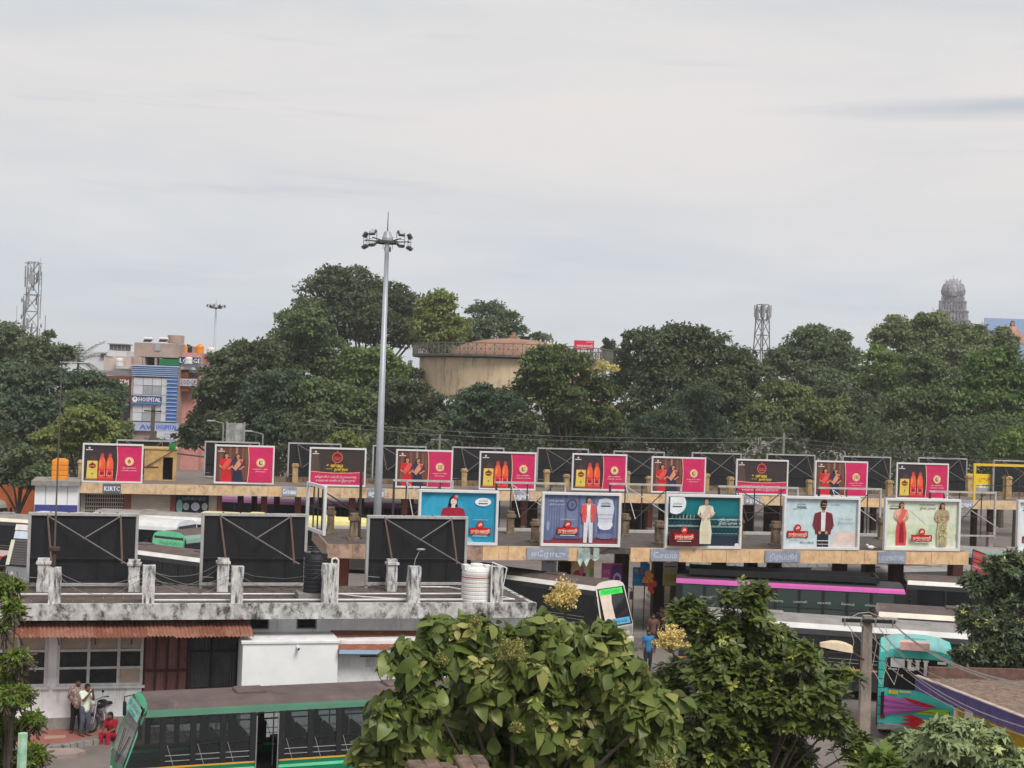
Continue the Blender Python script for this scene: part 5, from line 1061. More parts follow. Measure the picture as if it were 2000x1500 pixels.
# 3 magenta bus with a roof rack
t, dec, q = bus('long bus with magenta trim, dark green glass and black roof rack', G(1330, 1136, 2.85), G(1746, 1157, 2.85), 10.9, H=3.15, anchor=.02, front='right', ct=.36, lower=(48, 62, 60), cant=(206, 96, 176), roof=pm('dark_roof', (.06, .055, .06), (.035, .033, .036), 2, .8), nwin=9, rack=True, pane=glass_mat('green_bus_glass', (.055, .078, .074), .1), front_col=(196, 84, 160), slope=.5, stripes=((1.0, (60, 76, 72)),))
a = Art(10.9, 3.1, -.03)
for i in range(8): a.text(['திருப்பூர்', 'காங்ேகயம்', 'ஊத்துக்குளி', 'ெபருந்துைற', 'பவானி', 'சங்ககிரி', 'ேசலம்', 'ஈேராடு'][i], .13 + .099 * i, .70, .028, S(206, 214, 200), width=.055)
a.rect(.02, .66, .93, .78, S(40, 56, 52)) if False else None
dec('window_lettering', a, 'side')
# 4 / 5 right-hand buses
t, dec, q = bus('dark windowed bus with white roof edge by the right tree, behind the magenta bus', D(1766, 1117, 67.6), D(1900, 1131, 67.0), 10.4, H=3.35, anchor=.01, front='left', lower=(70, 66, 66), cant=(44, 44, 46), edge=(226, 224, 218), roof=M_BRNROOF, nwin=7, front_col=(222, 220, 212), stripes=((1.05, (44, 44, 48)),))
t, dec, q = bus('white fronted dark bus with brown roof, behind the concrete pole', D(1708, 1190, 57.6), D(1865, 1191, 57.0), 10.4, H=3.2, anchor=.01, front='left', lower=(70, 64, 60), cant=(50, 50, 52), edge=(228, 222, 206), roof=M_BRNROOF, nwin=8, front_col=(222, 214, 200), windscreen=pm('rusty_screen_cover', (.26, .14, .11), (.17, .10, .09), 3, .8))
# 6 grey roofed bus
t, dec, q = bus('bus with a long dusty grey roof and black sides, left of the concrete pole', D(1515, 1212, 55.4), D(1840, 1246, 54.0), 11.0, H=2.98, anchor=.34, front='left', lower=(60, 60, 64), cant=(62, 62, 66), edge=(222, 222, 220), roof=M_GRYROOF, nwin=8, stripes=((1.15, (206, 150, 96)), (1.22, (40, 40, 44))), offs=.1)
# 7 turquoise bus seen from behind
cx = D(1792, 1420, 48.0); Lb = 3.7; yw = R(75)
t, dec, q = bus('turquoise bus seen from behind with flame graphics and white letters UL on the rear glass', None, None, Lb, H=3.15, ct=.3, front='right', lower=(70, 200, 190), cant=(74, 206, 196), roof=paint((126, 190, 190), .6), nwin=3, loc=(cx.x - .1 + Lb / 2 * math.cos(yw), cx.y + Lb / 2 * math.sin(yw), 0), yaw=yw, rear=(74, 206, 196), rw=(1.8, 2.82), rack=False, front_col=(74, 206, 196))
a = Art(2.4, 3.15, -.02)
a.rect(.13, .44, .90, .775, S(18, 20, 24)); a.rect(.15, .67, .34, .765, S(222, 224, 230)); W_ = S(236, 236, 232)
for q in ((.38, .66, .43, .765), (.49, .66, .54, .765), (.40, .655, .52, .685), (.60, .655, .65, .765), (.62, .655, .74, .685), (.585, .75, .665, .765), (.365, .75, .445, .765), (.475, .75, .555, .765), (.78, .735, .90, .765)): a.rect(*q, W_)
a.rect(.12, .645, .24, .655, S(220, 220, 220)); a.rect(.37, .645, .47, .655, S(220, 220, 220)); a.rect(.6, .6, .65, .67, S(206, 206, 206)); a.rect(.3, .57, .32, .6, S(206, 206, 206))
a.rect(.14, .385, .26, .425, S(236, 196, 50)); a.text('TN33', .2, .408, .012, S(30, 30, 30), width=.07); a.text('AB 1239', .2, .39, .012, S(30, 30, 30), width=.09); a.rect(.28, .405, .44, .43, S(190, 200, 150))
a.p([(.03, .15), (.075, .15), (.075, .41), (.03, .39)], S(70, 18, 44))
for i in range(6): z = .175 + .035 * i; a.p([(.075, z - .02), (.075, z + .016), (.4, .235 + .02 * i), (.72, .25 + .006 * i), (.4, .20 + .018 * i)], S(176, 96, 170) if i % 2 else S(150, 74, 146))
a.p([(.30, .37), (.52, .335), (.72, .30), (.82, .27), (.62, .275), (.45, .305)], S(186, 22, 48)); a.p([(.5, .2), (.72, .255), (.95, .26), (.95, .2), (.7, .19)], S(150, 196, 40)); a.p([(.52, .21), (.75, .215), (.95, .19), (.72, .225)], S(60, 110, 30))
for z, x in ((.155, .30), (.12, .32), (.075, .27)): a.p([(x, z), (.45, z + .028), (.6, z - .01), (.66, z - .045), (.5, z - .045), (.42, z - .012)], S(196, 30, 34))
a.p([(.6, .14), (.9, .16), (.95, .12), (.7, .1)], S(60, 170, 210)); dec('rear_graphics', a, 'rear').location.z = .4
b = MB(); b.box(-Lb / 2 - .35, -Lb / 2 + .1, -.4, .55, 3.16, 3.42); b.build('roof_sign', pm('pink_sign', S(226, 190, 180), S(206, 160, 150), 3), t)
b = MB(); b.tube((-Lb / 2 - .04, 1.25, .5), (-Lb / 2 - .04, 1.25, 2.9), .02, n=5)
for i in range(8): b.tube((-Lb / 2 - .12, 1.0, .6 + .3 * i), (-Lb / 2 - .12, 1.26, .6 + .3 * i), .014, n=4)
b.build('ladder', M_DARKBAR, t)
# left group of buses between the near roof and the far shelter
t, dec, q = bus('bus with long white roof edge and dark windows, seen between the left black billboards', G(268, 1077, 2.9), G(392, 1093, 2.9), 10.8, H=3.1, anchor=.40, front='left', lower=(120, 92, 74), cant=(40, 40, 44), edge=(226, 226, 222), roof=M_BRNROOF, nwin=9, stripes=((1.1, (190, 126, 84)), (1.2, (44, 44, 48))))
p = G(318, 1060, 2.9)
t, dec, q = bus('mint fronted green bus with brown roof between the left black billboards', None, None, 10.6, H=3.45, front='left', lower=(90, 190, 150), cant=(130, 160, 150), roof=M_BRNROOF, nwin=9, loc=(p.x + 2.7, p.y + 4.9, 0), yaw=R(240), front_col=(112, 210, 160), group='buses in the station yard', rack=False)
a = Art(2.4, .45, -.03); a.rect(.04, .05, .96, .98, S(120, 214, 164)); a.text('ேசலம் ஈேராடு', .55, .35, .35, S(20, 60, 44), width=.6); o = dec('destination_panel', a, 'screen'); o.location.z += 1.4; o.location.x -= .22
t, dec, q = bus('white bus with a blue framed windscreen between the left black billboards', D(272, 1017, 84), D(315, 1019, 83.6), 10.4, H=3.3, anchor=.72, front='right', lower=(210, 214, 220), cant=(222, 224, 226), roof=M_WHITEP, nwin=9, front_col=(206, 214, 226), slope=.45)
a = Art(2.4, 1.6, -.04); a.rect(.08, .0, .92, .98, S(70, 140, 200)); a.rect(.1, .08, .9, .9, S(150, 166, 176)); a.rect(.1, .1, .9, .35, S(40, 46, 54)); dec('screen_surround', a, 'screen')
t, dec, q = bus('bus with a pale dusty roof in front of the far shelter shutters', D(268, 1000, 88.4), D(400, 1010, 87.6), 10.8, H=3.35, anchor=.3, front='left', lower=(206, 206, 204), cant=(222, 222, 218), roof=M_GRYROOF, nwin=9)
t, dec, q = bus('white roofed bus with dark windows and a red lettered side, far left edge', D(2, 1013, 83.5), D(52, 1015, 83), 10.6, H=3.3, anchor=.72, front='right', lower=(226, 206, 200), cant=(60, 60, 64), edge=(236, 226, 206), roof=M_GRYROOF, nwin=8, stripes=((.75, (200, 70, 50)), (.95, (226, 206, 200))))
p = D(45, 1135, 76.5)
t, dec, q = bus('grey white bus facing us with red letters over its windscreen, left edge', None, None, 10.4, H=3.35, front='left', lower=(150, 152, 156), cant=(160, 162, 170), roof=M_GRYROOF, nwin=9, loc=(p.x + 1.6, p.y + 5.2, 0), yaw=R(252), front_col=(150, 152, 160), slope=.7)
a = Art(2.4, 2.3, -.04); a.rect(.02, .86, .98, 1.04, S(232, 226, 228)); a.text('ராஜா', .6, .89, .10, S(170, 30, 60), width=.5, bold=.01); a.rect(.04, .66, .96, .84, S(206, 220, 232)); a.text('ெசல்வி', .6, .71, .08, S(60, 90, 140), width=.4); a.rect(.06, .04, .96, .64, S(96, 90, 92))
for i in range(9): a.rect(.1, .08 + .06 * i, .96, .10 + .06 * i, S(66, 62, 66))
a.rect(.0, .02, .1, .62, S(220, 216, 200)); dec('screen_print', a, 'screen')
t, dec, q = bus('dark bus corner behind the white roofed bus, far left edge', D(0, 985, 96), D(20, 981, 97), 10.4, H=3.2, anchor=.9, front='right', lower=(120, 120, 124), cant=(150, 146, 140), roof=M_GRYROOF, nwin=8, slope=.5)
t, dec, q = bus('bus with pale yellow roof edge behind the second black billboard', D(400, 994, 89.5), D(690, 1010, 88.5), 11.5, H=3.35, anchor=.06, front='left', lower=(70, 66, 60), cant=(216, 206, 140), roof=pm('yellow_roof', S(226, 216, 140), S(200, 190, 130), 2, .7), nwin=9, stripes=((1.05, (150, 150, 150)),))
t, dec, q = bus('dark purple striped bus parked beyond the far shelter columns', D(432, 965, 107), D(640, 972, 106), 11.4, H=3.3, anchor=.03, front='right', lower=(60, 44, 54), cant=(150, 96, 140), roof=M_GRYROOF, nwin=9, stripes=((1.1, (60, 40, 50)),))
t, dec, q = bus('second purple striped bus beyond the far shelter, by the light mast', D(640, 973, 106.5), D(800, 980, 106), 10.6, H=3.3, anchor=.03, front='right', lower=(56, 44, 50), cant=(140, 84, 126), roof=M_GRYROOF, nwin=9)
t, dec, q = bus('green bus with cream stripe between teal and pale blue billboards', D(1440, 1018, 88), D(1520, 1021, 88), 10.8, H=3.1, anchor=.4, front='right', lower=(70, 90, 84), cant=(216, 210, 150), roof=M_GRYROOF, nwin=9, stripes=((.95, (150, 176, 160)),))
t, dec, q = bus('green and cream striped bus right of the pale green billboard', D(1870, 1021, 86.5), D(1990, 1026, 86), 10.8, H=3.1, anchor=.35, front='right', lower=(226, 220, 170), cant=(110, 140, 128), roof=M_GRYROOF, nwin=9, stripes=((.8, (40, 46, 46)),))
t, dec, q = bus('white bus with a blue swoosh behind the middle shelter pillars', D(1650, 1098, 76.3), D(1740, 1100, 77.5), 10.6, H=2.6, anchor=.08, front='left', lower=(214, 212, 206), cant=(40, 42, 46), roof=M_GRYROOF, nwin=8, front_col=(206, 190, 184))
a = Art(10.6, 2.6, -.02); a.p([(.0, .46), (.25, .40), (.5, .2), (.3, .3), (.0, .38)], S(60, 120, 190)); a.p([(.5, .46), (.75, .40), (1, .2), (.8, .3), (.5, .38)], S(60, 120, 190)); dec('side_swoosh', a, 'side')
t, dec, q = bus('pale bus behind the middle shelter, left of the white swoosh bus', D(1330, 1096, 77.6), D(1500, 1102, 78.6), 10.8, H=2.75, anchor=.1, front='left', lower=(206, 186, 150), cant=(50, 50, 54), roof=M_GRYROOF, nwin=9)
# ------------------------------------------------------------------ tall light masts
M_MAST = pm('galvanised_mast', (.40, .42, .47), (.33, .35, .40), 1.2, .45, metal=.25); M_LAMPH = pm('floodlight_body', (.10, .10, .11), (.06, .06, .065), 5, .5); M_LAMPG = pm('floodlight_glass', (.45, .46, .46), (.35, .36, .36), 3, .15)
def mast(label, px, d, py_top, py_rod, r0, r1, n_arm, reach, floods=2, scale=1.0):
    base = D(px[0], 785, d); base.z = 0; top = D(px[1], py_top, d); t = thing('light_mast', label, 'light mast', base, 0, 'tall floodlight masts'); zt = top.z
    MB().tube((0, 0, 0), (0, 0, zt), r0, r1, n=16).build('pole', M_MAST, t, smooth=True)
    MB().lathe([(r1 * 1.2, -.1), (.22 * scale, -.05), (.22 * scale, .06 * scale), (.14 * scale, .33 * scale), (.05, .36 * scale), (0, .36 * scale)], 16).build('head', M_MAST, t, loc=(0, 0, zt))
    zr = D(px[1], py_rod, d).z; MB().tube((0, 0, zt + .3 * scale), (0, 0, zr), .03, .012, n=5).build('lightning_rod', M_LAMPH, t)
    b = MB()
    for i in range(n_arm):
        a_ = 2 * math.pi * (i + .3) / n_arm; b.tube((.1 * math.cos(a_), .1 * math.sin(a_), zt - .1), (reach * math.cos(a_), reach * math.sin(a_), zt - .12 + .1), .03, n=5)
    b.lathe([(.5 * scale, -.06), (.56 * scale, -.06), (.56 * scale, .02), (.5 * scale, .02)], 18, c=(0, 0, zt - .1)); b.build('arm_ring', M_LAMPH, t)
    if floods:
        fm = MB(); fm.cbox(-.19, .19, -.09, .07, -.17, .17, .03); fm.box(-.15, .15, -.10, -.088, -.13, .13, 1)
        for z in (-.1, 0, .1): fm.box(-.14, .14, .07, .11, z - .015, z + .015)
        fme = fm.mesh('floodlight', [M_LAMPH, M_LAMPG]); bk = MB(); bk.tube((-.2, 0, 0), (-.2, 0, .25), .015, n=4).tube((.2, 0, 0), (.2, 0, .25), .015, n=4).tube((-.2, 0, .25), (.2, 0, .25), .015, n=4); bke = bk.mesh('bracket', M_LAMPH)
        for i in range(n_arm):
            a_ = 2 * math.pi * (i + .3) / n_arm
            for q in range(floods):
                up = 1 if q == 0 else -1; p = (reach * math.cos(a_), reach * math.sin(a_), zt + up * .25 - .05)
                o = inst('floodlight', fme, t, p, (R(35) * -1 if up > 0 else R(-62), 0, a_ + R(90)), scale * .74)
                inst('bracket', bke, t, (p[0], p[1], p[2] - (.22 if up > 0 else -.0)), (0, 0, a_ + R(90)), scale)
    return t
mast('tall grey floodlight mast rising behind the near roof, taller than the trees', (745, 757), 60.0, 468, 413, .205, .09, 5, .98)
mast('small distant floodlight mast above the lodge building at left', (415, 418), 200.0, 600, 583, .26, .12, 6, 1.2, floods=1, scale=1.5)

# ------------------------------------------------------------------ overhead water reservoir
TD = 165.0; c0 = D(1000, 740, TD); tk = thing('water_reservoir', 'round ochre concrete water reservoir with a shallow dome rising among the trees', 'water tower', (c0.x, c0.y + 11, 0))
TR = 11.5; zA = D(1000, 697, TD).z; zB = D(1000, 781, TD).z
M_OCH = pm('weathered_ochre_render', S(216, 196, 166), S(196, 172, 142), .5, .9, .2, streak=.8, streak_col=S(112, 104, 94), sscale=(.55, .55, .09), thresh=.52)
MB().lathe([(TR - .3, zB), (TR, zB + .2), (TR, zA - .25), (TR - .4, zA - .2)], 64).build('tank_wall', M_OCH, tk, smooth=False)
MB().lathe([(0, zB - .3), (TR - .8, zB - .1), (TR - .3, zB)], 48).build('tank_floor', M_OCH, tk)
M_RAIL = pm('grey_cast_rail', (.20, .185, .165), (.12, .11, .10), 4, .85)
MB().lathe([(TR - .5, zA - .2), (TR + .85, zA - .05), (TR + .85, zA + .1), (TR - .8, zA + .12)], 64).build('walkway', M_RAIL, tk)
M_DOME = pm('pinkish_dome', S(158, 122, 102), S(128, 98, 84), .6, .9, .2, streak=.6, streak_col=S(96, 78, 70), sscale=(.8, .8, .25), thresh=.55)
dr = 7.9; dh = D(1000, 653, TD).z - zA - .1
MB().lathe([(dr * math.sin(R(90) * i / 12), zA + .1 + dh * math.cos(R(90) * i / 12)) for i in range(13)], 48).build('dome', M_DOME, tk, smooth=True)
zt = zA + .1 + dh; b = MB(); b.cbox(-.5, .5, -.5, .5, zt - .1, zt + .35, .06); b.lathe([(.3, 0), (.25, .45), (0, .5)], 10, c=(0, 0, zt + .3)); b.build('dome_cap', M_DOME, tk)
b = MB(); b.cbox(.8, 2.0, -2.2, -1.2, zt - .6, zt + .25, .05); b.build('vent_box', M_DARK, tk)
nr = 36; seg = 2 * (TR + .8) * math.tan(math.pi / nr); pmb = MB(); hh = 1.42
for x in (-seg / 2, 0): pmb.box(x - .05, x + .05, -.05, .05, 0, hh)
for z in (.0, hh - .1): pmb.box(-seg / 2, seg / 2, -.045, .045, z, z + .1)
for x0 in (-seg / 2, 0):
    for p, q in (((x0, .1), (x0 + seg / 2, hh - .1)), ((x0 + seg / 2, .1), (x0, hh - .1)), ((x0, hh / 2), (x0 + seg / 2, hh / 2)), ((x0 + seg / 4, .1), (x0 + seg / 4, hh - .1))): pmb.tube((p[0], 0, p[1]), (q[0], 0, q[1]), .03, n=4)
pme = pmb.mesh('railing_panel', M_RAIL)
for i in range(nr): a_ = 2 * math.pi * i / nr; inst('railing_panel', pme, tk, ((TR + .8) * math.cos(a_), (TR + .8) * math.sin(a_), zA + .1), (0, 0, a_ + R(90)))
for i in range(10): a_ = 2 * math.pi * (i + .5) / 10; MB().box(-.4, .4, -.4, .4, 0, zB + .1).build('support_column', M_OCH, tk, loc=((TR - 1.6) * math.cos(a_), (TR - 1.6) * math.sin(a_), 0))
# stair landing on the left flank
for k_, (an, z0) in enumerate(((R(196), zA - 1.9), (R(205), zA - 3.2))):
    b = MB(); b.box(-1.1, 1.1, -.7, .7, -.15, 0); b.build('stair_landing', M_OCH, tk, loc=((TR + .7) * math.cos(an), (TR + .7) * math.sin(an), z0)).rotation_euler.z = an + R(90)
    inst('railing_panel', pme, tk, ((TR + 1.35) * math.cos(an), (TR + 1.35) * math.sin(an), z0), (0, 0, an + R(90)), (1, 1, .9))

# ------------------------------------------------------------------ far buildings at left
bW = Wall(Vector((-200, 195, 0)), Vector((200, 195, 0))); bh = bW.hit
def bbox(px0, px1, py0, py1, off=0.0, dep=10.0, to_ground=False):
    a0, z1 = bh(px0, (py0), off); a1 = bh(px1, py0, off)[0]; z0 = 0 if to_ground else bh((px0 + px1) / 2, py1, off)[1]
    return a0, a1, off, off + dep, z0, z1
def bld(name, label, px0): 
    return thing(name, label, 'building', bW.pos(0, 0, 0), 0)
M_TAN = pm('tan_render', S(176, 156, 146), S(150, 132, 122), .5, .9, streak=.5, streak_col=S(120, 104, 96), sscale=(.6, .6, .15), thresh=.55); M_BLUE = pm('blue_louvre', S(74, 116, 178), S(60, 98, 156), .8, .4); M_SILV = pm('silver_strip', S(190, 204, 226), S(160, 176, 204), 1, .35)
M_PANEL = pm('pale_cladding', S(206, 208, 214), S(186, 188, 196), .5, .4); M_SHUT = pm('grey_shutter', S(168, 170, 176), S(148, 150, 156), .8, .5)
t = bld('hospital_building', 'narrow hospital building with blue louvres and white cladding', 258)
x0, x1, y0, y1, z0, z1 = bbox(258, 347, 668, 697); MB().box(x0, x1, 1.2, 12, z0, z1).build('top_storey', M_TAN, t); xm = (x0 + x1) / 2
b = MB(); b.box(x0 + (x1 - x0) * .46, x0 + (x1 - x0) * .58, 1.1, 1.2, z0 + .9, z1 - .1); b.build('stair_window', M_SHUT, t)
q = bbox(257, 349, 697, 714); MB().box(x0, x1, 4, 12, q[4], q[5]).build('recess_wall', M_DARK, t)
b = MB()
for f_ in (0, .2, .46, .56): b.box(x0 + (x1 - x0) * f_, x0 + (x1 - x0) * (f_ + (.19 if f_ < .1 else .05)), 1.2, 4, q[4], q[5])
b.build('recess_pier', M_TAN, t); g = bbox(308, 347, 700, 713); MB().box(g[0], g[1], .9, 1.15, g[4], g[5]).build('green_screen', pm('green_cloth', S(30, 120, 76), S(24, 100, 62), 1), t)
o = bbox(314, 347, 652, 668); MB().lathe([(0, o[5]), ((o[1] - o[0]) / 2, o[5]), ((o[1] - o[0]) / 2, o[4])], 18, c=((o[0] + o[1]) / 2, 4, 0)).build('stair_tower', M_TAN, t)
m0 = bbox(257, 349, 714, 860, to_ground=True); MB().box(m0[0], m0[1], .3, 12, 0, m0[5]).build('wall', M_TAN, t)
s = bbox(256, 350, 712, 716); MB().box(s[0], s[1], -.15, .5, s[4], s[5]).build('white_band', M_SILV, t)
lz = np.linspace(bh(300, 716)[1], bh(300, 735)[1], 6); e = bbox(259, 348, 716, 735)
for i in range(5): MB().box(e[0], e[1], -.02, .3, lz[i + 1] + .1, lz[i]).build('louvre_slat', M_BLUE, t); MB().box(e[0], e[1], -.12, .1, lz[i + 1], lz[i + 1] + .09).build('louvre_trim', M_SILV, t)
e = bbox(327, 347, 735, 824); lz = np.linspace(e[5], e[4], 13)
for i in range(12): MB().box(e[0], e[1], -.02, .3, lz[i + 1] + .1, lz[i]).build('louvre_slat', M_BLUE, t); MB().box(e[0], e[1], -.14, .1, lz[i + 1], lz[i + 1] + .1).build('louvre_trim', M_SILV, t)
ex = [bh(p, 780)[0] for p in (259, 278, 296, 314, 326)]; ez = [bh(292, p)[1] for p in (738, 753, 771, 788, 806, 823)]
for i in range(4):
    for j in range(5):
        sh = i in (1, 2) and j in (1, 4)
        MB().box(ex[i] + .03, ex[i + 1] - .03, .1 if not sh else .16, .3, ez[j + 1] + .03, ez[j] - .03).build('cladding_panel' if not sh else 'shutter', M_PANEL if not sh else M_SHUT, t)
e = bbox(258, 316, 772, 789); w = e[1] - e[0]; hgt = e[5] - e[4]; o = MB().box(e[0], e[1], -.3, .05, e[4], e[5]).build('sign_board', pm('sign_blue', S(60, 88, 130), S(46, 70, 108), 1), t)
a = Art(w, hgt, -.302, .003); a.rect(0, 0, 1, .2, S(80, 130, 196)); a.circ(.12, .52, .34, OFFW); a.text('+', .12, .34, .5, S(50, 80, 130), width=.08, bold=.03); a.text('HOSPITAL', .61, .3, .5, OFFW, width=.74, bold=.05); a.build('lettering', o, loc=(e[0], 0, e[4]))
e = bbox(260, 349, 824, 842); w = e[1] - e[0]; hgt = e[5] - e[4]; o = MB().box(e[0], e[1], -.2, .1, e[4], e[5]).build('sign_board', pm('sign_grey', S(176, 186, 210), S(150, 160, 190), 1), t)
a = Art(w, hgt, -.202, .003); a.text('AV', .28, .15, .6, S(84, 104, 196), width=.26, bold=.06); a.text('HOSPITAL', .75, .25, .5, S(66, 98, 210), width=.46, bold=.05); a.build('lettering', o, loc=(e[0], 0, e[4]))
e = bbox(307, 349, 842, 862); w = e[1] - e[0]; hgt = e[5] - e[4]; o = MB().box(e[0], e[1], -.2, .1, e[4], e[5]).build('sign_board', M_PANEL, t); a = Art(w, hgt, -.202, .003); a.text('AVM', .5, .62, .2, S(70, 90, 180), width=.3); a.text('ACCIDENT CARE', .5, .36, .16, S(70, 90, 180), width=.76); a.rect(.1, .1, .9, .2, S(110, 126, 196)); a.build('lettering', o, loc=(e[0], 0, e[4]))
for px in (290, 320):
    p, z = bh(px, 668, 2.0); q = thing('solar_heater', 'white solar water heater on the hospital roof, %s of the pair' % ('left' if px < 300 else 'right'), 'water heater', bW.pos(p, z, 2.0), 0, 'solar heaters on the hospital roof')
    MB().tube((-.6, 0, .45), (.6, 0, .45), .2, n=12).build('tank_drum', M_WHITETANK, q); MB().add([(-.55, -.9, .02), (.55, -.9, .02), (.55, 0, .35), (-.55, 0, .35)], [(0, 1, 2, 3)]).add([(-.55, -.9, -.02), (.55, -.9, -.02), (.55, 0, .31), (-.55, 0, .31)], [(3, 2, 1, 0)]).build('collector', M_DARK, q); MB().tube((-.5, 0, -.05), (-.5, 0, .4), .03, n=4).tube((.5, 0, -.05), (.5, 0, .4), .03, n=4).build('stand', M_STEELG, q)
# brown shop building
M_BRN = pm('brown_cladding', S(120, 70, 58), S(92, 52, 46), .6, .7)
t = bld('shop_building', 'brown clad shop building with white letters KM, left of the hospital', 200)
e = bbox(196, 257, 733, 860, to_ground=True); MB().box(e[0], e[1] - .05, .8, 9, 0, e[5]).build('wall', M_BRN, t); b = MB(); zz = e[5]
for i in range(18): b.box(e[0], e[1] - .05, .74, .8, zz - .62 * i - .56, zz - .62 * i - .05)
b.build('cladding_board', M_BRN, t)
b = MB(); r = bbox(196, 257, 716, 733, .8); n_ = 22
for i in range(n_ + 1): x = r[0] + (r[1] - .05 - r[0]) * i / n_; b.box(x - .03, x + .03, .8, .86, r[4], r[5] - .1 - .4 * abs(i / n_ - 1))
b.build('terrace_rail', M_STEELG, t); MB().box(r[0], r[1] - .1, 1.0, 1.05, r[4], r[5] - .5).build('terrace_screen', M_SHUT, t)
for tx, p0, p1, y0, y1 in (('KM', 231, 249, 740, 752), ('S', 245, 252, 824, 833)):
    e = bbox(p0, p1, y0, y1); a = Art(e[1] - e[0], e[5] - e[4], .73); a.text(tx, .5, .05, .9, OFFW, width=.95, bold=.05); a.build('lettering', t, loc=(e[0], 0, e[4]))
e = bbox(238, 252, 786, 818); MB().box(e[0], e[1], .5, .75, e[4], e[5]).build('shop_window', M_LOUVRE, t); e = bbox(222, 250, 784, 797); MB().box(e[0], e[1], .4, .74, e[4], e[5]).build('sign_board', pm('dark_teal_sign', S(54, 76, 84), S(30, 40, 48), 2), t)
e = bbox(222, 258, 836, 862, -1); MB().box(e[0], e[1], -.5, .7, 0, e[5]).build('shop_front', M_SHUT, t)
t = bld('house', 'pinkish white flat roofed house behind the brown shop', 200); e = bbox(203, 257, 694, 720, 9.2, to_ground=True); MB().box(e[0], e[1], 9.2, 18, 0, e[5]).build('wall', pm('pink_white_wall', S(206, 190, 182), S(186, 168, 160), .6, .9, streak=.4, streak_col=S(140, 124, 116), sscale=(.6, .6, .2)), t)
e = bbox(208, 246, 684, 695, 9.5); MB().box(e[0], e[1], 9.8, 14, e[4], e[5]).build('stair_room', M_PANEL, t); e = bbox(213, 243, 672, 685, 9.5); MB().box(e[0], e[1], 10, 13, e[4] + .1, e[5]).build('shed', pm('shed_grey', S(120, 118, 120), S(100, 98, 100), 2), t)
b = MB()
for i in range(5): x = e[0] + (e[1] - e[0]) * i / 4; b.box(x - .05, x + .05, 9.9, 10, e[4] - .8, e[5])
b.build('shed_post', M_STEELG, t); MB().box(e[0] - .3, e[1] + .3, 9.6, 13.2, e[5], e[5] + .12).build('shed_roof', M_STEELG, t)
t = bld('house', 'low white house partly hidden by the palm, far left', 180); e = bbox(172, 204, 686, 720, 22, to_ground=True); MB().box(e[0], e[1], 22, 30, 0, e[5]).build('wall', M_PANEL, t); e2 = bbox(196, 206, 690, 698, 21.5); MB().box(e2[0], e2[1], 21.6, 21.9, e2[4], e2[5]).build('window', M_LOUVRE, t)
e = bbox(231, 245, 702, 716, 9.5); o = MB().lathe([(0, 0), (.55, 0), (.58, .3), (.55, .5), (.58, .8), (.55, 1.0), (.3, 1.2), (0, 1.2)], 14).build('roof_tank', M_WHITETANK, None, loc=bW.pos((e[0] + e[1]) / 2, e[4], 8.4))
tag(o, 'white water tank on the roof between brown shop and pinkish house', 'water tank')
e = bbox(226, 252, 716, 718, 7.6); MB().box(e[0], e[1], 7.6, 9.1, e[5] - .25, e[5] - .02).build('roof_ledge', M_PANEL, t)
# lodge
M_PINK = pm('pink_wall', S(206, 150, 144), S(186, 130, 126), .7, .9)
t = bld('lodge_building', 'pink and white lodge building with LODGE boards right of the hospital', 350)
e = bbox(351, 424, 688, 860, 2.5, to_ground=True); MB().box(e[0], e[1] - 2.2, 3.0, 12, 0, e[5]).build('wall', M_PINK, t); MB().box(e[1] - 2.4, e[1], 5, 12, 0, e[5] - .6).build('side_wall', M_PINK, t)
for (p0, p1, y0, y1, off, mt, nm) in ((350, 393, 710, 720, 1.8, M_PANEL, 'balcony_front'), (353, 382, 716, 722, 1.4, M_PANEL, 'balcony_slab'), (353, 368, 727, 737, 1.9, pm('orange_wall', S(206, 120, 80), S(180, 100, 66), 1), 'orange_bay'), (368, 384, 730, 737, 2.0, M_LOUVRE, 'window'), (352, 384, 754, 764, 1.6, pm('rust_wall', S(176, 92, 66), S(150, 76, 56), 1), 'lower_wall'), (370, 384, 718, 728, 2.2, M_PANEL, 'room_wall'), (404, 418, 694, 700, 4.6, M_LOUVRE, 'window')):
    e = bbox(p0, p1, y0, y1, off); MB().box(e[0], e[1], off, 4.9, e[4], e[5]).build(nm, mt, t)
for tx, p0, p1, y0, y1, c0_, c1_ in (('LODGE', 350, 393, 697, 711, (236, 236, 240), (40, 50, 96)), ('LODGE', 352, 384, 739, 754, (186, 190, 200), (120, 80, 90))):
    e = bbox(p0, p1, y0, y1, 1.2); o = MB().box(e[0], e[1], 1.2, 1.4, e[4], e[5]).build('sign_board', M_PANEL, t); a = Art(e[1] - e[0], e[5] - e[4], 1.198, .003)
    if y0 < 700: a.rect(0, 0, 1, 1, S(*c0_)); a.rect(.0, .0, 1, 1, S(44, 54, 100)); a.text(tx, .5, .16, .66, S(236, 238, 244), width=.94, bold=.05)
    else: a.rect(0, 0, 1, 1, S(*c0_)); a.text(tx, .5, .2, .6, S(*c1_), width=.9, bold=.03)
    a.build('lettering', o, loc=(e[0], 0, e[4]))
for px, c in ((358, M_ORTANK), (390, M_ORTANK), (412, M_WHITETANK), (364, M_BLACKTANK)):
    p, z = bh(px, 688, 5.0); q = MB().lathe([(0, 0), (.48, 0), (.5, .7), (.42, .85), (.2, .95), (.2, 1.02), (0, 1.03)], 14).build('roof_tank', c, None, loc=bW.pos(p, z - .1 - (.3 if px == 412 else 0), 5.0 + (1 if px == 364 else 0))); q.scale = (1.2,) * 3
    tag(q, {358: 'orange water tank on the lodge roof beside the hospital', 390: 'orange water tank in the middle of the lodge roof', 412: 'white water tank at the right end of the lodge roof', 364: 'black water tank behind the left orange tank on the lodge roof'}[px], 'water tank')
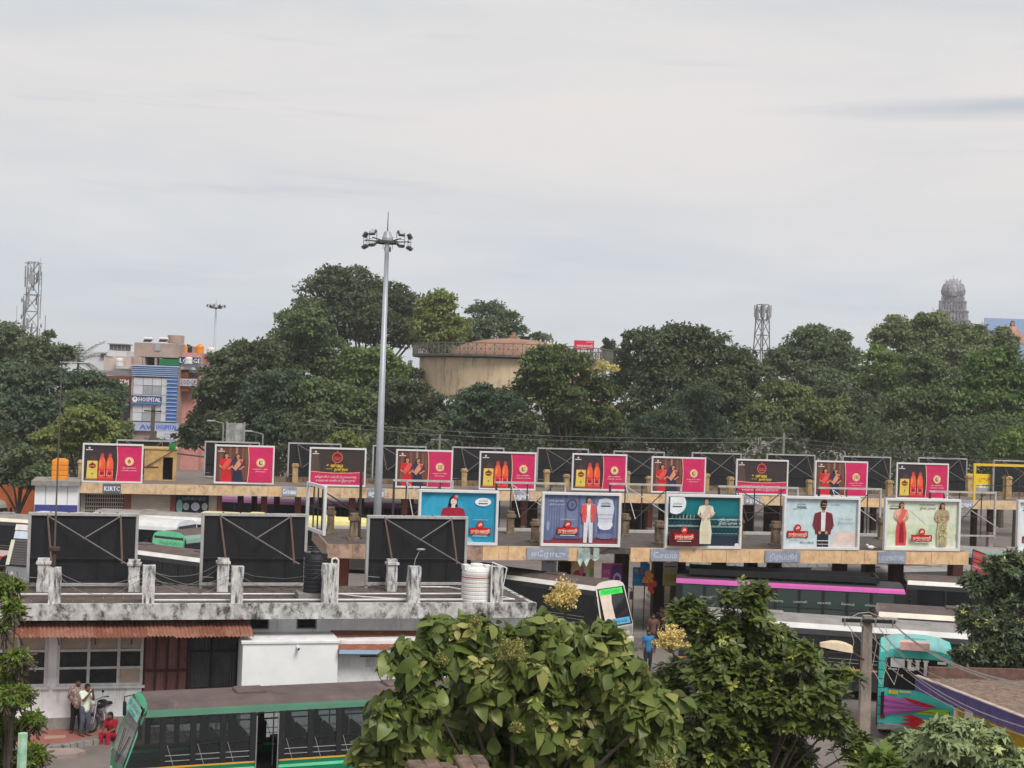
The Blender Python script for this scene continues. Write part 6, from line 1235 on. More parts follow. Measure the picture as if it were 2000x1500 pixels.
e = bbox(361, 377, 697, 709, .7); o = MB().lathe([(0, 0), (.5, 0), (.52, .6), (.4, .8), (0, .85)], 14).build('roof_tank', M_WHITETANK, None, loc=bW.pos((e[0] + e[1]) / 2, e[4], .7)); tag(o, 'white water tank standing in front of the LODGE board', 'water tank'); MB().box(e[0], e[1], .2, 1.25, e[4] - .12, e[4]).build('tank_shelf', M_PANEL, t)
# ochre ticket office at far left with the orange tank, orange wall behind
oW = Wall(fW.pos(fh(60, 980)[0], 0, -1.5), fW.pos(fh(165, 980)[0], 0, -1.5)); oh = oW.hit
t = thing('ticket_office', 'small white kiosk with blue band below the orange tank, left of the far shelter', 'kiosk', oW.pos(0), oW.rot)
a0 = oh(68, 960)[0]; a1 = oh(153, 960)[0]; zt_ = oh(110, 948)[1]; zb1 = oh(110, 986)[1]
MB().box(a0, a1, 0, 3.5, 0, zt_ - .02).build('wall', M_WHITE2, t); MB().box(a0 + .02, a1 - .02, -.02, 0, zb1 - .6, zb1).build('blue_band', pm('blue_band', S(70, 80, 150), S(56, 64, 124), 2), t)
MB().box(a0 - .2, a1 + .1, -.4, 3.8, zt_, zt_ + .3).build('roof_slab', M_CONC, t)
b = MB()
for i in range(1, 4): x = a0 + (a1 - a0) * i / 4; b.box(x - .02, x + .02, -.012, 0, zb1, zt_ - .1)
b.build('panel_seam', M_CONC, t)
p, z = oh(116, 943, 1.0); o = ribbed_tank('water_tank', 'bright orange square water tank on the white kiosk roof, left', 116, 908, 943, .5, 1.0, M_ORTANK)
for ch in list(o.children): bpy.data.objects.remove(ch)
o.location = oW.pos(p, zt_ + .3, 1.2); o.rotation_euler.z = oW.rot; b = MB()
for i in range(4): b.cbox(-.5, .5, -.45, .45, .32 * i, .32 * i + .29, .05); b.box(-.44, .44, -.40, .40, .28 + .32 * i, .33 + .32 * i)
b.build('tank_body', M_ORTANK, o); MB().cbox(-.3, .3, -.3, .3, 1.26, 1.36, .03).build('lid', M_ORTANK, o)
p = D(20, 1010, 112); o = MB().box(p.x - 14, p.x + 3.4, p.y, p.y + .4, 0, D(20, 945, 112).z).build('orange_wall', pm('orange_compound_wall', S(176, 96, 50), S(150, 76, 40), .7, .9, streak=.4, streak_col=S(90, 60, 50), sscale=(.6, .6, .2)), None); tag(o, 'orange compound wall behind the buses at the far left', 'wall')

# ------------------------------------------------------------------ telecom towers
def lattice(label, px, d, py0, py1, w0, w1, rotz, dense=False):
    base = D(px, 785, d); zt = D(px, py0, d).z; z0 = D(px, py1, d).z - 3; t = thing('telecom_tower', label, 'telecom tower', (base.x, base.y, 0), rotz); M_T = pm('tower_steel', (.17, .175, .19), (.12, .125, .135), 3, .6, metal=.2)
    n_ = max(4, int((zt - z0) / (w0 * 1.1))); q = lambda z: (w0 + (w1 - w0) * (z - z0) / (zt - z0)) / 2; C = ((-1, -1), (1, -1), (1, 1), (-1, 1)); b = MB(); r = .06 if d < 300 else .10
    for cx_, cy_ in C: b.tube((cx_ * w0 / 2, cy_ * w0 / 2, 0), (cx_ * w0 / 2, cy_ * w0 / 2, z0), r * 1.5, n=4); b.tube((cx_ * q(z0), cy_ * q(z0), z0), (cx_ * q(zt), cy_ * q(zt), zt), r * 1.5, n=4)
    for i in range(n_):
        za = z0 + (zt - z0) * i / n_; zb = z0 + (zt - z0) * (i + 1) / n_
        for k_ in range(4):
            A, B = C[k_], C[(k_ + 1) % 4]; b.tube((A[0] * q(za), A[1] * q(za), za), (B[0] * q(zb), B[1] * q(zb), zb), r, n=4); b.tube((A[0] * q(zb), A[1] * q(zb), zb), (B[0] * q(zb), B[1] * q(zb), zb), r, n=4)
            if dense: b.tube((B[0] * q(za), B[1] * q(za), za), (A[0] * q(zb), A[1] * q(zb), zb), r, n=4)
    b.build('lattice', M_T, t); M_A = pm('antenna_grey', (.34, .35, .36), (.24, .25, .26), 3, .5)
    return t, zt, z0, q, M_A
t, zt, z0, q, M_A = lattice('tall crowded telecom tower behind the left trees', 55, 260, 512, 640, 2.4, 1.9, .3, True)
am = MB().cbox(-.14, .14, -.08, .08, -1.0, 1.0, .03).mesh('panel_antenna', M_A); dm = MB().lathe([(0, -.1), (.3, -.05), (.42, .1), (.42, .16), (0, .16)], 12).mesh('dish', M_A)
for i in range(44):
    z = zt - .8 - rnd.random() ** 1.3 * 13; a_ = rnd.random() * 6.28; inst('panel_antenna', am, t, (1.5 * math.cos(a_), 1.5 * math.sin(a_), z), (0, 0, a_ + R(90)))
for i, z in enumerate((zt - 10, zt - 11.5, zt - 7, zt - 14.5, zt - 5)): a_ = (2.9, -.2, 3.4, .1, 4.5)[i]; inst('dish', dm, t, (1.7 * math.cos(a_), 1.7 * math.sin(a_), z), (R(90), 0, a_ + R(90)))
b = MB(); b.tube((-2.4, 0, zt - 20), (-2.6, 0, zt - 8), .06, n=4); b.tube((1.2, .2, zt), (1.2, .2, zt + .9), .05, n=4)
for z in (zt - .2, zt - 3, zt - 6): b.lathe([(1.5, z), (1.56, z), (1.56, z + .08), (1.5, z + .08)], 12)
b.build('antenna_ring', M_STEELG, t)
p = D(88, 640, 255); o = MB().tube((0, 0, 0), (0, 0, D(88, 616, 255).z), .09, n=5).build('aerial_pole', M_STEELG, None, loc=(p.x, p.y, 0)); tag(o, 'thin bare aerial pole just right of the crowded telecom tower', 'pole')
t, zt, z0, q, M_A = lattice('open lattice telecom tower behind the trees right of centre', 1484, 350, 595, 690, 3.0, 2.1, .5)
am = MB().cbox(-.22, .22, -.14, .14, -1.5, 1.5, .03).mesh('panel_antenna', M_A)
for i in range(8): a_ = i * .785 + .3; inst('panel_antenna', am, t, (2.0 * math.cos(a_), 2.0 * math.sin(a_), zt - 2.2 + .6 * (i % 2)), (0, 0, a_ + R(90)))
b = MB()
for i in range(8): a_ = i * .785 + .3; b.tube((1.0 * math.cos(a_), math.sin(a_), zt - 4.2), (2.0 * math.cos(a_), 2.0 * math.sin(a_), zt - 2.2), .07, n=4); b.tube((1.0 * math.cos(a_), math.sin(a_), zt - .6), (2.0 * math.cos(a_), 2.0 * math.sin(a_), zt - 1.0), .07, n=4)
b.build('antenna_arm', M_STEELG, t)

# ------------------------------------------------------------------ temple tower
GD = 450; base = D(1855, 785, GD); M_ST = pm('grey_carved_stone', S(172, 170, 178), S(104, 102, 112), 1.1, .9, .6, streak=.5, streak_col=S(80, 78, 88), sscale=(.5, .5, .4), thresh=.5)
t = thing('temple_tower', 'pale grey carved temple tower with barrel top rising above the right trees', 'temple tower', (base.x, base.y, 0), R(-24))
zt = D(1862, 547, GD).z; zk = D(1862, 590, GD).z; zn = D(1862, 584, GD).z; wbase = 15.0
levels = [(zk - 21 + 3.0 * i) for i in range(8)]
MB().box(-wbase * .62, wbase * .62, -wbase * .45, wbase * .45, 0, levels[0]).build('tower_base', M_ST, t)
for i in range(7):
    z0_, z1_ = levels[i], levels[i + 1]; f = 1 - .082 * i; w = wbase * .5 * f; d_ = wbase * .36 * f; b = MB(); b.box(-w * .93, w * .93, -d_ * .93, d_ * .93, z0_, z1_ - .5); b.box(-w, w, -d_, d_, z1_ - .5, z1_ - .2); b.box(-w * 1.03, w * 1.03, -d_ * 1.03, d_ * 1.03, z1_ - .2, z1_)
    n_ = 9
    for k_ in range(n_):
        x = -w * .9 + 1.8 * w * k_ / (n_ - 1)
        for sg in (-1, 1): b.cbox(x - .28, x + .28, sg * d_ * .98 - .22, sg * d_ * .98 + .22, z0_, z1_ - .5 - .5 * (k_ % 2), .06); b.ball((x, sg * d_, z1_ + .1), .3, 6, 4)
    for k_ in range(6):
        y = -d_ * .85 + 1.7 * d_ * k_ / 5
        for sg in (-1, 1): b.cbox(sg * w * .98 - .22, sg * w * .98 + .22, y - .25, y + .25, z0_, z1_ - .5 - .5 * (k_ % 2), .06); b.ball((sg * w, y, z1_ + .1), .3, 6, 4)
    b.build('tier', M_ST, t)
w = 3.9; d_ = 3.0; b = MB(); b.box(-w * .85, w * .85, -d_ * .75, d_ * .75, zk, zn + .8); b.build('neck', M_ST, t)
o = MB().lathe([(2.9, 0), (3.7, .9), (4.0, 2.0), (3.9, 3.0), (3.3, 4.3), (2.2, 5.3), (1.0, 5.8), (0, 5.95)], 24).build('dome_roof', M_ST, t, loc=(0, 0, zn + .3)); o.scale = (.9, .78, 1)
b = MB()
for i in range(24): a_ = math.pi * i / 12; b.path([(3.4 * math.cos(a_), 2.95 * math.sin(a_), zn + 1.2), (3.68 * math.cos(a_), 3.2 * math.sin(a_), zn + 2.4), (3.0 * math.cos(a_), 2.6 * math.sin(a_), zn + 4.6)], .16, n=4)
b.build('dome_rib', M_ST, t)
b = MB()
for sg in (-1, 1): b.lathe([(1.5, 0), (1.8, 1.2), (1.6, 2.6), (.9, 3.6), (.2, 4.2), (0, 4.3)], 12, c=(0, sg * d_ * .72, zn + .8))
b.build('dormer', M_ST, t)
for i in range(5): x = -2.2 + 1.1 * i; MB().lathe([(.1, 0), (.22, .3), (.06, .6), (.03, .9 if i != 2 else 1.6), (0, 1.0 if i != 2 else 1.7)], 8, c=(x, 0, zn + 6.1 - .22 * abs(i - 2) ** 1.6)).build('finial', M_ST, t)

# ------------------------------------------------------------------ distant signs
p = D(1921, 700, 300); p1 = D(2034, 700, 300); zt = D(1960, 622, 300).z; w = p1.x - p.x; h = zt - p.z
t = thing('hoarding', 'tall blue film style hoarding with a robed figure at the right edge', 'hoarding', (p.x, 300, p.z), 0); MB().box(0, w, 0, .3, 0, h).build('panel', M_FRAME2, t)
for x in (.5, w - .5): MB().box(x - .2, x + .2, .3, .6, -p.z, h).build('support_leg', M_DKPIPE, t)
a = Art(w, h, -.01, .006); a.rect(0, 0, 1, 1, S(120, 146, 196)); a.p([(0, .5), (.3, .8), (.7, .6), (1, .9), (1, 1), (0, 1)], S(150, 172, 212)); a.ell(.6, .3, .3, .25, S(140, 170, 214)); figure(a, .48, .05, .95, S(200, 150, 130), S(196, 120, 110), k=w / h, pallu=S(216, 170, 150)); a.p([(.5, .72), (.68, .62), (.72, .35), (.55, .5)], S(206, 150, 130)); a.build('print', t)
p = D(1121, 683, 262); p1 = D(1160, 683, 262); zt = D(1140, 665, 262).z; w = p1.x - p.x; h = zt - p.z
t = thing('hoarding', 'small crimson rooftop sign with white letters behind the reservoir', 'hoarding', (p.x, 262, p.z), 0); MB().box(0, w, 0, .3, 0, h).build('panel', M_FRAME2, t)
for x in (.5, w - .5): MB().box(x - .15, x + .15, .3, .5, -p.z, h).build('support_leg', M_DKPIPE, t)
a = Art(w, h, -.01, .006); a.rect(0, 0, 1, 1, S(206, 40, 66)); a.text('சாரதாஸ்', .52, .2, .4, S(244, 214, 220), width=.8, bold=.02); a.rect(.6, .8, .95, .9, S(236, 150, 160)); a.build('print', t)

# ------------------------------------------------------------------ street poles and hoarding behind the far shelter
def street_lamp(px, d, py, arm, label):
    p = D(px, 785, d); z = D(px, py, d).z; t = thing('street_lamp', label, 'street lamp', (p.x, p.y, 0), 0, 'street lamps beyond the far shelter'); MB().tube((0, 0, 0), (0, 0, z), .09, .06, n=6).build('pole', M_STEELG, t)
    MB().tube((0, 0, z), (-arm, 0, z + arm * .22), .04, n=5).build('arm', M_STEELG, t); MB().cbox(-arm - .5, -arm + .1, -.1, .1, z + arm * .22 - .05, z + arm * .22 + .06, .02).build('lamp_head', M_LAMPG, t)
street_lamp(516, 118, 848, 1.0, 'thin street lamp between second and third black billboard backs'); street_lamp(438, 122, 827, .9, 'thin street lamp beside the grey hoarding behind the second crimson billboard')
p = D(442, 862, 125); p1 = D(476, 862, 125); zt = D(446, 826, 125).z; t = thing('hoarding', 'faded grey hoarding behind the second crimson billboard', 'hoarding', (p.x, 125, 0), R(14)); w = p1.x - p.x; b = MB()
MB().box(0, w, 0, .1, 3, zt).build('panel', pm('faded_print', S(176, 176, 170), S(110, 112, 112), 1.8, .8, streak=.7, streak_col=S(80, 84, 86), sscale=(2, 2, .5), thresh=.5), t)
for x in (0, w * .45, w): MB().box(x - .06, x + .06, -.08, .1, 0, zt + .1).build('support_leg', M_STEELG, t)
p = D(297, 860, 122); z = D(296, 790, 122).z; t = thing('electric_pole', 'brown electric pole with one crossbar in front of the hospital', 'utility pole', (p.x, p.y, 0), 0)
MB().box(-.15, .15, -.12, .12, 0, z).build('pole', pm('brown_pole', (.13, .10, .085)), t); MB().box(-.75, .75, -.16, -.06, z - .62, z - .5).build('crossbar', M_DARKBAR, t)
for px, d, py, l in ((858, 119, 848, 'thin concrete electric pole with radiating wires below the reservoir'), (1530, 116, 845, 'concrete electric pole with many wires behind the right black billboards')):
    p = D(px, 880, d); z = D(px, py, d).z; t = thing('electric_pole', l, 'utility pole', (p.x, p.y, 0), 0); MB().tube((0, 0, 0), (0, 0, z), .14, .09, n=6).build('pole', M_CONC, t); MB().box(-.7, .7, -.05, .05, z - .5, z - .42).build('crossbar', M_STEELG, t); M_W = pm('grey_wire', (.20, .20, .20), (.15, .15, .15), 3)
    b = MB(); ends = [(-5, -2, 5.2), (-4, 2, 4.6), (5, -3, 4.8), (6.5, 0, 4.6), (3.5, 3, 4.4)] if px < 1000 else [(-9, -3, 5.0), (-8, 0, 4.6), (8, -4, 4.2), (10, -2, 4.6), (7, 1, 4.2), (-6, 2, 5)]
    for e in ends: b.tube((0, 0, z - .3), (e[0], e[1], e[2]), .018, n=3)
    for dz in (0, .35) if px > 1000 else (0,):
        n_ = 12; L_ = 62 if px > 1000 else 40; pts = [(L_ * i / n_, -.1 * i, z - .4 - dz - 4.5 * (1 - (1 - 2 * i / n_ * .5) ** 2) * .5) for i in range(n_ + 1)]; b.path(pts, .02, n=3)
        if px > 1000: b.path([(-40 * i / 8, .5 * i, z - .4 - dz - .12 * i * (8 - i) * .3) for i in range(9)], .016, n=3)
    b.build('wire', M_W, t)
# ------------------------------------------------------------------ thin humid haze
hm_ = bpy.data.materials.new('haze_air'); hm_.use_nodes = True; hn = hm_.node_tree.nodes; hn.remove(hn['Principled BSDF']); hv = hn.new('ShaderNodeVolumePrincipled'); hv.inputs['Color'].default_value = (.97, .98, 1.0, 1); hv.inputs['Density'].default_value = .0003; hv.inputs['Anisotropy'].default_value = .2
hm_.node_tree.links.new(hv.outputs[0], hn['Material Output'].inputs['Volume']); stuff(MB().box(-2700, 2700, -300, 4700, -1, 62).build('haze', hm_))
# ------------------------------------------------------------------ trees
rng = np.random.default_rng(11)
def unit(v): return v / np.maximum(np.linalg.norm(v, axis=-1, keepdims=True), 1e-6)
def leaf_quads(P, Nn, T, size, wid, rs):
    """diamond leaves: P base points, Nn normals, T tip directions"""
    B = unit(np.cross(Nn, T)); T = unit(np.cross(B, Nn)); n = len(P); L = (size * rs.uniform(.6, 1.3, n))[:, None]; Wd = L * wid
    V = np.empty((n, 4, 3), np.float32); V[:, 0] = P; V[:, 1] = P + T * L * .5 + B * Wd * .5 + Nn * L * .06; V[:, 2] = P + T * L - Nn * L * .12; V[:, 3] = P + T * L * .5 - B * Wd * .5 + Nn * L * .06
    return V.reshape(-1, 3), np.arange(n * 4, dtype=np.int32).reshape(-1, 4)
def crown_points(lobes, n, rs, clump=.34, spread=.5, inner=.18, up=.35):
    C = np.array([l[0] for l in lobes], float); Rr = np.array([l[1] for l in lobes], float); A = (Rr[:, 0] * Rr[:, 2]); pr = A / A.sum()
    subs = []; sr = []
    for c, r, p in zip(C, Rr, pr):
        k = max(10, int(26 * (r[0] * r[2]) ** .35)); d = unit(rs.normal(size=(k, 3))); d[:, 2] = np.where(d[:, 2] < -.55, -d[:, 2], d[:, 2]); rad = rs.uniform(.62, 1.02, k)[:, None]
        subs.append(c + d * r * rad); sr.append(np.repeat(np.array([r]) * 1.0, k, 0) * clump * rs.uniform(.55, 1.25, k)[:, None])
    cnt = [len(x) for x in subs]; wts = np.concatenate([np.full(c, p / c) for c, p in zip(cnt, pr)]); SC = np.concatenate(subs); SR = np.concatenate(sr)
    idx = rs.choice(len(SC), n, p=wts / wts.sum()); d = unit(rs.normal(size=(n, 3))); d[:, 2] = np.abs(d[:, 2]) * (rs.random(n) > .22) + d[:, 2] * 0 - (rs.random(n) < .22) * .3 * np.abs(d[:, 2]); q = rs.random(n)[:, None] ** .45
    P = SC[idx] + d * SR[idx] * q * np.array([1, 1, .72]); ni = int(n * inner); li = rs.choice(len(C), ni, p=pr); P[:ni] = C[li] + unit(rs.normal(size=(ni, 3))) * Rr[li] * (rs.random(ni)[:, None] ** .5) * .75
    Nn = unit(d * .7 + rs.normal(size=(n, 3)) * spread + np.array([0, 0, up])); T = unit(d + rs.normal(size=(n, 3)) * .6 + np.array([0, 0, -.25])); tint = rs.random(len(SC))[idx] * .35 + rs.random(n) * .25
    return P, Nn, T, tint
def lobes_px(L, d, rs, dr=2.5, shrink=1.0):
    out = []
    for e in L:
        px, py, r = e[:3]; rv = (e[3] if len(e) > 3 else r * .85) * shrink; r = r * shrink; dd = d + rs.uniform(-dr, dr); p = D(px, py, dd); s = FPX / dd; out.append(((p.x, p.y, p.z), (r / s, r / s * .9, rv / s)))
    return out
M_BARK = pm('grey_bark', (.12, .095, .075), (.06, .05, .04), 5, .95, .5)
def tree(label, L, d, mat, n, leaf=.5, wid=.55, dr=2.5, group='trees beyond the far shelter', name='tree', seed=None, clump=.34, inner=.18, spread=.5, flowers=None, trunk=None, up=.35, cat='tree'):
    rs = np.random.default_rng(seed if seed is not None else int(abs(L[0][0]) * 7 + d * 13 + L[0][1])); lb = lobes_px(L, d, rs, dr, .92); cx = np.mean([l[0][0] for l in lb]); cy = np.mean([l[0][1] for l in lb])
    t = thing(name, label, cat, (cx, cy, 0), 0, group); lb = [((l[0][0] - cx, l[0][1] - cy, l[0][2]), l[1]) for l in lb]
    P, Nn, T, tint = crown_points(lb, n, rs, clump, spread, inner, up); keep = P[:, 2] > .3; P, Nn, T, tint = P[keep], Nn[keep], T[keep], tint[keep]; V, F = leaf_quads(P, Nn, T, leaf, wid, rs)
    inst('crown', npmesh('crown', V, F, mat, np.repeat(tint, 4)), t)
    b = MB(); zmin = min(l[0][2] for l in lb); tr = max(l[1][0] for l in lb) * .07 + .08; top = max(zmin * .5, 1.0); b.path([(0, 0, 0), (.1 * tr, .2 * tr, top * .5), (0, 0, top)], tr * 1.2, 8, 0, tr * .8)
    for l in lb:
        c = Vector(l[0]); m_ = Vector((c.x * .45, c.y * .45, top + (c.z - top) * .5)); b.path([(0, 0, top * .9), tuple(m_), tuple(c), (c.x * 1.05, c.y, c.z + l[1][2] * .6)], tr * .55, 5, 0, tr * .12)
    b.build('trunk', M_BARK, t)
    if flowers:
        fm, pts = flowers; fl = lobes_px(pts, d - .6, rs, .5); fl = [((l[0][0] - cx, l[0][1] - cy - 0, l[0][2]), l[1]) for l in fl]; P, Nn, T, tint = crown_points(fl, 380 * len(pts), rs, .3, .8, .5); V, F = leaf_quads(P, Nn, T, leaf * .5, .8, rs); stuff(inst('blossom', npmesh('blossom', V, F, fm, np.repeat(tint, 4)), t))
    return t
def g(r, gg, b): return S(r, gg, b)
L_DK = leaf_mat('leaf_dark', g(61, 73, 56), g(105, 116, 83), g(146, 154, 110)); L_MID = leaf_mat('leaf_mid', g(71, 86, 60), g(117, 133, 88), g(158, 170, 115)); L_BR = leaf_mat('leaf_bright', g(87, 107, 64), g(129, 149, 84), g(165, 180, 110))
L_GY = leaf_mat('leaf_greygreen', g(82, 95, 73), g(118, 131, 96), g(145, 154, 117)); L_YL = leaf_mat('leaf_olive', g(98, 109, 65), g(141, 150, 85), g(171, 175, 110)); L_CO = leaf_mat('leaf_cool', g(62, 78, 61), g(99, 117, 90), g(134, 147, 112)); L_FL = leaf_mat('blossom_cream', g(184, 176, 116), g(224, 211, 150), g(243, 234, 179))
tree('tall greyish tree at the far left below the telecom tower', [(15, 668, 48), (68, 690, 42), (108, 702, 34, 28), (-40, 660, 50), (60, 730, 50), (0, 720, 60), (95, 655, 12), (130, 690, 22)], 172, L_GY, 15000, .5)
tree('dense layered dark tree at the left reaching to the hospital', [(30, 762, 66), (100, 745, 52, 34), (165, 752, 46, 30), (212, 764, 40, 24), (50, 820, 70), (130, 808, 60), (195, 790, 40), (-30, 790, 60), (20, 850, 60), (228, 786, 24, 14)], 140, L_CO, 26000, .46, spread=.4)
tree('light olive tree in front of the dark layered tree at the left', [(165, 828, 46, 36), (205, 848, 38, 30), (128, 850, 42, 34), (170, 868, 60, 30), (100, 870, 40, 30)], 122, L_YL, 15000, .38)
tree('olive feathery tree below the KM letters at the left', [(196, 800, 36, 30), (160, 790, 40, 30), (232, 850, 30, 30), (210, 820, 30, 30)], 131, L_MID, 8000, .4)
tree('pale small tree beside the orange wall at the far left', [(50, 910, 38), (20, 922, 40), (78, 930, 30, 22), (60, 945, 34, 20), (-12, 930, 40), (40, 890, 24)], 99, L_GY, 9000, .34)
tree('dark tree beside the lodge building', [(448, 722, 54), (418, 768, 42), (484, 742, 54), (440, 808, 56), (400, 815, 30), (508, 698, 40), (480, 800, 60), (388, 838, 34), (374, 862, 32), (440, 850, 60), (468, 682, 22), (530, 690, 30)], 152, L_DK, 24000, .5)
tree('tallest dark tree left of the light mast', [(640, 582, 60), (700, 556, 44), (752, 588, 50), (805, 620, 40), (660, 640, 66), (740, 650, 66), (600, 610, 40), (690, 600, 60), (800, 660, 40), (560, 620, 20, 14), (650, 545, 36), (788, 604, 44), (828, 642, 46), (720, 620, 60)], 188, L_DK, 26000, .55)
tree('light tree with yellowish top right of the light mast', [(862, 606, 38, 40), (842, 645, 46), (885, 640, 34), (830, 600, 22), (860, 670, 50)], 182, L_YL, 11000, .5)
tree('thin crowned tree behind the reservoir dome', [(950, 618, 44, 34), (992, 628, 28, 24), (925, 650, 36), (965, 655, 40), (1010, 650, 24, 16), (900, 670, 40), (1055, 660, 28, 10)], 205, L_GY, 10000, .5, inner=.1)
tree('fresh green tree left of the mast on the slope of crowns', [(605, 640, 50), (628, 700, 62), (578, 690, 46), (650, 740, 60), (560, 740, 46), (600, 610, 26), (572, 642, 44), (552, 684, 40), (530, 720, 40)], 164, L_MID, 17000, .48)
tree('bright green tree directly behind the light mast', [(740, 715, 46), (700, 735, 46), (775, 740, 38), (735, 760, 60), (690, 700, 30)], 158, L_BR, 12000, .46)
tree('mid green tree left above the dark brown billboard', [(520, 790, 58), (560, 760, 46), (600, 800, 60), (540, 845, 60), (480, 840, 50), (510, 750, 26), (610, 850, 50)], 140, L_CO, 19000, .44)
tree('broad leafy tree above the dark brown billboard', [(650, 790, 58), (690, 800, 56), (660, 850, 60), (620, 770, 40), (710, 850, 50), (630, 840, 50)], 136, L_MID, 16000, .42)
tree('small bright shrub tree peeping above the third billboard back', [(672, 862, 22, 20), (655, 872, 24, 18), (700, 875, 20, 16)], 118, L_YL, 3500, .34)
tree('dark tree just right of the light mast below the reservoir', [(790, 778, 48), (820, 810, 44), (770, 830, 60), (820, 850, 50), (840, 790, 28), (760, 770, 40)], 139, L_DK, 15000, .44)
tree('rounded green tree in front of the reservoir wall', [(925, 802, 54), (985, 802, 56), (890, 838, 44), (950, 850, 60), (1010, 840, 50), (940, 770, 28, 22)], 137, L_CO, 17000, .42)
tree('cream flowering tree in front of the reservoir', [(1060, 722, 54), (1118, 722, 48), (1162, 762, 44), (1100, 790, 66), (1176, 820, 46), (1040, 760, 44), (1120, 850, 70), (1085, 690, 24), (1200, 770, 20)], 133, leaf_mat('leaf_mango', g(73, 87, 57), g(109, 124, 78), g(142, 151, 99)), 22000, .42, flowers=(L_FL, [(1050, 690, 22, 14), (1085, 684, 20, 12), (1030, 706, 16, 10), (1140, 745, 14), (1150, 730, 12), (1175, 716, 16, 12), (1196, 722, 12, 10), (1090, 740, 10), (1190, 800, 14, 10), (1115, 760, 10), (1060, 780, 9)]))
tree('largest broad dark tree right of the reservoir', [(1262, 690, 58), (1330, 668, 46), (1386, 686, 50), (1440, 716, 48), (1480, 745, 40), (1290, 770, 80), (1390, 780, 80), (1235, 830, 60), (1340, 850, 70), (1440, 830, 70), (1225, 740, 44), (1310, 650, 26, 16), (1360, 655, 30, 18), (1350, 720, 60), (1420, 760, 60), (1300, 720, 50)], 150, L_DK, 34000, .5)
tree('slim drooping cool green tree in front of the largest tree', [(1340, 800, 46), (1375, 780, 40), (1310, 840, 50), (1380, 850, 56), (1270, 850, 50)], 132, L_CO, 14000, .38, wid=.3)
tree('greyish tree right of the open telecom tower', [(1588, 682, 54), (1540, 715, 46), (1640, 706, 44), (1600, 760, 70), (1520, 700, 26), (1655, 740, 40), (1590, 650, 26, 16), (1640, 665, 24)], 178, L_GY, 19000, .52)
tree('light leaved lower tree behind the second electric pole', [(1540, 790, 52), (1598, 820, 52), (1500, 830, 56), (1560, 850, 66), (1630, 850, 44), (1510, 765, 30), (1640, 800, 30)], 140, leaf_mat('leaf_sage', g(86, 99, 66), g(124, 137, 87), g(155, 163, 110)), 20000, .42)
tree('bright lime topped tree below the temple tower', [(1715, 712, 36), (1742, 746, 44), (1700, 760, 34), (1740, 790, 50), (1715, 690, 22)], 166, L_BR, 10000, .48)
tree('hazy wide tree below the temple tower', [(1748, 655, 46), (1826, 648, 46), (1900, 668, 46), (1955, 690, 40), (1790, 695, 56), (1870, 705, 60), (1720, 665, 24), (1805, 625, 22, 14), (1960, 660, 26)], 190, leaf_mat('leaf_hazy', g(95, 108, 76), g(131, 142, 97), g(158, 166, 118)), 20000, .55)
tree('large green tree along the right side behind the bottle billboard', [(1815, 752, 62), (1770, 800, 56), (1840, 820, 80), (1745, 850, 60), (1880, 860, 60), (1800, 720, 34), (1700, 860, 40)], 146, L_MID, 24000, .44)
tree('large green tree filling the right edge', [(1925, 735, 62), (1985, 752, 60), (1940, 810, 80), (2010, 830, 70), (1900, 780, 50), (1975, 870, 70), (1900, 870, 50), (2040, 740, 60), (1960, 700, 30)], 144, leaf_mat('leaf_right', g(74, 96, 55), g(114, 140, 79), g(146, 166, 98)), 26000, .44)
tree('small fresh green bush at the right edge above the yellow frame', [(1970, 872, 30, 26), (1998, 862, 34, 28), (1955, 885, 24, 20), (2020, 880, 30)], 121, L_BR, 6000, .36)
tree('deep shaded tree in the gap left of the flowering tree', [(1180, 860, 50), (1220, 860, 44), (860, 860, 40), (1040, 868, 40)], 146, L_DK, 9000, .42)
tree('deep shaded tree behind the light leaved lower tree', [(1660, 800, 50), (1680, 850, 60), (1620, 780, 40), (1720, 820, 40)], 160, L_DK, 12000, .48)
tree('deep shaded tree behind the left trees', [(300, 880, 30), (560, 800, 50), (480, 850, 60), (740, 850, 60), (680, 760, 50), (800, 740, 30)], 170, L_DK, 12000, .5)
for px, py, l in ((1184, 663, 'narrow dark conifer behind the crimson rooftop sign, left one'), (1196, 668, 'narrow short conifer between two taller ones'), (1223, 655, 'narrow tall conifer left of the largest tree')):
    tree(l, [(px, py + 6, 5, 10), (px, py + 22, 8, 14), (px, py + 44, 10, 18)], 192, L_DK, 1800, .35, group='narrow conifers by the reservoir', name='conifer_tree', dr=.2)
# coconut palm
p = D(150, 785, 180); zt = D(150, 706, 180).z; t = thing('palm_tree', 'coconut palm with drooping fronds left of the pinkish house', 'palm tree', (p.x, p.y, 0), 0)
MB().path([(0, 0, 0), (.2, 0, zt * .5), (0, 0, zt)], .22, 7, 0, .15).build('trunk', M_BARK, t)
M_PALM = leaf_mat('leaf_palm', g(77, 90, 62), g(116, 129, 87), g(152, 152, 106)); b = MB(); L_ = 3.6
for i in range(9):
    s_ = i / 8; x = L_ * s_; z = .8 * s_ - 1.9 * s_ * s_
    if i < 8:
        x2 = L_ * (i + 1) / 8; z2 = .8 * (i + 1) / 8 - 1.9 * ((i + 1) / 8) ** 2; b.add([(x, -.03, z), (x2, -.03, z2), (x2, .03, z2), (x, .03, z)], [(0, 1, 2, 3)])
    for sg in (-1, 1):
        for q in (0, .5): xx = x + q * L_ / 8; w = .9 * math.sin(math.pi * min(1, s_ * .9 + .12)); b.add([(xx, 0, z), (xx + .12, 0, z), (xx + .45, sg * w, z - .45), ], [(0, 1, 2)])
fme = b.mesh('frond', M_PALM)
for i in range(15): inst('frond', fme, t, (0, 0, zt), (0, R(rnd.uniform(-55, 15)), i * 2.4), rnd.uniform(.8, 1.1))

